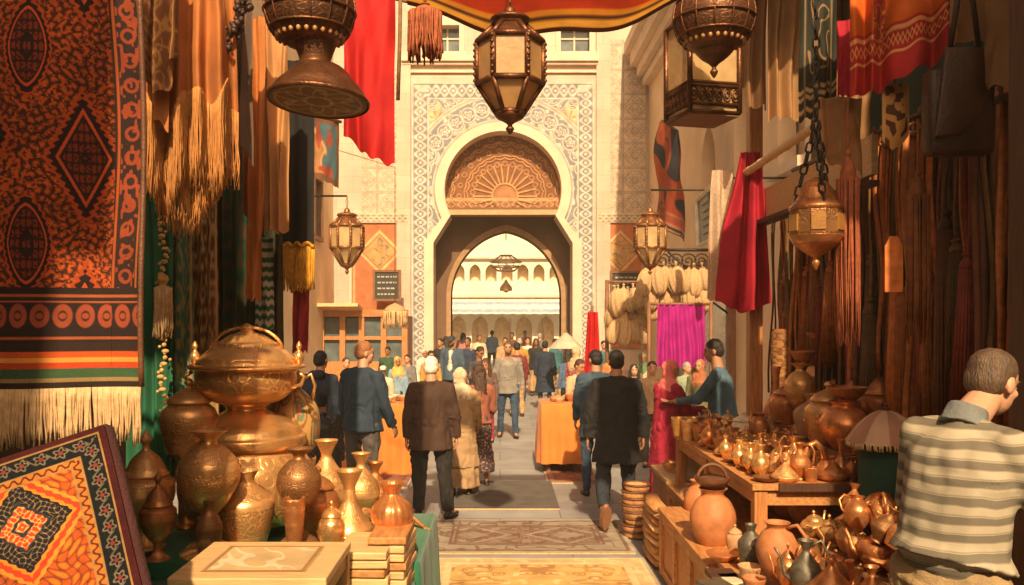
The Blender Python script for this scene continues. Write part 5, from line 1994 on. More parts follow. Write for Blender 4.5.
# stack of carved tray boxes in front
sx0, sx1, sy0, sy1, sz = -1.42, -.74, 3.62, 4.22, 1.0
stl = thing('low_stool', 'low cream wooden stool with carved panel in its top standing before the brass vases', 'stool', (-1.08, 3.9, .66))
obj('seat', MB().box(((sx0 + sx1) / 2, (sy0 + sy1) / 2, sz - .02), (sx1 - sx0, sy1 - sy0, .04)), M['pale_wood'], stl, False, bevel=.006)
def st_col(u, v):
    C = flat((.60, .42, .21))(u, v)
    n_ = line(vnoise(u * 7 + 3 * v, v * 3.2, seed=81) - .5, .07)
    e_ = np.minimum(np.minimum(u, 1 - u), np.minimum(v, 1 - v))
    C = mixc(C, (.74, .60, .38), n_ * (e_ > .06))
    return mixc(C, (.36, .19, .07), line(e_ - .03, .02))
patgrid('carved_panel', 90, 70, lambda u, v: (sx0 + .11 + (sx1 - sx0 - .22) * u, sy0 + .09 + (sy1 - sy0 - .18) * v, sz + .003 + 0 * u), st_col, vmat('carved_wood_panel', .5, .2), stl)
f = MB()
for y_ in (sy0 + .03, sy1 - .03):
    f.box(((sx0 + sx1) / 2, y_, sz - .075), (sx1 - sx0 - .1, .035, .07))
for x_ in (sx0 + .03, sx1 - .03):
    f.box((x_, (sy0 + sy1) / 2, sz - .076), (.035, sy1 - sy0 - .1, .068))
obj('apron', f, M['wood'], stl, False)
for x_ in (sx0 + .035, sx1 - .035):
    for y_ in (sy0 + .035, sy1 - .035):
        obj('leg', MB().box((x_, y_, (sz - .04 + .66) / 2), (.06, .06, sz - .04 - .66)), M['wood_v'], stl, False, bevel=.004)

# trays stacked next to the stool
for j, (xx, n_) in enumerate(((-.70, 6), (-.585, 7))):
    for k in range(n_):
        d = 4.5 + .12 * j
        o = obj('wooden_tray', MB().box((xx, d, .66 + .022 + k * .045), (.26 - .06 * j, .42, .038), R(rnd.uniform(-4, 4))), M['pale_wood'] if k % 3 else M['wood'], None, False, bevel=.006)
        tag(o, 'thin wooden tray in the two stacks beside the cream stool and ribbed vase', 'tray', 'wooden trays stacked beside the stool')

# ---- the big tureen
dT = 5.45
tu = thing('brass_tureen', 'largest brass vessel, a lidded tureen with looped handles on a broad round base', 'tureen', P(247, 520, dT))
xT = PX(247, dT)
hw = lambda px: px / F * dT
zT = lambda py: PZ(py, dT)
def lp(pts):
    return smooth_prof([(hw(a), zT(b)) for a, b in pts], 4)
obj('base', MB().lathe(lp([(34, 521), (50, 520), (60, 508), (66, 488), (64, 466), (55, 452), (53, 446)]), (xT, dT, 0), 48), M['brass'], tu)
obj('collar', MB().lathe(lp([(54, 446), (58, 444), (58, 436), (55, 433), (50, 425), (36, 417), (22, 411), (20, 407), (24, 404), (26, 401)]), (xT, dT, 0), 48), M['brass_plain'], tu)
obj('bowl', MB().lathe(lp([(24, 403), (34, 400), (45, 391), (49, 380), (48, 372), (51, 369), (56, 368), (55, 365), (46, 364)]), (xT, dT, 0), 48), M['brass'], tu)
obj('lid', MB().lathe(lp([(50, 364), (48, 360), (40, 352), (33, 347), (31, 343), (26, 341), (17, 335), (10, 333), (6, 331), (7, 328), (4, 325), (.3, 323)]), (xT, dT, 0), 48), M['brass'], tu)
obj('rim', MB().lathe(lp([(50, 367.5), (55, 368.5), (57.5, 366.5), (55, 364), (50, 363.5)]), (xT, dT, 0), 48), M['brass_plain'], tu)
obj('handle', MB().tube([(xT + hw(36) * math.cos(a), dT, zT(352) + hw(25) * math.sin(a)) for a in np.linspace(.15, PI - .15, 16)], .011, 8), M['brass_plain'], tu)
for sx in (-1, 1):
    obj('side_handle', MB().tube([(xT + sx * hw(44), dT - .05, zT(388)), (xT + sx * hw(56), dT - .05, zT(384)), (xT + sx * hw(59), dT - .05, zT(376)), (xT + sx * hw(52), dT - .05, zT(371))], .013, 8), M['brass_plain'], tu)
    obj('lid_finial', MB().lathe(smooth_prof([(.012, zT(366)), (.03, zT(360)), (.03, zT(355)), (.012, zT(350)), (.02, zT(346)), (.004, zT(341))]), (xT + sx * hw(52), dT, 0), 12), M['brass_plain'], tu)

# ---- painted vase with looped handles (behind tureen)
def pv_col(u, v):
    C = flat((.52, .31, .11))(u, v)
    n_ = vnoise(u * 14, v * 8, seed=91)
    q_ = np.hypot(((u * 9) % 1) - .5, (((v * 4 + .5 * np.floor(u * 9)) % 1) - .5))
    C = mixc(C, (.13, .20, .13), (q_ < .27) * (v > .25) * (v < .8))
    C = mixc(C, (.50, .13, .05), (q_ < .12) * (v > .2))
    C = mixc(C, (.20, .10, .04), np.maximum(line(q_ - .38, .04), line(n_ - .5, .05)))
    return mixc(C, (.3, .15, .05), line(v - .25, .015) + line(v - .8, .015))
dV = 5.75
pv = thing('painted_vase', 'round brass vase painted with green and red roundels behind the tureen', 'vase', P(296, 462, dV))
prof = smooth_prof([(10, 462), (16, 461), (14, 456), (24, 444), (27, 425), (24, 407), (15, 395), (8, 388), (7, 380), (10, 374), (8, 374)], 5)
pr = np.array([(a / F * dV, PZ(b, dV)) for a, b in prof])
def pvpos(u, v):
    i = v * (len(pr) - 1)
    rr_ = np.interp(i, np.arange(len(pr)), pr[:, 0])
    z_ = np.interp(i, np.arange(len(pr)), pr[:, 1])
    return PX(293, dV) + rr_ * np.cos(2 * PI * u), dV - rr_ * np.sin(2 * PI * u), z_
patgrid('body', 160, 90, pvpos, pv_col, vmat('painted_glaze', .35, .1), pv)
for sx in (-1, 1):
    obj('handle', MB().tube([P(293 + sx * 8, 382, dV), P(293 + sx * 18, 374, dV), P(293 + sx * 22, 386, dV), P(293 + sx * 19, 400, dV)], .012, 8), M['brass_plain'], pv)
potpx('cup', 'brass_plain', 272, 316, 460, 522, 5.76, 'plain brass drum under the painted vase behind the tureen')

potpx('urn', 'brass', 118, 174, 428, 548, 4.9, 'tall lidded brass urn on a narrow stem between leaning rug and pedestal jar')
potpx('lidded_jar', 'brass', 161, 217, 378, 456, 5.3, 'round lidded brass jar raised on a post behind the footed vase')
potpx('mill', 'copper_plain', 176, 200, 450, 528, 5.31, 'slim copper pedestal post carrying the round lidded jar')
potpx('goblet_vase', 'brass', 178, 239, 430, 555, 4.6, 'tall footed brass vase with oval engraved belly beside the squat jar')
potpx('jar', 'brass', 216, 274, 470, 546, 4.85, 'squat broad brass jar with short neck between footed vase and slender goblet')
potpx('goblet_vase', 'bronze', 277, 321, 448, 545, 4.75, 'slender dark footed goblet vase with honeycomb chasing beside the squat jar')
potpx('vase', 'brass', 303, 350, 440, 530, 5.3, 'brass vase with wide flared mouth behind the slender goblet vase')
potpx('lidded_jar', 'copper', 296, 340, 466, 536, 5.05, 'low copper jar with domed lid tucked behind the slender goblet vase')
potpx('cone_vase', 'brass', 325, 374, 470, 560, 4.85, 'long necked copper toned vase standing between goblet and ribbed vase')
potpx('vase', 'brass', 342, 380, 453, 520, 5.5, 'brass vase with narrow flared neck in the back row beside the man in navy')
potpx('lidded_jar', 'brass_plain', 318, 345, 500, 552, 4.7, 'small plain brass jar with knobbed lid at the foot of the goblet vase')
potpx('ribbed_vase', 'copper_plain', 371, 413, 482, 560, 4.75, 'ribbed pumpkin shaped copper vase at the table edge by the green cloth')
potpx('vase', 'copper', 358, 392, 462, 522, 5.6, 'small copper vase behind the ribbed vase at the back of the green table')
potpx('bowl', 'brass', 338, 372, 512, 540, 5.0, 'low brass bowl between the long necked vase and ribbed vase')
potpx('cup', 'copper', 283, 306, 500, 545, 4.6, 'small copper cup at the foot of the slender goblet vase')
potpx('bowl', 'brass_plain', 374, 404, 505, 525, 5.6, 'small shallow brass bowl at the back corner of the green table')
potpx('urn', 'copper', 140, 176, 470, 560, 4.45, 'copper urn half hidden between leaning rug and footed vase')
potpx('jar', 'bronze', 196, 222, 500, 560, 4.5, 'dark little jar in the shade behind the cream stool')
for k, (a, b) in enumerate((((392, 500), (424, 527)), ((396, 512), (430, 531)))):
    q0, q1 = P(a[0], a[1], 5.55), P(b[0], b[1], 5.5)
    o = obj('wooden_ladle', MB().tube([q0, q0.lerp(q1, .5), q1], [.012, .009, .014], 8).ball(q0, (.03, .03, .015), 10, 6), M['wood'])
    tag(o, ['upper wooden ladle leaning off the end of the green table', 'lower wooden ladle leaning off the end of the green table'][k], 'ladle')

# ------------------------------------------------------------------ copper stall: counter, table, bench
XB, XT_ = 1.30, 1.62
bn = thing('low_counter', 'long low honey wood counter with panelled front carrying the terracotta pots', 'counter', (1.9, 6, 0))
for y0, y1, zt_, x0 in ((5.35, 7.02, .56, XB), (3.6, 5.33, .60, XB + .06), (7.03, 7.98, .562, 1.56)):
    obj('top', MB().box(((x0 + 2.95) / 2, (y0 + y1) / 2, zt_ - .02), (2.95 - x0, y1 - y0, .04)), M['wood'], bn, False, bevel=.005)
    obj('front_panel', MB().box((x0 + .05, (y0 + y1) / 2, (zt_ - .04) / 2), (.03, y1 - y0 - .04, zt_ - .04)), M['wood_v'], bn, False)
    f = MB()
    nn = 3
    for k in range(nn + 1):
        f.box((x0 + .03, y0 + .05 + (y1 - y0 - .1) * k / nn, (zt_ - .04) / 2), (.035, .08, zt_ - .042))
    for z_ in (.05, zt_ - .08):
        f.box((x0 + .031, (y0 + y1) / 2, z_), (.03, y1 - y0 - .2, .07))
    obj('face_frame', f, M['wood'], bn, False)
obj('end_panel', MB().box((2.1, 3.62, .28), (1.6, .03, .54)), M['wood_v'], bn, False)

tb = thing('display_table', 'honey wood table crowded with copperware standing on the low counter', 'table', (2.2, 6.6, .56))
TZ = 1.045
ty0, ty1, tx1 = 5.45, 7.95, 2.95
obj('table_top', MB().box(((XT_ + tx1) / 2, (ty0 + ty1) / 2, TZ - .02), (tx1 - XT_, ty1 - ty0, .04)), M['wood'], tb, False, bevel=.004)
obj('front_edge', MB().box(((XT_ + tx1) / 2 + .08, ty0 - .014, TZ - .016), (tx1 - XT_ - .17, .022, .05)), M['dark_wood'], tb, False)
for y_ in (ty0 + .06, (ty0 + ty1) / 2 + .1, ty1 - .06):
    obj('leg', MB().box((XT_ + .06, y_, (.56 + TZ - .04) / 2), (.085, .085, TZ - .04 - .56)), M['wood_v'], tb, False, bevel=.005)
obj('leg', MB().box((tx1 - .1, ty0 + .06, (.56 + TZ - .04) / 2), (.085, .085, TZ - .04 - .56)), M['wood_v'], tb, False)
obj('leg', MB().box((tx1 - .1, ty1 - .06, (.56 + TZ - .04) / 2), (.085, .085, TZ - .04 - .56)), M['wood_v'], tb, False)
f = MB()
f.box((XT_ + .05, (ty0 + ty1) / 2, TZ - .09), (.035, ty1 - ty0 - .2, .10))
f.box(((XT_ + tx1) / 2, ty0 + .05, TZ - .09), (tx1 - XT_ - .2, .035, .10))
obj('apron', f, M['wood'], tb, False)
f = MB().box((2.1, 7.9, .82), (.85, .03, .42))
o = obj('white_panel', f, mat('white_card', (.7, .6, .45), .8), None, False)
tag(o, 'pale board leaning in the dark under the display table', 'board')

# named pots along the counter and table
potpx('round_pot', 'terracotta', 690, 736, 488, 549, 5.85, 'biggest round terracotta pot standing below the table corner')
q = P(712, 486, 5.85)
bk_ = thing('small_basket', 'small dark wicker basket with hoop handle resting in the mouth of the biggest terracotta pot', 'basket', q)
obj('body', MB().lathe(smooth_prof([(.07, 0), (.11, .03), (.12, .06), (.11, .06), (.02, .03)]), q, 20), M['leather'], bk_)
obj('handle', MB().tube([(q.x + .10 * math.cos(a), q.y, q.z + .05 + .10 * math.sin(a)) for a in np.linspace(0, PI, 12)], .012, 8), M['leather'], bk_)
potpx('round_pot', 'terracotta', 684, 716, 480, 526, 6.9, 'second terracotta pot standing half hidden behind the biggest round pot')
potpx('round_pot', 'clay', 678, 702, 484, 514, 7.5, 'pale clay pot in the deep shade at the far end of the counter')
potpx('jar', 'pewter', 738, 764, 524, 568, 5.05, 'grey pewter jar between biggest terracotta pot and orange jug')
potpx('pitcher', 'terracotta', 756, 798, 522, 577, 4.75, 'orange terracotta jug with flared mouth beside the grey pewter jar', rz=2.4)
potpx('ewer', 'pewter', 790, 822, 540, 600, 4.35, 'dark grey ewer with spout in front of the orange terracotta jug', rz=3.0)
potpx('teapot', 'copper_plain', 776, 800, 542, 590, 4.5, 'copper teapot wedged between orange jug and dark grey ewer', rz=2.6)
potpx('bowl', 'clay', 738, 762, 566, 582, 4.8, 'pale clay bowl in front of the orange terracotta jug')
potpx('bowl', 'terracotta', 742, 766, 578, 596, 4.6, 'lower terracotta bowl at the counter edge under the pale clay bowl')
potpx('tajine', 'copper_plain', 806, 856, 556, 600, 4.2, 'copper dish with pointed lid lowest in front of the heap of jugs')
potpx('lidded_jar', 'clay', 726, 744, 524, 552, 5.4, 'tiny lidded clay jar on the counter beside the grey pewter jar')
potpx('plate', 'copper_plain', 706, 740, 553, 560, 5.3, 'flat copper plate lying at the counter seam near the pewter jar')
for k, (px, py, w_, lab) in enumerate(((722, 563, 26, 'dark framed tile lying flat on the counter near the seam'), (736, 572, 30, 'cream framed tile lying flat at the counter edge'), (716, 554, 18, 'little green framed tile lying flat beside the copper plate'))):
    q = P(px, py, 4.95 - .1 * k)
    q.z = .60
    o = obj('framed_tile', MB().box((q.x, q.y, .615), (.16, .18, .03), R(8 * k)), M[['dark_wood', 'cream_glaze', 'pewter'][k]], None, False, bevel=.004)
    tag(o, lab, 'tile')

# upper table: named pieces, then a scatter of small ware
def on(px, d, z=TZ):
    return Vector((PX(px, d), d, z))
def tpot(kind, mk, px, d, w, h, label, **k):
    return pot(kind, mk, on(px, d), w, h, label, **k)
tpot('cup', 'brass_plain', 679, 7.75, .15, .16, 'brass cup standing first at the far corner of the display table')
tpot('cup', 'brass', 689, 7.45, .15, .17, 'engraved brass cup second from the far corner of the display table')
tpot('cup', 'copper', 701, 7.3, .16, .16, 'copper cup third in the row at the far table edge')
tpot('cup', 'brass_plain', 694, 7.85, .14, .15, 'plain brass cup in the second row at the far table corner')
tpot('bowl', 'brass_plain', 716, 7.6, .2, .13, 'small brass bowl between the cups and the white lidded pot')
tpot('teapot', 'brass', 728, 7.7, .22, .24, 'engraved brass teapot beside the white lidded pot', rz=2.8)
tpot('lidded_jar', 'cream_glaze', 744, 7.4, .26, .26, 'squat pot with pale cream lid under the stall post')
tpot('pitcher', 'copper', 759, 7.0, .17, .29, 'upright copper jug next to the pale lidded pot', rz=.6)
tpot('vase', 'bronze', 774, 7.2, .19, .32, 'dark bronze vase in the middle of the table before the rolled rugs')
tpot('round_pot', 'terracotta', 783, 7.6, .34, .42, 'terracotta pot with wide collar standing before the rolled rugs')
tpot('round_pot', 'clay', 796, 7.1, .27, .30, 'pale speckled round clay pot beside the collared terracotta pot')
tpot('round_pot', 'clay', 810, 7.4, .30, .33, 'speckled tan clay pot behind the big copper amphora')
tpot('amphora', 'copper_plain', 829, 6.25, .36, .42, 'big copper amphora with broad shoulders on the table')
tpot('mill', 'terracotta', 855, 6.3, .17, .62, 'tall slim terracotta flask standing beside the big amphora')
tpot('lidded_jar', 'copper', 834, 6.85, .38, .58, 'large chased copper jar with domed lid behind the big amphora')
tpot('urn', 'bronze', 848, 7.3, .30, .86, 'dark bronze urn rising highest behind the amphora')
tpot('vase', 'copper_plain', 819, 6.9, .2, .44, 'plain copper vase between tan clay pot and amphora')
# swan handled ewer and bottle at the table front
q = on(826, 5.62)
sw = thing('looped_ewer', 'copper ewer with one big looped handle at the near table corner', 'ewer', q)
obj('body', MB().lathe(smooth_prof([(.05, 0), (.06, .01), (.07, .05), (.05, .1), (.03, .13)]), q, 20), M['copper_plain'], sw)
obj('handle', MB().tube([(q.x, q.y, q.z + .11), (q.x - .02, q.y, q.z + .2), (q.x - .07, q.y, q.z + .245), (q.x - .125, q.y, q.z + .22), (q.x - .14, q.y, q.z + .14), (q.x - .12, q.y, q.z + .05), (q.x - .125, q.y, q.z - .0)], .022, 10), M['copper_plain'], sw)
tpot('bottle', 'copper_plain', 841, 5.66, .12, .26, 'little copper bottle beside the looped ewer')
tpot('tajine', 'copper', 862, 5.7, .24, .16, 'small chased copper dish with pointed lid beneath the parasol')

r_ = random.Random(12)
kinds = [('plate', .17, .03), ('bowl', .13, .06), ('cup', .09, .08), ('bowl', .16, .07), ('plate', .2, .035), ('lidded_jar', .10, .11), ('teapot', .11, .12), ('tajine', .13, .11), ('vase', .09, .16), ('ewer', .1, .17)]
mats_ = ['copper_plain', 'copper', 'brass_plain', 'terracotta', 'bronze', 'brass_plain', 'copper', 'brass']
taken = []
cnt = 0
for i in range(3000):
    x = r_.uniform(XT_ + .09, 2.75)
    y = r_.uniform(ty0 + .09, ty1 - .15)
    k, w_, h_ = kinds[r_.randrange(len(kinds))]
    if any(math.hypot(x - a, y - b) < (w_ / 2 + c_) * .80 for a, b, c_ in taken):
        continue
    if any(math.hypot(x - o.location.x, y - o.location.y) < w_ / 2 + .10 for o in TPLUSED) if 'TPLUSED' in globals() else False:
        continue
    if cnt >= 190:
        break
    taken.append((x, y, w_ / 2))
    s_ = r_.uniform(1.0, 1.55)
    near = math.hypot(x - 1.9, y - 6.0)
    cnt += 1
    mk = mats_[r_.randrange(len(mats_))]
    pot(k, mk, (x, y, TZ), w_ * s_, h_ * s_, 'small metal or clay piece among the scattered ware on the display table', 'small ware scattered over the display table', r_.uniform(0, 6.28), (0, 0), 20)

# stepped riser at the back with a second row of vessels
rs = thing('wooden_riser', 'low wooden riser at the back of the display table under the tallest vessels', 'riser', (2.55, 6.6, TZ))
obj('step', MB().box((2.58, 6.75, TZ + .075), (.62, 2.1, .15)), M['mid_wood'], rs, False)
r_ = random.Random(77)
back = [('round_pot', 'copper_plain', .34, .34), ('urn', 'copper', .30, .62), ('lidded_jar', 'brass', .34, .46), ('vase', 'copper_plain', .24, .48), ('jar', 'clay', .30, .34), ('pitcher', 'copper', .26, .40), ('goblet_vase', 'brass', .24, .56), ('round_pot', 'clay', .32, .30), ('lidded_jar', 'copper', .30, .42), ('urn', 'brass', .28, .70), ('bottle', 'copper_plain', .2, .5), ('ribbed_vase', 'copper_plain', .28, .36)]
nb = {'terracotta': 'terracotta', 'copper': 'chased copper', 'brass': 'engraved brass', 'copper_plain': 'smooth copper', 'clay': 'pale clay'}
for i, (k, mk, w_, h_) in enumerate(back):
    y_ = 5.85 + 1.75 * (i + .5) / len(back)
    x_ = 2.40 + .3 * (i % 2)
    pot(k, mk, (x_, y_, TZ + .15), w_, h_, f'{nb[mk]} {k.replace("_", " ")} on the riser at the back of the display table', 'vessels on the riser', r_.random() * 6)
    if i % 3 == 0:
        pot('bowl', 'copper', (x_ + .02, y_, TZ + .15 + h_ * .99), w_ * .8, .1, 'chased copper bowl balanced on top of a vessel on the riser', 'bowls balanced on the riser vessels', 0)

# parasol on its green stand
q = on(886, 5.25, .86)
ps = thing('fringed_parasol', 'small beige and brown parasol with short fringe on a dark green stand', 'parasol', q)
rp_ = (PX(928, 5.25) - PX(852, 5.25)) / 2
zt_, ze = PZ(410, 5.25), PZ(441, 5.25)
def par_col(u, v):
    return mixc(flat((.66, .44, .30))(u, v), (.46, .24, .15), (np.floor(u * 10) % 2 == 1) * .9)
def par_pos(u, v):
    seg = np.abs(((u * 10) % 1) - .5) * 2
    rr_ = rp_ * v ** .85 * (1 - .05 * (1 - seg ** 2) * v)
    zz_ = ze + (zt_ - ze) * (1 - v ** 1.7) - .008 * (1 - seg) * v
    return q.x + rr_ * np.cos(2 * PI * u), q.y + rr_ * np.sin(2 * PI * u), zz_
patgrid('canopy', 161, 24, par_pos, par_col, vmat('parasol_cotton', .85, .3, 200, 0, .15), ps)
ring = [tuple(float(c_[0]) for c_ in par_pos(np.array([a / 40]), np.array([1.]))) for a in range(41)]
obj('fringe', fringe_mb(ring, .035, 130, .006, 13, .01, 2, .008), M['beige_thread'], ps)
obj('finial', MB().lathe(smooth_prof([(.018, zt_ - .01), (.022, zt_ + .01), (.008, zt_ + .02), (.012, zt_ + .035), (.002, zt_ + .05)]), (q.x, q.y, 0), 12), M['brown_metal'], ps)
obj('pole', MB().tube([(q.x, q.y, ze - .18), (q.x, q.y, zt_)], .012), M['brown_metal'], ps)
obj('stand', MB().lathe(smooth_prof([(.16, .86), (.17, .87), (.165, .95), (.16, ze - .06), (.15, ze - .05), (.01, ze - .05)]), (q.x, q.y, 0), 24), mat('dark_green_felt', (.012, .06, .04), .9), ps)
# tiered shelf under the heap
th_ = thing('tiered_shelf', 'stepped wooden shelf buried under the heap of copper jugs', 'shelf', (2.2, 4.6, .6))
tiers = [(1.62, 1.9, .64), (1.92, 2.18, .74), (2.2, 2.5, .855), (2.52, 2.95, .86)]
for x0, x1, z_ in tiers:
    obj('step', MB().box(((x0 + x1) / 2, 4.5, (z_ + .6) / 2), (x1 - x0, 1.72, z_ - .6)), M['mid_wood'], th_, False)
kinds = [('teapot', .18, .19), ('pitcher', .17, .22), ('ewer', .15, .26), ('round_pot', .19, .19), ('lidded_jar', .16, .2), ('vase', .15, .24), ('pitcher', .22, .24), ('bowl', .17, .09), ('jar', .15, .2), ('teapot', .24, .25), ('bottle', .12, .24)]
mats_ = ['copper_plain', 'copper_plain', 'copper', 'brass_plain', 'bronze', 'copper', 'brass']
taken = []
n_h = 0
for i in range(2500):
    ti = r_.randrange(3)
    x0, x1, z_ = tiers[ti]
    x = r_.uniform(x0 + .04, x1 - .02)
    y = r_.uniform(3.75, 5.30)
    k, w_, h_ = kinds[r_.randrange(len(kinds))]
    if math.hypot(x - q.x, y - q.y) < .24 or (ti == 0 and y > 4.9):
        continue
    px, py = CX + F * x / y, CY + F * (CAMZ - z_) / y
    if any(math.hypot(x - a, y - b) < (w_ / 2 + c_) * .80 for a, b, c_ in taken):
        continue
    taken.append((x, y, w_ / 2))
    n_h += 1
    tl = (r_.uniform(-.2, .2), r_.uniform(-.2, .2))
    lift = 0
    if r_.random() < .22:
        tl = (r_.choice((-1, 1)) * R(78), r_.uniform(-.2, .2))
        lift = w_ * .42
    pot(k, mats_[r_.randrange(len(mats_))], (x, y, z_ + lift), w_, h_, 'copper or clay jug in the crowded heap below the parasol', 'heap of copper jugs below the parasol', r_.uniform(0, 6.28), tl, 20)
# second layer lying on top of the heap
for i in range(18):
    ti = r_.randrange(1, 3)
    x0, x1, z_ = tiers[ti]
    x, y = r_.uniform(x0, x1), r_.uniform(3.9, 5.1)
    if math.hypot(x - q.x, y - q.y) < .3:
        continue
    k, w_, h_ = kinds[r_.randrange(len(kinds))]
    pot(k, mats_[r_.randrange(len(mats_))], (x, y, z_ + .17 + r_.uniform(0, .05)), w_ * .85, h_ * .85, 'copper or clay jug in the crowded heap below the parasol', 'heap of copper jugs below the parasol', r_.uniform(0, 6.28), (r_.uniform(-.5, .5), r_.uniform(-.5, .5)), 20)

# pots in the shade under the table
for k, (px, py, w_, d) in enumerate(((790, 505, 40, 6.6), (810, 520, 44, 6.3), (776, 518, 34, 6.9), (752, 512, 30, 7.2), (812, 488, 36, 6.9))):
    x = PX(px, d)
    o = pot('round_pot', 'terracotta', (x, d, .56 + (.2 if k == 4 else 0)), w_ / F * d, .30 if k != 4 else .2, 'round clay pot stored in the dark under the display table', 'clay pots stored under the display table', k, (0, 0), 24)

# rolled rugs standing on the table
def roll_col(u, v):
    n_ = vnoise(u * 12, v * 40, seed=101)
    return mixc(flat((.44, .22, .08))(u, v), (.20, .08, .03), line(n_ - .5, .12) + (np.sin(v * 90) > .9) * .5)
for k, (a, b, d, lab) in enumerate(((770, 792, 7.75, 'wider rolled rug with gold pattern standing on the table by the stall post'), (790, 806, 7.7, 'slimmer rolled rug with gold pattern leaning beside the wider roll'))):
    xx, rr_ = PX((a + b) / 2, d), (b - a) / 2 / F * d
    t_ = thing('rolled_rug', lab, 'rug', (xx, d, TZ))
    patgrid('roll', 60, 120, lambda u, v: (xx + rr_ * (1 + .05 * np.sin(v * 9)) * np.cos(2 * PI * u) + .05 * (1 - v) * (1 if k else .3), d + rr_ * np.sin(2 * PI * u), TZ + .96 * (1 - v)), roll_col, M['woven'], t_)
    obj('end_spiral', MB().tube([(xx + .05 * (1 if k else .3) + rr_ * (1 - a_ / 40) * math.cos(a_ * .5), d + rr_ * (1 - a_ / 40) * math.sin(a_ * .5), TZ + .962) for a_ in range(38)], .012, 5), M['rust_thread'], t_)

# plank shelf board with dark underside below the bamboo pole
pb_ = thing('shelf_board', 'weathered pale wood board fixed below the bamboo pole above the straps', 'board', (2.35, 6.3, 3.1))
obj('plank', MB().prism([(7.6, 2.98), (5.35, 3.02), (5.35, 3.27), (7.6, 3.26)], 'x', 2.34, 2.38), M['pale_wood'], pb_, False)
obj('ledge', MB().box((2.33, 6.5, 2.965), (.12, 2.3, .035)), M['dark_wood'], pb_, False)

# ------------------------------------------------------------------ leather straps, tassels, bag
rl = thing('strap_rail', 'long dark rail high on the stall wall carrying the leather straps', 'rail', (2.66, 6.2, 3.3))
obj('bar', MB().tube([(2.66, 8.3, 3.36), (2.72, 3.7, 3.28)], .022), M['dark_wood'], rl)
obj('second_bar', MB().tube([(2.86, 8.3, 3.56), (2.92, 3.7, 3.48)], .022), M['dark_wood'], rl)
SM = [mat('strap_' + n_, c_, .6, 0, .3, 20, .2, 90, rand=.3) for n_, c_ in (('tan', (.36, .115, .024)), ('dark', (.12, .036, .010)), ('orange', (.44, .125, .022)), ('olive', (.15, .075, .018)), ('red', (.22, .032, .013)))]
def strap_tpl(kind, m):
    L = 1.9
    q_ = random.Random(kind)
    if kind in (0, 1, 4):
        e_ = bpy.data.objects.new('leather_strap', None)
        COL.objects.link(e_)
        p_ = [(.012 * math.sin(i * .9 + kind), .015 * math.sin(i * .7), -L * i / 10) for i in range(11)]
        obj('strap', MB().tube(p_, .020 if kind == 0 else .014, 8, True, .45), m, e_)
        p2 = [(.03 + .012 * math.sin(i * .8 + kind), .02 + .012 * math.sin(i * .9), -L * .94 * i / 10) for i in range(11)]
        obj('strap', MB().tube(p2, .015, 8, True, .5), m, e_)
        obj('loop', MB().tube([(.03 * math.cos(a), 0, .03 + .03 * math.sin(a)) for a in np.linspace(0, 2 * PI, 12)], .006, 6, False), m, e_)
        return e_
    e_ = bpy.data.objects.new('tassel_cord', None)
    COL.objects.link(e_)
    kz = -.55 - .2 * (kind % 3)
    obj('hanging_cord', MB().tube([(.01 * math.sin(i), 0, kz * i / 6) for i in range(7)], .010, 6), m, e_)
    obj('knot', MB().lathe(smooth_prof([(.012, kz - .07), (.03, kz - .05), (.034, kz - .02), (.018, kz + .02), (.026, kz + .04), (.006, kz + .07)]), (0, 0, 0), 10), m, e_)
    f_ = MB()
    for rr_, nn in ((.03, 18), (.018, 10)):
        for j in range(nn):
            a = 2 * PI * j / nn
            f_.tube([(rr_ * math.cos(a), rr_ * math.sin(a), kz - .05), (rr_ * 1.3 * math.cos(a), rr_ * 1.3 * math.sin(a), kz - .4), (rr_ * 1.5 * math.cos(a + .1), rr_ * 1.5 * math.sin(a), -L + .1 * q_.random())], .008, 4)
    obj('fringe', f_, m, e_)
    return e_


tpls = {}
r_ = random.Random(33)
colw = ['tan', 'dark brown', 'orange brown', 'olive', 'red']
for i in range(110):
    kind = r_.choice((0, 0, 1, 1, 4, 2, 3, 5))
    mi = r_.choice((0, 0, 1, 1, 2, 2, 3, 4))
    key = (kind, mi)
    if key not in tpls:
        o = strap_tpl(kind, SM[mi])
        tpls[key] = o
    else:
        o = copy_tree(tpls[key])
    back = i % 2
    y_ = 8.15 - 4.35 * (i + r_.uniform(-.3, .3)) / 110
    o.location = (2.66 + .2 * back + r_.uniform(-.02, .02) + (8.3 - y_) * .013, y_, 3.32 + .19 * back)
    o.scale = (1.3, 1.3, r_.uniform(.80, 1.22))
    o.rotation_euler = (r_.uniform(-.03, .03), r_.uniform(-.02, .02), r_.uniform(0, 6.28))
    ks = 'strap' if kind in (0, 1, 4) else 'tasselled cord'
    tag(o, f'{colw[mi]} leather {ks} among many hanging in rows on the stall wall', 'strap', f'{colw[mi]} {ks}s hanging on the stall wall')
# dark green backing cloth on the stall wall
drape('dark green cloth lining the stall wall behind the leather straps', 0, 1, 0, 1, 9.9, velvet, 2, .02, 60) if False else None
bw_ = thing('wall_cloth', 'very dark green cloth lining the stall behind the straps', 'cloth', (3.05, 5.6, 3.6))
cloth('fabric', (3.08, 8.3, 4.1), (3.05, 2.6, 4.0), 3.6, mat('very_dark_green_cloth', (.014, .028, .016), .9, 0, .3, 3), bw_, 9, .05, 61)

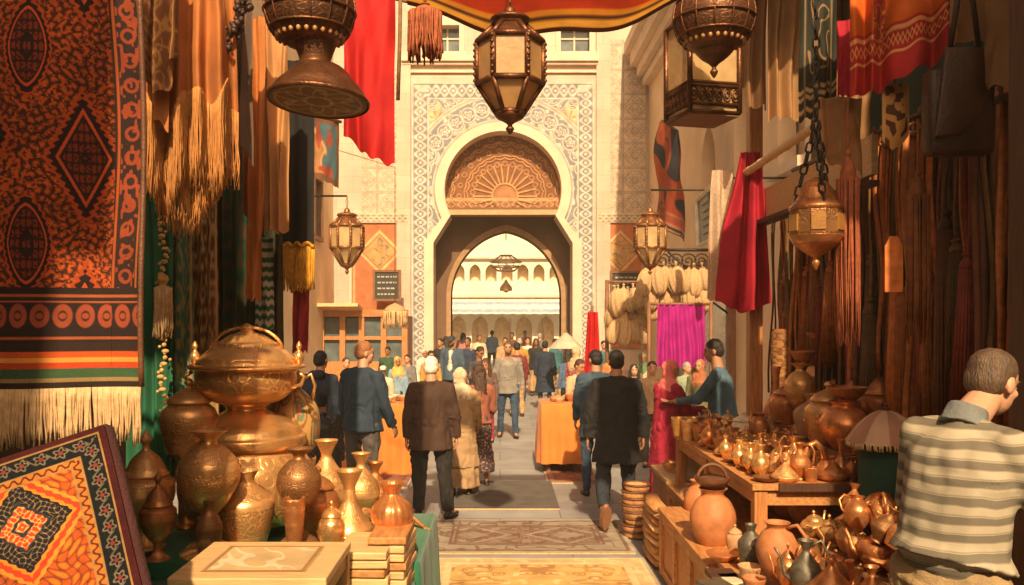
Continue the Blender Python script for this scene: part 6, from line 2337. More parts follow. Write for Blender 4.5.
# bag
q = P(955, 100, 4.5)
bg_ = thing('leather_bag', 'brown leather satchel with big curved flap hanging below the sari cloth', 'bag', q)
bx0, bx1, bz0, bz1 = PX(925, 4.5), PX(990, 4.5), PZ(156, 4.5), PZ(52, 4.5)
bag_m = mat('worn_brown_leather', (.05, .019, .008), .45, 0, .3, 4, .3, 70)
obj('body', MB().box(((bx0 + bx1) / 2, 4.5, (bz0 + bz1) / 2 - .05), (bx1 - bx0, .12, bz1 - bz0 - .1)), bag_m, bg_, True, bevel=.03)
flap = [(bx0 + .02, bz1 - .06)]
poly = [(bx0 + .07, bz1), (bx1 - .01, bz1), (bx1 - .01, bz1 - .12), (bx1 - .10, bz0 + .20), (bx0 + .14, bz0 + .10), (bx0 + .01, bz0 + .08), (bx0 + .02, bz0 + .14)]
obj('flap', MB().prism(poly, 'y', 4.415, 4.437), mat('dark_brown_leather_flap', (.075, .029, .012), .45, 0, .25, 4, .3, 70), bg_, True, bevel=.008)
obj('strap', MB().tube([(bx0 + .12, 4.5, bz1 - .05), (bx0 + .16, 4.48, bz1 + .25), (bx1 - .2, 4.48, bz1 + .6)], .016, 8, True, .4), bag_m, bg_)
obj('strap', MB().tube([(bx1 - .05, 4.5, bz1 - .05), (bx1 - .1, 4.48, bz1 + .25), (bx1 - .18, 4.48, bz1 + .6)], .016, 8, True, .4), bag_m, bg_)
# spotted pouch
q = P(894, 116, 4.9)
sp_ = thing('spotted_pouch', 'tan pouch with dark animal spots and pointed foot hanging below the sari cloth', 'pouch', q)
def sp_col(u, v):
    C = flat((.55, .28, .08))(u, v)
    n_ = vnoise(u * 6, v * 11, seed=111)
    C = mixc(C, (.10, .035, .015), sm(.58, .63, n_))
    e_ = np.minimum(u, 1 - u)
    return mixc(C, (.60, .34, .12), e_ < .09)
x0, x1, zt_, zb_ = PX(882, 4.9), PX(909, 4.9), PZ(84, 4.9), PZ(151, 4.9)
patgrid('front', 60, 110, lambda u, v: (x0 + (x1 - x0) * u, 4.9 - .04 * np.sin(PI * u) * np.sin(PI * np.clip(v, .02, .98)) - .004, zt_ + (zb_ - zt_) * v * (1 - .14 * np.abs(u - .42) ** 1.5 * 4)), sp_col, M['silk'], sp_)
patgrid('back', 20, 30, lambda u, v: (x0 + (x1 - x0) * u, 4.9 + .03 * np.sin(PI * u) * np.sin(PI * v), zt_ + (zb_ - zt_) * v * (1 - .14 * np.abs(u - .42) ** 1.5 * 4)), sp_col, M['silk'], sp_)
obj('hanging_cord', MB().tube([(q.x, 4.9, zt_), (q.x, 4.9, zt_ + .5)], .008), M['cord'], sp_)
# envelope-like paper tags between the straps
for k, (px, py0, py1, lab) in enumerate(((894, 236, 292, 'tan paper tag hanging by itself among the straps'), (1003, 165, 262, 'orange fringed tassel hanging at the dark end post'))):
    d = 4.7 if k == 0 else 4.0
    if k == 0:
        q0, q1 = P(px - 9, py0, d), P(px + 9, py1, d)
        o = obj('paper_tag', MB().prism([(q0.x, q0.z - .06), (q0.x + .03, q0.z), (q1.x - .03, q0.z), (q1.x, q0.z - .06), (q1.x, q1.z), (q0.x, q1.z)], 'y', d, d + .012), SM[2], None, False)
        tag(o, lab, 'tag')
    else:
        tassel('orange_tassel', lab, px + 16, 150, 262, d, 16, M['orange_thread'])
post = obj('end_post', MB().box((PX(1032, 3.6), 3.6, 2.6), (.13, .13, 5.2)), M['dark_wood'], None, False, bevel=.01)
tag(post, 'dark timber post at the near end of the leather stall', 'post')
for k, px in enumerate((878, 900)):
    tassel('long_tassel', ['long rust tassel hanging under the dusty brown cloth', 'long tan tassel hanging below the spotted pouch'][k], px - 30 * (k == 0) + (k * 18), 150 + 20 * k, 330, 5.0, 22, [M['rust_thread'], M['beige_thread']][k] if k == 0 else SM[0] if False else [SM[2], SM[0]][k], knot=.10)

# ------------------------------------------------------------------ raffia pouches under the bracket
raf = mat('pale_raffia', (.48, .31, .15), .8, 0, .2, 30, .5, 60, rand=.15)
def raf_tpl():
    return obj('raffia_pouch', MB().lathe(smooth_prof([(.01, -.55), (.09, -.50), (.14, -.36), (.13, -.2), (.08, -.07), (.03, -.02), (.02, .02), (.03, .06), (.005, .08)]), (0, 0, 0), 40, lambda a, t_: 1 + .10 * math.sin(a * 9)), raf)
first = None
r_ = random.Random(5)
for rows, (xa, xb, yy, n_, d) in enumerate(((612, 640, 288, 6, 17), (610, 646, 303, 6, 17.2), (642, 704, 266, 10, 16.5), (644, 706, 282, 9, 16.6), (646, 704, 296, 8, 16.7), (614, 642, 318, 5, 17.1))):
    for k in range(n_):
        if first is None:
            first = o = raf_tpl()
        else:
            o = first.copy()
            COL.objects.link(o)
        px = xa + (xb - xa) * (k + .5) / n_ + r_.uniform(-1, 1)
        o.location = P(px, yy + r_.uniform(-2, 2), d)
        o.rotation_euler = (r_.uniform(-.2, .2), r_.uniform(-.3, .3), r_.uniform(0, 6))
        o.scale = [r_.uniform(.85, 1.2) * .95] * 3
        tag(o, 'pale ribbed raffia pouch in the hanging cluster under the iron bracket', 'pouch', 'raffia pouches hanging under the iron bracket')
# pole that carries the left part of the cluster
o = thing('pouch_rack', 'plain wooden rack behind the raffia pouches next to the orange tile panel', 'rack', P(626, 330, 17.3))
obj('bar', MB().tube([P(606, 282, 17.3), P(650, 282, 17.3)], .03), M['mid_wood'], o)
for px in (607, 649):
    obj('post', MB().tube([P(px, 280, 17.3), Vector((PX(px, 17.3), 17.3, 0))], .04), M['mid_wood'], o)

# tan fringed lampshade near the shop front
q = P(395, 312, 20)
ls = thing('raffia_lampshade', 'tan raffia lampshade with long fringe hanging before the shop front', 'lampshade', q)
obj('dome', MB().lathe(smooth_prof([(.27, 0), (.25, .06), (.17, .14), (.06, .19), (.02, .21)]), q, 24), raf, ls)
obj('fringe', fringe_mb([(q.x + .27 * math.cos(a * PI / 12), q.y + .27 * math.sin(a * PI / 12), q.z + .02) for a in range(25)], .40, 60, .014, 71, .02, 3, .03), M['beige_thread'], ls)
obj('hanging_cord', MB().tube([q + Vector((0, 0, .2)), q + Vector((0, 0, 3.4)), Vector((XL, 20, q.z + 4.2))], .012), M['cord'], ls)

# framed sign board on the street building
q = P(711, 214, 14.2)
sb = thing('framed_signboard', 'tilted pale framed signboard hanging on the street building above the crimson scarf', 'sign', q)
pc = [P(698, 200, 15.0), P(722, 178, 13.4), P(726, 234, 13.4), P(700, 246, 15.0)]
f = MB()
nrm = (pc[1] - pc[0]).cross(pc[3] - pc[0]).normalized()
if nrm.y > 0:
    nrm = -nrm
f.add([p_ for p_ in pc] + [p_ - nrm * .06 for p_ in pc], [(0, 1, 2, 3), (7, 6, 5, 4), (0, 4, 5, 1), (1, 5, 6, 2), (2, 6, 7, 3), (3, 7, 4, 0)])
obj('board', f, mat('pale_blue_grey_board', (.36, .38, .33), .6), sb, False)
f = MB()
for i in range(4):
    f.tube([pc[i] + nrm * .02, pc[(i + 1) % 4] + nrm * .02], .045, 4)
obj('frame', f, mat('weathered_white_frame', (.66, .60, .48), .7), sb, False)
f = MB()
for i in range(5):
    a, b = pc[0].lerp(pc[3], .2 + .15 * i), pc[1].lerp(pc[2], .2 + .15 * i)
    f.tube([a.lerp(b, .2) + nrm * .012, a.lerp(b, .75 - .06 * (i % 3)) + nrm * .012], .014, 4)
f.tube([pc[0].lerp(pc[1], .5) + nrm * .012, pc[3].lerp(pc[2], .5) + nrm * .012], .02, 4)
obj('writing', f, mat('faint_grey_lettering', (.2, .21, .18), .7), sb, False)
obj('wall_bracket', MB().tube([pc[1], Vector((XR, 13.4, pc[1].z))], .02), M['iron'], sb)

# stacked flat baskets and bundles beside the counter
def basket_tpl(r_):
    e_ = bpy.data.objects.new('flat_basket', None)
    COL.objects.link(e_)
    m_ = mat('woven_basket', (.50, .24, .09), .8, 0, .3, 30, .5, 90, rand=.2)
    obj('body', MB().lathe(smooth_prof([(.01, 0), (.10, 0), (.12, .02), (.125, .055), (.115, .06), (.09, .03), (.01, .03)]), (0, 0, 0), 32, lambda a, t_: 1 + .015 * math.sin(a * 30)), m_, e_)
    obj('rim', MB().tube([(.122 * math.cos(a * PI / 16), .122 * math.sin(a * PI / 16), .058) for a in range(33)], .012, 6, False), M['leather'], e_)
    return e_
b0 = basket_tpl(None)
k = 0
for i, (xx, yy, n_) in enumerate(((1.31, 8.2, 8),)):
    for j in range(n_):
        o = b0 if k == 0 else copy_tree(b0)
        k += 1
        o.location = (xx + rnd.uniform(-.015, .015), yy, .012 + j * .064)
        o.rotation_euler = (0, 0, rnd.uniform(0, 6))
        tag(o, 'flat round basket in the tall floor stack beside the walking man in black', 'basket', 'flat baskets stacked on the paving')
# long bundles of split wood / folded mats
for i in range(9):
    o = obj('folded_mat', MB().tube([(1.36 + .012 * math.sin(i * 2.1), 7.12, .045 + i * .058), (1.35 + .012 * math.sin(i * 1.3), 7.4, .045 + i * .058), (1.36 + .012 * math.sin(i), 7.72, .045 + i * .058)], [.07, .08, .07], 8, True, .4), M['pale_wood'] if i % 2 else M['wood'])
    tag(o, 'folded straw mat in the low pile at the far end of the counter', 'mat', 'folded straw mats piled by the counter')
# flat-bread like stacks and open tray on the pile
o = thing('goods_crate', 'wooden crate of small goods at the far end of the low counter', 'crate', (1.9, 8.4, 0))
obj('body', MB().box((1.95, 8.38, .28), (.74, .8, .56)), M['wood_v'], o, False, bevel=.01)
obj('tray', MB().box((1.95, 8.38, .58), (.78, .84, .04)), M['pale_wood'], o, False)
r_ = random.Random(71)
for i in range(22):
    x, y = 1.65 + .6 * r_.random(), 8.05 + .6 * r_.random()
    pot(r_.choice(('bowl', 'plate', 'cup', 'round_pot')), r_.choice(('clay', 'brass_plain', 'terracotta', 'cream_glaze')), (x, y, .6 + .03 * r_.random()), .13, .07, 'little bowl in the tray on the wooden crate behind the pink headscarf', 'little bowls in the crate tray', r_.random() * 6, (0, 0), 16)
# ------------------------------------------------------------------ people
PENDING = []


def bone(mb, p0, r0, p1, r1, side=None, cap0=True, cap1=True, n=14):
    """tapered limb piece with elliptical section; r = radius or (across, deep)."""
    p0, p1 = Vector(p0), Vector(p1)
    r0 = r0 if isinstance(r0, tuple) else (r0, r0)
    r1 = r1 if isinstance(r1, tuple) else (r1, r1)
    t = p1 - p0
    L = t.length
    t.normalize()
    sd = Vector(side) if side else Vector((1, 0, 0))
    sd = sd - t * sd.dot(t)
    if sd.length < .1:
        sd = Vector((0, 1, 0)) - t * t.y
    sd.normalize()
    dp = t.cross(sd).normalized()
    rings = []
    if cap0:
        for a in (80, 55, 28):
            c_, s_ = math.cos(R(a)), math.sin(R(a))
            rings.append((p0 - t * (min(r0) * s_), r0[0] * c_, r0[1] * c_))
    k = 4
    for i in range(k + 1):
        f = i / k
        rings.append((p0.lerp(p1, f), r0[0] + (r1[0] - r0[0]) * f, r0[1] + (r1[1] - r0[1]) * f))
    if cap1:
        for a in (28, 55, 80):
            c_, s_ = math.cos(R(a)), math.sin(R(a))
            rings.append((p1 + t * (min(r1) * s_), r1[0] * c_, r1[1] * c_))
    vs = []
    for c, a, b in rings:
        for j in range(n):
            an = 2 * PI * j / n
            vs.append(c + sd * (a * math.cos(an)) + dp * (b * math.sin(an)))
    fs = []
    for i in range(len(rings) - 1):
        for j in range(n):
            j2 = (j + 1) % n
            fs.append((i * n + j, i * n + j2, (i + 1) * n + j2, (i + 1) * n + j))
    fs.append(tuple(range(n))[::-1])
    fs.append(tuple((len(rings) - 1) * n + j for j in range(n)))
    mb.add(vs, fs)


def ell(mb, c, r, rot=None, n=16, m=10):
    b = len(mb.v)
    mb.ball((0, 0, 0), r, n, m)
    c = Vector(c)
    for i in range(b, len(mb.v)):
        v = Vector(mb.v[i])
        if rot is not None:
            v = rot @ v
        mb.v[i] = tuple(v + c)


SKIN = {}
def skin(k):
    if k not in SKIN:
        c = {'light': (.56, .29, .17), 'tan': (.44, .21, .11), 'brown': (.30, .135, .065)}[k]
        SKIN[k] = mat('skin_' + k, c, .55, 0, .1, 9, .05, 60)
    return SKIN[k]


CM = {}
def clothmat(name, col, **k):
    if name not in CM:
        CM[name] = mat(name, col, .85, 0, k.pop('var', .22), 7, k.pop('bump', .3), 130, **k)
    return CM[name]


def stripes_mat():
    m = mat('striped_shirt', (.42, .36, .25), .85, 0, .1, 7, .10, 160)
    n, l = m.node_tree.nodes, m.node_tree.links
    b = n['Principled BSDF']
    tc = n.new('ShaderNodeTexCoord')
    no = n.new('ShaderNodeTexNoise')
    no.inputs['Scale'].default_value = 4
    l.new(tc.outputs['Object'], no.inputs['Vector'])
    sp = n.new('ShaderNodeSeparateXYZ')
    l.new(tc.outputs['Object'], sp.inputs[0])
    a = n.new('ShaderNodeMath'); a.operation = 'MULTIPLY_ADD'
    a.inputs[1].default_value = .05
    l.new(no.outputs[0], a.inputs[0])
    l.new(sp.outputs[2], a.inputs[2])
    ramp = None
    outs = []
    for freq, th, ph in ((98.0, .15, 0.), (196.0, .75, 1.2)):
        mu = n.new('ShaderNodeMath'); mu.operation = 'MULTIPLY_ADD'
        mu.inputs[1].default_value = freq
        mu.inputs[2].default_value = ph
        l.new(a.outputs[0], mu.inputs[0])
        si = n.new('ShaderNodeMath'); si.operation = 'SINE'
        l.new(mu.outputs[0], si.inputs[0])
        mr = n.new('ShaderNodeMapRange')
        mr.inputs[1].default_value = th
        mr.inputs[2].default_value = th + .25
        l.new(si.outputs[0], mr.inputs[0])
        outs.append(mr.outputs[0])
    old = b.inputs['Base Color'].links[0].from_socket
    for o_, c, k in ((outs[0], (.10, .085, .06), .82), (outs[1], (.16, .12, .08), .6)):
        mx = n.new('ShaderNodeMix'); mx.data_type = 'RGBA'
        mk = n.new('ShaderNodeMath'); mk.operation = 'MULTIPLY'
        mk.inputs[1].default_value = k
        l.new(o_, mk.inputs[0])
        l.new(mk.outputs[0], mx.inputs[0])
        l.new(old, mx.inputs[6])
        mx.inputs[7].default_value = (*c, 1)
        old = mx.outputs[2]
    l.new(old, b.inputs['Base Color'])
    return m


def spots_mat(name, base, c1, c2, scale):
    m = mat(name, base, .85, 0, .15, 7, .3, 130)
    n, l = m.node_tree.nodes, m.node_tree.links
    b = n['Principled BSDF']
    tc = n.new('ShaderNodeTexCoord')
    old = b.inputs['Base Color'].links[0].from_socket
    for sc_, c, th in ((scale, c1, .30), (scale * 1.7, c2, .22)):
        v = n.new('ShaderNodeTexVoronoi')
        v.inputs['Scale'].default_value = sc_
        l.new(tc.outputs['Object'], v.inputs['Vector'])
        lt = n.new('ShaderNodeMath'); lt.operation = 'LESS_THAN'
        lt.inputs[1].default_value = th
        l.new(v.outputs['Distance'], lt.inputs[0])
        mx = n.new('ShaderNodeMix'); mx.data_type = 'RGBA'
        l.new(lt.outputs[0], mx.inputs[0])
        l.new(old, mx.inputs[6])
        mx.inputs[7].default_value = (*c, 1)
        old = mx.outputs[2]
    l.new(old, b.inputs['Base Color'])
    return m


HAIRM = {k: mat('hair_' + k, c, .6, 0, .25, 25, .5, 140, stretch=(1, 1, .25)) for k, c in
         (('black', (.012, .009, .008)), ('brown', (.06, .028, .014)), ('ginger', (.34, .135, .045)), ('grey', (.34, .30, .25)), ('white', (.80, .75, .66)), ('dark', (.025, .016, .011)), ('sandy', (.105, .062, .034)))}
M['shoe_dark'] = mat('dark_shoe_leather', (.025, .018, .014), .4)
M['shoe_tan'] = mat('tan_shoe_leather', (.24, .11, .05), .5)
M['eye'] = mat('dark_eye', (.015, .01, .008), .2)
M['lip'] = mat('lip', (.40, .14, .09), .5)
DN = Vector((0, 0, -1))


def hand(mb, w, d, s_, side, curl=.5):
    """palm, four bent fingers and a thumb from wrist w along d."""
    d = Vector(d).normalized()
    # palm faces the body: across = fore-aft
    ac = Vector((0, 1, 0)) - d * d.y
    if ac.length < .3:
        ac = Vector((side, 0, 0)) - d * (side * d.x)
    ac.normalize()
    nm = d.cross(ac).normalized()
    if nm.x * side > 0:
        nm = -nm                                   # towards the body
    p1 = w + d * .085 * s_
    bone(mb, w, (.026 * s_, .018 * s_), w + d * .05 * s_, (.040 * s_, .016 * s_), side=ac)
    bone(mb, w + d * .045 * s_, (.040 * s_, .016 * s_), p1, (.038 * s_, .013 * s_), side=ac)
    for k, (o, L) in enumerate(((.030, .072), (.0105, .082), (-.0095, .076), (-.029, .060))):
        b0 = p1 + ac * (o * s_) - d * .008 * s_
        d1 = (d + nm * curl * .7).normalized()
        d2 = (d + nm * curl * 2.2).normalized()
        m1 = b0 + d1 * L * .52 * s_
        bone(mb, b0, .0095 * s_, m1, .0088 * s_, n=8)
        bone(mb, m1, .0088 * s_, m1 + d2 * L * .5 * s_, .0072 * s_, n=8)
    tb0 = w + d * .03 * s_ + ac * .026 * s_
    t1 = tb0 + (d * .6 + ac * .7 + nm * .35).normalized() * .045 * s_
    bone(mb, tb0, .0125 * s_, t1, .0105 * s_, n=8)
    bone(mb, t1, .0105 * s_, t1 + (d * .9 + ac * .25 + nm * .5).normalized() * .034 * s_, .0085 * s_, n=8)


def pend(o, vox, it=2, fold=0.0, fs=9.0, seed=0):
    PENDING.append((o, vox, it, fold, fs, seed))


def person(label, x, y, H, yaw, sk='tan', hair=('black', 'short'), top=('shirt', 'm'), bottom=('trousers', 'm'), arms=None, legs=None,
           head=(0, 0), lean=(0, 0), bulk=1.0, vox=.011, z=0.0, shoe='shoe_dark', group=None, beard=False, wide=1.0, fold=.013, stoop=0.0):
    s_ = H / 1.75
    V = lambda a, b, c: Vector((a * s_, b * s_, c * s_))
    q = bulk
    lx, ly = lean
    LN = lambda zz: Vector((lx * max(0, zz - .95) * s_, ly * max(0, zz - .95) * s_, 0))
    pel = V(0, 0, .95)
    wai = V(0, 0, 1.10) + LN(1.10)
    che = V(0, .0, 1.30) + LN(1.30)
    shz = V(0, -.005, 1.435) + LN(1.435)
    nk = V(0, -.005, 1.48) + LN(1.49)
    hd = V(0, .030 + stoop, 1.618 - stoop * .35) + LN(1.60)
    hr = Matrix.Rotation(head[0], 3, 'Z') @ Matrix.Rotation(head[1], 3, 'X')
    arms = arms or {}
    jw, sw_ = .17 * wide, .165 * q
    A = {}
    for side, nm in ((-1, 'L'), (1, 'R')):
        ud, fd = arms.get(nm, ((.16 * side, .02, -1), (.04 * side, .22, -1)))
        sh_ = shz + V(side * jw, 0, -.05)
        el = sh_ + Vector(ud).normalized() * .29 * s_
        wr = el + Vector(fd).normalized() * .25 * s_
        A[nm] = (sh_, el, wr, Vector(fd).normalized(), side)
    G = {}
    legs = legs or {}
    for side, nm in ((-1, 'L'), (1, 'R')):
        td, sd_, ft = legs.get(nm, ((.03 * side, .02, -1), (.015 * side, -.03, -1), (.12 * side, 1, 0)))
        hp = V(side * .09 * q, 0, .90)
        kn_ = hp + Vector(td).normalized() * .425 * s_
        an = kn_ + Vector(sd_).normalized() * .40 * s_
        G[nm] = (hp, kn_, an, Vector(ft).normalized(), side)
    # ---- body: one continuous skin
    b = MB()
    E = lambda c, r, rot=None: ell(b, hd + hr @ (V(*c)), tuple(k * s_ for k in r), hr if rot is None else hr @ rot)
    E((0, -.008, .025), (.074, .092, .092))
    E((0, .022, -.035), (.060, .068, .078))
    E((0, .045, -.078), (.034, .034, .028))
    E((0, .088, -.028), (.013, .018, .016))
    bone(b, hd + hr @ V(0, .080, .018), .0085 * s_, hd + hr @ V(0, .098, -.024), .0115 * s_, n=8)
    E((0, .070, .030), (.050, .018, .010))
    E((0, .078, -.062), (.022, .012, .007))
    for sx in (-1, 1):
        E((sx * .076, -.008, -.008), (.010, .020, .032))
        E((sx * .040, .060, -.018), (.018, .018, .018))
    bone(b, nk - V(0, 0, .04), .062 * s_ * (.8 + .2 * q), hd + hr @ V(0, -.012, -.05), .054 * s_)
    bone(b, che, (.15 * q * s_, .10 * q * s_), shz - V(0, 0, .05), (.115 * s_ * wide, .06 * s_))
    bone(b, pel, (.145 * q * s_, .10 * q * s_), che, (.145 * q * s_, .10 * q * s_))
    for nm in 'LR':
        sh_, el, wr, fd, side = A[nm]
        bone(b, nk - V(0, 0, .05), .04 * s_, sh_, .044 * s_)
        bone(b, sh_, .046 * s_, el, .037 * s_)
        bone(b, el, .037 * s_, wr, .025 * s_)
        hand(b, wr, fd, s_, side, arms.get('curl', .45))
        hp, kn_, an, ft, side = G[nm]
        bone(b, hp, .075 * q * s_, kn_, .05 * s_)
        bone(b, kn_, .05 * s_, an, .035 * s_)
        bone(b, an, .034 * s_, an + ft * .12 * s_ - V(0, 0, .045), .028 * s_)
    root = obj('person', b, skin(sk))
    pend(root, min(vox, .0105) * s_ if vox < .014 else vox * s_, 1)
    root.location = (x, y, z)
    root.rotation_euler = (0, 0, yaw)
    tag(root, label, 'person', group)

    def child(name, mb, m, **k):
        o = obj(name, mb, m, None)
        o.parent = root
        if k:
            pend(o, **k)
        return o
    # eyes, mouth
    for sx in (-1, 1):
        e_ = MB()
        ell(e_, hd + hr @ V(sx * .031, .079, .008), (.011 * s_, .007 * s_, .0065 * s_), hr, 10, 6)
        child('eye', e_, M['eye'])
        e_ = MB()
        bone(e_, hd + hr @ V(sx * .016, .086, .030), .0045 * s_, hd + hr @ V(sx * .046, .074, .032), .003 * s_, n=6)
        if hair[0] not in ('white',):
            child('eyebrow', e_, HAIRM[hair[0]] if hair[0] in HAIRM else HAIRM['dark'])
    e_ = MB()
    ell(e_, hd + hr @ V(0, .0895, -.062), (.021 * s_, .004 * s_, .006 * s_), hr, 10, 6)
    child('mouth', e_, M['lip'])
    # ---- hair or headgear
    hm, style = hair
    h = MB()
    EH = lambda c, r: ell(h, hd + hr @ V(*c), tuple(k * s_ for k in r), hr)
    if style == 'short':
        EH((0, -.018, .042), (.081, .094, .086))
        EH((0, -.045, .0), (.078, .066, .075))
        child('hair', h, HAIRM[hm], vox=.009 * s_, it=1, fold=.003, fs=34)
    elif style == 'long':
        EH((0, -.02, .04), (.086, .098, .09))
        bone(h, hd + hr @ V(0, -.05, .0), (.085 * s_, .06 * s_), shz + V(0, -.075, -.12), (.10 * s_, .05 * s_))
        for sx in (-1, 1):
            bone(h, hd + hr @ V(sx * .075, .0, .0), .032 * s_, shz + V(sx * .09, .03, -.08), .04 * s_)
        child('hair', h, HAIRM[hm], vox=.011 * s_, it=1, fold=.006, fs=50)
    elif style == 'cap':
        EH((0, -.03, .0), (.079, .08, .075))
        child('hair', h, HAIRM['dark'], vox=.012 * s_, it=1)
        h2 = MB()
        ell(h2, hd + hr @ V(0, -.008, .055), (.085 * s_, .098 * s_, .062 * s_), hr)
        bone(h2, hd + hr @ V(0, .06, .05), (.07 * s_, .012 * s_), hd + hr @ V(0, .15, .035), (.055 * s_, .008 * s_))
        child('cap', h2, clothmat('cap_' + hm, {'dark': (.03, .035, .05), 'white': (.6, .55, .45), 'ginger': (.3, .2, .1)}.get(hm, (.05, .05, .06))), vox=.010 * s_, it=1)
    else:  # headscarf; hm is (name, colour)
        EH((0, -.030, .022), (.093, .105, .110))
        EH((0, -.030, -.05), (.082, .090, .09))
        bone(h, hd + hr @ V(0, -.02, -.07), (.075 * s_, .078 * s_), shz + V(0, 0, -.02), (.12 * s_, .10 * s_))
        bone(h, shz + V(0, 0, -.0), (.155 * s_, .105 * s_), che + V(0, .0, .02), (.175 * q * s_, .125 * q * s_))
        child('headscarf', h, clothmat(*hm), vox=.011 * s_, it=2, fold=.009, fs=14)
    if beard:
        h = MB()
        EH((0, .058, -.075), (.048, .040, .042))
        EH((0, .03, -.05), (.066, .05, .04))
        child('beard', h, HAIRM[hm] if hm in HAIRM else HAIRM['dark'], vox=.010 * s_, it=1, fold=.004, fs=60)
    # ---- upper garment
    kind, tm = top[0], top[1]
    opt = top[2] if len(top) > 2 else {}
    g_ = .012 if kind == 'shirt' else .022
    if kind == 'coat':
        g_ = .026
    hem = opt.get('hem', {'shirt': .86, 'jacket': .80, 'coat': .50}[kind])
    t = MB()
    S2 = lambda a, b_: ((a * q + g_) * s_, (b_ * q + g_) * s_)
    bone(t, V(0, 0, hem), S2(.185, .14) if kind != 'coat' else S2(.21, .16), V(0, 0, max(hem + .05, 1.02)) + LN(1.02), S2(.155, .115), cap0=False)
    bone(t, V(0, 0, 1.0) + LN(1.0), S2(.155, .115), che, S2(.16, .108))
    bone(t, che, S2(.16, .108), shz - V(0, 0, .045), ((.115 * wide + g_) * s_, (.066 + g_) * s_))
    bone(t, nk - V(0, .004, .055), (.070 * s_ + g_ * s_, .066 * s_ + g_ * s_), nk + V(0, -.010, -.012), (.063 * s_, .060 * s_), cap1=False)
    if kind in ('jacket', 'coat') and opt.get('collar', True):
        bone(t, nk - V(0, .008, .05), (.082 * s_, .078 * s_), nk + V(0, -.012, .010), (.070 * s_, .066 * s_), cap1=False)
    if opt.get('hood'):
        ell(t, nk + V(0, -.09, -.02), (.11 * s_, .06 * s_, .06 * s_))
    for nm in 'LR':
        sh_, el, wr, fd, side = A[nm]
        bone(t, nk + V(side * .035, -.006, -.05), (.034 + g_) * s_, sh_, (.048 + g_) * s_)
        bone(t, sh_, (.054 + g_) * s_, el, (.044 + g_) * s_)
        if not opt.get('short_sleeve'):
            bone(t, el, (.044 + g_) * s_, wr - fd * .005 * s_, (.031 + g_) * s_, cap1=False)
    child({'shirt': 'shirt', 'jacket': 'jacket', 'coat': 'coat'}[kind], t, tm, vox=(vox if vox > .012 else .0115) * s_, it=3, fold=fold, fs=opt.get('fs', 8.), seed=int(x * 100) % 97)
    if opt.get('band'):
        cl_ = MB()
        nd = (hd + hr @ V(0, -.012, -.05) - (nk - V(0, 0, .04))).normalized()
        nd = (nd * .45 + Vector((0, 0, .55))).normalized()
        bone(cl_, nk - nd * .055 * s_ + V(0, .012, 0), (.080 * s_, .078 * s_), nk + nd * .020 * s_ + V(0, .012, 0), (.067 * s_, .066 * s_), cap0=False, cap1=False)
        child('collar', cl_, opt['band'], vox=.008 * s_, it=2, fold=.003, fs=12)
    if opt.get('inner'):
        t = MB()
        bone(t, V(0, .02, 1.0) + LN(1.), (.10 * q * s_, .118 * q * s_), che + V(0, .025, .08), (.07 * s_, .105 * q * s_))
        child('inner_shirt', t, opt['inner'], vox=.014 * s_, it=1)
    # ---- lower garment
    kind, bm_ = bottom[0], bottom[1]
    t = MB()
    if kind == 'trousers':
        bone(t, V(0, 0, .88), ((.155 * q + .008) * s_, (.115 * q + .008) * s_), V(0, 0, .99) + LN(.99), ((.14 * q + .002) * s_, (.098 * q + .002) * s_))
        lg = bottom[2] if len(bottom) > 2 else 1.0
        for nm in 'LR':
            hp, kn_, an, ft, side = G[nm]
            bone(t, hp, (.092 * q + .006) * s_, kn_, (.064 + .006) * s_ * lg)
            bone(t, kn_, (.064 + .006) * s_ * lg, an + V(0, 0, .0), .056 * s_ * lg, cap1=False)
        child('trousers', t, bm_, vox=(vox if vox > .012 else .012) * s_, it=2, fold=fold, fs=9., seed=3)
    else:
        hz = bottom[2] if len(bottom) > 2 else .10
        n = 48
        prof = [(.235 * q, .17 * q, hz), (.225 * q, .165 * q, hz + .2), (.20 * q, .15 * q, .62), (.18 * q, .135 * q, .88), (.15 * q, .112 * q, 1.06)]
        for a, b_, zz in prof:
            for k in range(n):
                an_ = 2 * PI * k / n
                f_ = 1 + .07 * (1.06 - zz) * math.sin(an_ * 9 + zz * 2) + .03 * math.sin(an_ * 4)
                t.v.append(((a * f_ * math.cos(an_)) * s_, b_ * f_ * math.sin(an_) * s_, zz * s_))
        for i in range(len(prof) - 1):
            for k in range(n):
                t.f.append((i * n + k, i * n + (k + 1) % n, (i + 1) * n + (k + 1) % n, (i + 1) * n + k))
        t.f.append(tuple(range(n))[::-1])
        t.f.append(tuple((len(prof) - 1) * n + k for k in range(n)))
        child('skirt', t, bm_, vox=(vox if vox > .012 else .012) * s_, it=2, fold=fold, fs=7., seed=5)
    # ---- shoes
    for nm in 'LR':
        hp, kn_, an, ft, side = G[nm]
        up = Vector((0, 0, 1)) - ft * ft.z
        if up.length < .2:
            up = Vector((0, -1, 0)) - ft * (-ft.y)
        up.normalize()
        h = MB()
        base = an - up * .045 * s_
        bone(h, base - ft * .045 * s_, (.036 * s_, .030 * s_), base + ft * .07 * s_, (.046 * s_, .028 * s_), side=ft.cross(up))
        bone(h, base + ft * .07 * s_, (.046 * s_, .028 * s_), base + ft * .165 * s_, (.036 * s_, .020 * s_), side=ft.cross(up))
        bone(h, an, .042 * s_, base, .040 * s_)
        sh_o = child('shoe', h, M[shoe], vox=.010 * s_, it=1)
        h = MB()
        so = base - up * .026 * s_
        h2 = []
        sdv = ft.cross(up).normalized()
        for k in range(20):
            a = 2 * PI * k / 20
            ln_ = .125 * math.cos(a) + .06
            wd_ = .047 * math.sin(a) * (1 - .12 * math.cos(a + .6))
            h2.append(so + ft * ln_ * s_ + sdv * wd_ * s_)
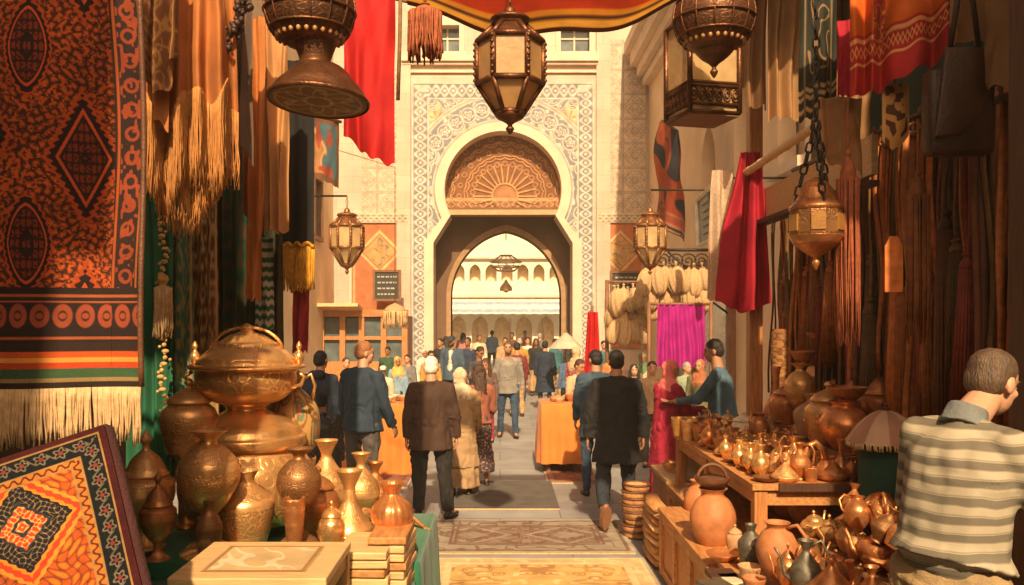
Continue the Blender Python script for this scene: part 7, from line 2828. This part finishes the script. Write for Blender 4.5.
        h.add([v for v in h2] + [v - up * .016 * s_ for v in h2], [tuple(range(20)), tuple(range(20, 40))[::-1]] + [(k, 20 + k, 20 + (k + 1) % 20, (k + 1) % 20) for k in range(20)])
        so_ = obj('sole', h, M['shoe_tan'] if shoe == 'shoe_tan' else M['shoe_dark'], None, False)
        so_.parent = sh_o
    return root


def finalize_people():
    for o, vox, it, fold, fs, seed in PENDING:
        r = o.modifiers.new('remesh', 'REMESH')
        r.mode = 'VOXEL'
        r.voxel_size = vox
        sm_ = o.modifiers.new('smooth', 'SMOOTH')
        sm_.factor = .5
        sm_.iterations = it
    dg = bpy.context.evaluated_depsgraph_get()
    dg.update()
    new = []
    for o, *_ in PENDING:
        new.append(bpy.data.meshes.new_from_object(o.evaluated_get(dg)))
    for (o, vox, it, fold, fs, seed), me in zip(PENDING, new):
        o.modifiers.clear()
        me.name = o.data.name
        m = o.data.materials[0]
        o.data = me
        me.materials.clear()
        me.materials.append(m)
        n = len(me.vertices)
        me.polygons.foreach_set('material_index', np.zeros(len(me.polygons), np.int32))
        if fold and n:
            co = np.empty(n * 3, np.float32)
            no = np.empty(n * 3, np.float32)
            me.vertices.foreach_get('co', co)
            me.vertices.foreach_get('normal', no)
            co = co.reshape(-1, 3).astype(float)
            no = no.reshape(-1, 3)
            a = vnoise(co[:, 0] * fs + seed, co[:, 1] * fs, co[:, 2] * fs * .55, 7 + seed)
            wv = vnoise(co[:, 0] * fs * .6, co[:, 1] * fs * .6 + seed, co[:, 2] * fs * .9, 17)
            b_ = np.abs(vnoise(co[:, 0] * fs * 1.6 + wv * 2, co[:, 1] * fs * 1.6, co[:, 2] * fs * 1.1 + wv * 3, 9 + seed) - .5) * 2
            d = fold * ((a - .5) * 2.2 + (b_ - .5) * 1.5)
            co += no * d[:, None]
            me.vertices.foreach_set('co', co.astype(np.float32).ravel())
        me.polygons.foreach_set('use_smooth', np.ones(len(me.polygons), bool))
        me.update()


navy = clothmat('navy_jacket', (.022, .040, .065))
navy2 = clothmat('dark_navy_hoodie', (.018, .026, .045))
brownj = clothmat('brown_jacket', (.060, .030, .018))
blackc = clothmat('black_wool_coat', (.014, .014, .016))
greys = clothmat('grey_sweater', (.22, .20, .17))
denim = clothmat('blue_denim', (.035, .065, .11))
denimj = clothmat('denim_jacket', (.045, .08, .115))
beiged = clothmat('beige_dress', (.38, .24, .12))
creamj = clothmat('cream_jacket', (.48, .35, .21))
darkt = clothmat('dark_trousers', (.020, .018, .017))
greyt = clothmat('grey_trousers', (.085, .075, .065))
white = clothmat('white_shirt', (.60, .53, .42))
crimc = clothmat('crimson_coat', (.36, .012, .04))
bluesh = clothmat('blue_work_shirt', (.08, .145, .19))
khaki = clothmat('khaki_trousers', (.40, .27, .13))
chare = clothmat('charcoal_shirt', (.05, .05, .055))
stripe = stripes_mat()
flor = spots_mat('flowered_skirt', (.07, .05, .05), (.46, .20, .13), (.50, .38, .28), 26)
redpat = spots_mat('red_patterned_top', (.30, .05, .06), (.50, .30, .22), (.08, .08, .16), 30)


def gp(px, d):
    return PX(px, d)


UP = lambda side: ((.16 * side, .02, -1), (.04 * side, .22, -1))
# main figures
person('white haired man in brown jacket and dark trousers walking away past the orange table', gp(431, 9.05), 9.05, 1.72, R(2), 'light', ('white', 'short'), ('jacket', brownj, {'hem': .74}), ('trousers', darkt, 1.25),
       {'L': ((-.22, -.06, -1), (-.05, .12, -1)), 'R': ((.24, -.05, -1), (.06, .22, -1))}, {'L': ((-.04, .10, -1), (-.02, -.02, -1), (-.15, 1, 0)), 'R': ((.10, -.06, -1), (.10, -.10, -1), (.5, .85, 0))}, (0, 0), (0, .02), 1.22, .010, wide=1.12)
person('man in long black coat and jeans walking away with one heel lifted', gp(617, 8.75), 8.75, 1.80, R(-2), 'tan', ('black', 'short'), ('coat', blackc, {'hem': .62}), ('trousers', clothmat('black_jeans', (.020, .026, .036)), 1.1),
       {'L': ((-.26, -.02, -1), (-.10, .16, -1)), 'R': ((.24, .02, -1), (.06, .24, -1))}, {'L': ((-.10, -.16, -1), (-.08, -.95, -.75), (-.1, .25, -.95)), 'R': ((.06, .12, -1), (.02, -.04, -1), (.1, 1, 0))}, (0, 0), (0, .05), 1.10, .010, shoe='shoe_tan', wide=1.10)
person('ginger haired man in navy jacket standing at the brass stall beside the orange table', gp(362, 9.2), 9.2, 1.88, R(-28), 'light', ('ginger', 'short'), ('jacket', navy, {'hem': .84}), ('trousers', greyt),
       {'L': ((-.2, .05, -1), (-.05, .25, -1)), 'R': ((.22, .12, -1), (.10, .55, -1))}, None, (R(-38), R(-4)), (0, .03), 1.14, .010, wide=1.08)
person('dark haired man in navy hooded top behind the child in the puffy jacket', gp(319, 10.2), 10.2, 1.74, R(-10), 'tan', ('black', 'short'), ('jacket', navy2, {'hood': True}), ('trousers', darkt), None, None, (R(-10), 0), (0, .06), 1.1, .012)
person('child with dark hair in shiny charcoal puffy jacket beside the ginger haired man', gp(322, 8.4), 8.4, 1.40, R(20), 'brown', ('black', 'short'), ('jacket', mat('shiny_puffer', (.035, .034, .034), .35, 0, .2, 12, .3, 30), {'fs': 22.}), ('trousers', darkt), None, None, (0, 0), (0, .05), 1.25, .012, fold=.012)
person('woman in beige headscarf and long beige dress behind the brown jacket', gp(461, 10.2), 10.2, 1.53, R(-8), 'tan', (('cream_headscarf', (.60, .47, .30)), 'scarf'), ('coat', beiged, {'hem': .40}), ('skirt', beiged, .12),
       {'L': UP(-1), 'R': ((.2, .15, -1), (-.1, .6, -.8))}, None, (R(-45), R(-6)), (0, .03), 1.08, .011)
person('long haired woman in flowered dark skirt standing beside the beige headscarf', gp(479, 10.7), 10.7, 1.55, R(20), 'tan', ('brown', 'long'), ('shirt', clothmat('rust_cardigan', (.30, .10, .06)), {'hem': .9}), ('skirt', flor, .22),
       {'L': ((-.2, .2, -1), (.15, .7, -.7)), 'R': ((.2, .1, -1), (-.1, .6, -.8))}, None, (R(35), R(-8)), (0, .02), 1.02, .012)
person('man in light grey sweater and jeans walking towards the stalls from the arch', gp(508, 15.2), 15.2, 1.73, R(180), 'tan', ('sandy', 'short'), ('shirt', greys, {'hem': .80}), ('trousers', denim, 1.05),
       {'L': ((-.22, .0, -1), (-.06, .18, -1)), 'R': ((.2, .05, -1), (.05, .25, -1))}, {'L': ((-.05, .14, -1), (-.03, -.02, -1), (-.15, 1, 0)), 'R': ((.06, -.06, -1), (.04, -.22, -1), (.15, 1, -.1))}, (0, 0), (0, .02), 1.16, .012, wide=1.12, beard=True)
person('bearded man in dark cap and open blue jacket over white shirt', gp(452, 18.3), 18.3, 1.78, R(168), 'tan', ('dark', 'cap'), ('jacket', denimj, {'inner': white}), ('trousers', darkt), None, None, (0, R(-10)), (0, .04), 1.15, .013, beard=True, wide=1.1)
person('man in black shirt looking down at something held in both hands', gp(479, 15.8), 15.8, 1.62, R(200), 'brown', ('dark', 'short'), ('shirt', chare), ('trousers', denim),
       {'L': ((-.2, .25, -1), (.35, .9, .1)), 'R': ((.2, .25, -1), (-.35, .9, .1))}, None, (R(20), R(-28)), (0, .06), 1.05, .013)
person('woman in crimson trousers half hidden beside the man in black shirt', gp(487, 14.6), 14.6, 1.45, R(160), 'tan', ('brown', 'long'), ('shirt', clothmat('dusky_top', (.12, .07, .06))), ('trousers', clothmat('crimson_trousers', (.30, .02, .06))), None, None, (0, R(-20)), (0, .05), 1.0, .013)
person('man in long dark navy coat standing with his back turned before the patio umbrella', gp(545, 20), 20, 1.62, R(-10), 'tan', ('black', 'short'), ('coat', clothmat('midnight_coat', (.014, .026, .048)), {'hem': .44}), ('trousers', denim), None, None, (0, 0), (0, 0), 1.15, .013, wide=1.1)
person('woman in cream cable jacket at the far side of the orange draped table', gp(578, 12.6), 12.6, 1.53, R(205), 'tan', ('brown', 'short'), ('jacket', creamj), ('trousers', denim),
       {'L': ((-.2, .2, -1), (.5, .8, .1)), 'R': ((.2, .2, -1), (-.5, .8, .1))}, None, (R(15), R(-22)), (0, .05), 1.05, .012)
person('man in blue denim jacket and dark jeans next to the man in black coat', gp(596, 10.2), 10.2, 1.75, R(4), 'tan', ('black', 'short'), ('jacket', denimj, {'hem': .70}), ('trousers', denim),
       {'L': ((-.18, .1, -1), (0, .5, -.9)), 'R': ((.2, .1, -1), (.1, .4, -.9))}, {'L': ((-.03, .05, -1), (-.02, -.06, -1), (-.1, 1, 0)), 'R': ((.04, -.05, -1), (.02, -.1, -1), (.1, 1, 0))}, (R(18), R(-8)), (0, .04), 1.06, .011)
person('woman in beige headscarf and red patterned top in front of the patio umbrella', gp(576, 16), 16, 1.60, R(-30), 'tan', (('sand_headscarf', (.52, .38, .22)), 'scarf'), ('shirt', redpat), ('trousers', denim), None, None, (R(-10), 0), (0, .02), 1.1, .013)
person('woman in blue top with backpack strap beside the red patterned top', gp(568, 17), 17, 1.5, R(30), 'tan', ('dark', 'long'), ('shirt', clothmat('mid_blue_top', (.07, .13, .22))), ('trousers', darkt), None, None, (0, 0), (0, 0), 1.05, .013)
# the customer and the vendor
pinkh = ('coral_headscarf', (.86, .20, .17))
person('woman in coral headscarf and crimson coat reaching over the counter to the vendor', gp(667, 9.6), 9.6, 1.66, R(-62), 'tan', (pinkh, 'scarf'), ('coat', crimc, {'hem': .45}), ('skirt', crimc, .1),
       {'L': ((-.05, .55, -1), (.12, 1, .12)), 'R': ((.1, .5, -1), (-.05, 1, .05))}, None, (R(-12), R(-6)), (0, .06), 1.08, .010)
sc_o = MB()
person('vendor with short dark hair in blue work shirt leaning over the counter to a customer', gp(724, 9.3), 9.3, 1.90, R(62), 'tan', ('dark', 'short'), ('shirt', bluesh), ('trousers', darkt),
       {'L': ((-.15, .6, -1), (.1, 1, -.12)), 'R': ((.15, .5, -1), (-.1, 1, -.15))}, None, (R(12), R(-10)), (0, .12), 1.10, .010, beard=False)
# the striped shirt
pl = obj('floor_board', MB().box((2.05, 2.95, .09), (1.5, 1.25, .18)), M['mid_wood'], None, False, bevel=.01)
tag(pl, 'low wooden floor board behind the copper heap on which the striped shirt stands', 'platform')
person('man in cream and olive striped shirt and khaki trousers browsing the copperware', gp(950, 3.15), 3.15, 1.86, R(-60), 'light', ('sandy', 'short'), ('shirt', stripe, {'hem': .97, 'fs': 7., 'band': clothmat('grey_blue_collar', (.16, .17, .16))}), ('trousers', khaki, 1.15),
       {'L': ((-.30, .25, -1), (.25, .9, -.05)), 'R': ((.30, .35, -1), (-.12, 1, .15)), 'curl': .8}, None, (R(-6), R(-20)), (0, .17), 1.16, .0075, z=.18, wide=1.0, fold=.007, stoop=.12)

# crowd behind, each with colours of its own
r_ = random.Random(19)
tops = {'teal': (.04, .14, .15), 'mustard': (.42, .24, .05), 'white': (.64, .58, .48), 'maroon': (.16, .02, .025), 'olive': (.12, .11, .05), 'sky blue': (.20, .30, .38), 'black': (.015, .015, .017), 'tan': (.40, .26, .14),
        'grey': (.16, .15, .14), 'navy': (.02, .035, .07), 'orange': (.50, .16, .04), 'pale green': (.26, .32, .20), 'brown': (.10, .05, .03), 'cream': (.58, .46, .30), 'pink': (.50, .20, .18), 'dark green': (.03, .08, .04)}
names = list(tops)
crowd = [
    # px, d, H, yaw, top colour, hair, place
    (468, 20.5, 1.70, 170, 'navy', ('dark', 'short'), 'just behind the man in the dark cap'),
    (520, 22.0, 1.64, 15, 'mustard', ('grey', 'short'), 'walking away under the middle of the arch'),
    (528, 24.5, 1.62, 180, 'white', ('dark', 'short'), 'deep under the arch'),
    (556, 22.5, 1.62, 20, 'teal', ('dark', 'short'), 'beside the patio umbrella pole'),
    (441, 21.8, 1.64, 160, 'black', ('black', 'short'), 'by the gate jamb behind the dark cap'),
    (479, 26.2, 1.66, 180, 'cream', ('brown', 'short'), 'coming through the inner arch'),
    (512, 29.5, 1.68, 185, 'brown', ('black', 'short'), 'in the passage beyond the arch'),
    (540, 29.0, 1.66, 5, 'grey', ('grey', 'short'), 'in the passage beyond the arch'),
    (463, 30.5, 1.66, 0, 'pink', ('dark', 'long'), 'in the passage beyond the arch'),
    (525, 33.0, 1.70, 180, 'orange', ('dark', 'short'), 'in the courtyard beyond the passage'),
    (492, 34.0, 1.70, 10, 'sky blue', ('black', 'short'), 'in the courtyard beyond the passage'),
    (383, 15.2, 1.30, 195, 'cream', ('white', 'cap'), 'seated behind the orange table with white cap'),
    (398, 16.0, 1.42, 185, 'sky blue', (('yellow_hood', (.58, .36, .10)), 'scarf'), 'behind the orange table in a yellow headscarf'),
    (372, 14.3, 1.30, 200, 'pink', (('pale_pink_hood', (.60, .36, .28)), 'scarf'), 'behind the orange table in a pale pink headscarf'),
    (408, 17.5, 1.40, 160, 'grey', ('dark', 'short'), 'behind the orange table next to the brown jacket'),
    (346, 15.0, 1.45, 190, 'orange', ('brown', 'short'), 'by the shop front behind the navy hooded top'),
    (425, 19.0, 1.45, 175, 'white', (('white_hood', (.62, .55, .44)), 'scarf'), 'behind the white haired man in a white headscarf'),
    (388, 19.5, 1.5, 180, 'dark green', ('black', 'short'), 'before the timber shop front'),
    (652, 12.2, 1.52, 190, 'tan', ('brown', 'short'), 'behind the coral headscarf'),
    (634, 13.6, 1.40, 175, 'sky blue', ('dark', 'long'), 'between the black coat and the coral headscarf'),
    (612, 16.5, 1.50, 180, 'orange', ('brown', 'short'), 'behind the denim jacket'),
    (700, 13.2, 1.50, 170, 'olive', (('rust_hood', (.34, .12, .05)), 'scarf'), 'behind the vendor in a rust headscarf'),
    (686, 14.0, 1.42, 185, 'pale green', ('grey', 'short'), 'below the magenta cloth'),
    (604, 21.0, 1.60, 180, 'teal', ('black', 'short'), 'near the pouch rack'),
    (431, 17.0, 1.50, 185, 'mustard', ('black', 'short'), 'beside the white headscarf near the gate jamb'),
    (447, 23.5, 1.66, 20, 'grey', ('dark', 'long'), 'walking away beside the gate jamb'),
    (505, 23.0, 1.64, 175, 'tan', ('dark', 'short'), 'just behind the grey sweater'),
    (517, 18.5, 1.62, 10, 'maroon', ('black', 'short'), 'between the grey sweater and the navy coat'),
    (536, 23.6, 1.6, 185, 'black', ('brown', 'long'), 'behind the navy coat'),
    (620, 15.0, 1.45, 190, 'brown', ('black', 'short'), 'below the raffia pouches'),
    (643, 15.8, 1.50, 170, 'cream', (('green_hood', (.12, .2, .1)), 'scarf'), 'beside the magenta cloth in a green headscarf'),
    (565, 25.0, 1.64, 170, 'brown', ('brown', 'long'), 'by the jamb of the arch'),
]
for i, (px, d, H, yw, tc_, hr_, place) in enumerate(crowd):
    kind = 'jacket' if i % 3 else 'shirt'
    who = 'woman' if hr_[1] in ('long', 'scarf') else 'man'
    person(f'distant {who} in {tc_} top {place}', gp(px, d), d, H, R(yw + r_.uniform(-15, 15)), r_.choice(('tan', 'light', 'brown')), hr_, (kind, clothmat('crowd_' + tc_.replace(' ', '_'), tops[tc_])),
           ('trousers', [darkt, denim, greyt, khaki][i % 4]) if who == 'man' or i % 2 else ('skirt', [darkt, beiged, crimc][i % 3], .15), None, None, (r_.uniform(-.4, .4), r_.uniform(-.2, .1)), (0, r_.uniform(0, .05)), r_.uniform(1.0, 1.15), .016)
finalize_people()

# ------------------------------------------------------------------ draped tables in the square, umbrella
orc = mat('orange_tablecloth', (.62, .20, .030), .8, 0, .15, 4, .2, 160, sheen=.2)
draped_table('rectangular table under a bright orange cloth opposite the brown jacket near the cream jacket', .56, 1.15, 11.6, 12.4, .96, orc, 10, .07, cz=.14)
draped_table('table under an orange cloth between the navy jacket and the brown jacket', -2.3, -1.17, 11.5, 12.4, .96, orc, 16, .07)
r_ = random.Random(8)
for k in range(12):
    x, y = r_.uniform(-2.15, -1.25), r_.uniform(11.65, 12.3)
    pot(r_.choice(('bowl', 'plate', 'cup')), r_.choice(('clay', 'cream_glaze', 'brass_plain')), (x, y, .96), r_.uniform(.14, .24), .08, 'small dish of food on the orange table behind the navy jacket', 'small dishes on the orange table by the navy jacket', 0, (0, 0), 16)
for k in range(7):
    x, y = r_.uniform(.65, 1.08), r_.uniform(11.7, 12.3)
    pot(r_.choice(('bowl', 'cup', 'lidded_jar')), r_.choice(('clay', 'terracotta', 'brass_plain')), (x, y, .96), r_.uniform(.12, .2), .1, 'small pot on the orange table beside the cream jacket', 'small pots on the orange table by the cream jacket', 0, (0, 0), 16)
q = P(566, 333, 19)
um = thing('patio_umbrella', 'pale cream patio umbrella open above the crowd before the gate jamb', 'umbrella', (q.x, 19, 0))
ru = (PX(584, 19) - PX(549, 19)) / 2
def um_pos(u, v):
    seg = np.abs(((u * 8) % 1) - .5) * 2
    rr_ = ru * v * (1 - .06 * (1 - seg ** 2) * v)
    return q.x + rr_ * np.cos(2 * PI * u), 19 + rr_ * np.sin(2 * PI * u), q.z + .02 - .36 * v ** 1.15
patgrid('canopy', 129, 14, um_pos, lambda u, v: flat((.70, .60, .45))(u, v), vmat('umbrella_canvas', .8, .2, 200, 0, .3), um)
obj('pole', MB().tube([(q.x, 19, 0), (q.x, 19, q.z + .06)], .03), M['mid_wood'], um)
for k in range(8):
    a = 2 * PI * (k + .5) / 8 + PI / 8
    obj('rib', MB().tube([(q.x, 19, q.z - .02), (q.x + ru * .95 * math.cos(a), 19 + ru * .95 * math.sin(a), q.z - .34)], .012, 5), M['mid_wood'], um)

# ------------------------------------------------------------------ warm dusty air
hz = MB().box((0, 25, 6.2), (92, 102, 14.4))
hm = bpy.data.materials.new('warm_dust_air')
hm.use_nodes = True
nt = hm.node_tree
nt.nodes.remove(nt.nodes['Principled BSDF'])
pv_ = nt.nodes.new('ShaderNodeVolumePrincipled')
pv_.inputs['Color'].default_value = (1.0, .86, .64, 1)
pv_.inputs['Density'].default_value = .0032
pv_.inputs['Anisotropy'].default_value = .2
nt.links.new(pv_.outputs[0], nt.nodes['Material Output'].inputs['Volume'])
o = obj('haze', hz, hm, None, False)
o['kind'] = 'stuff'
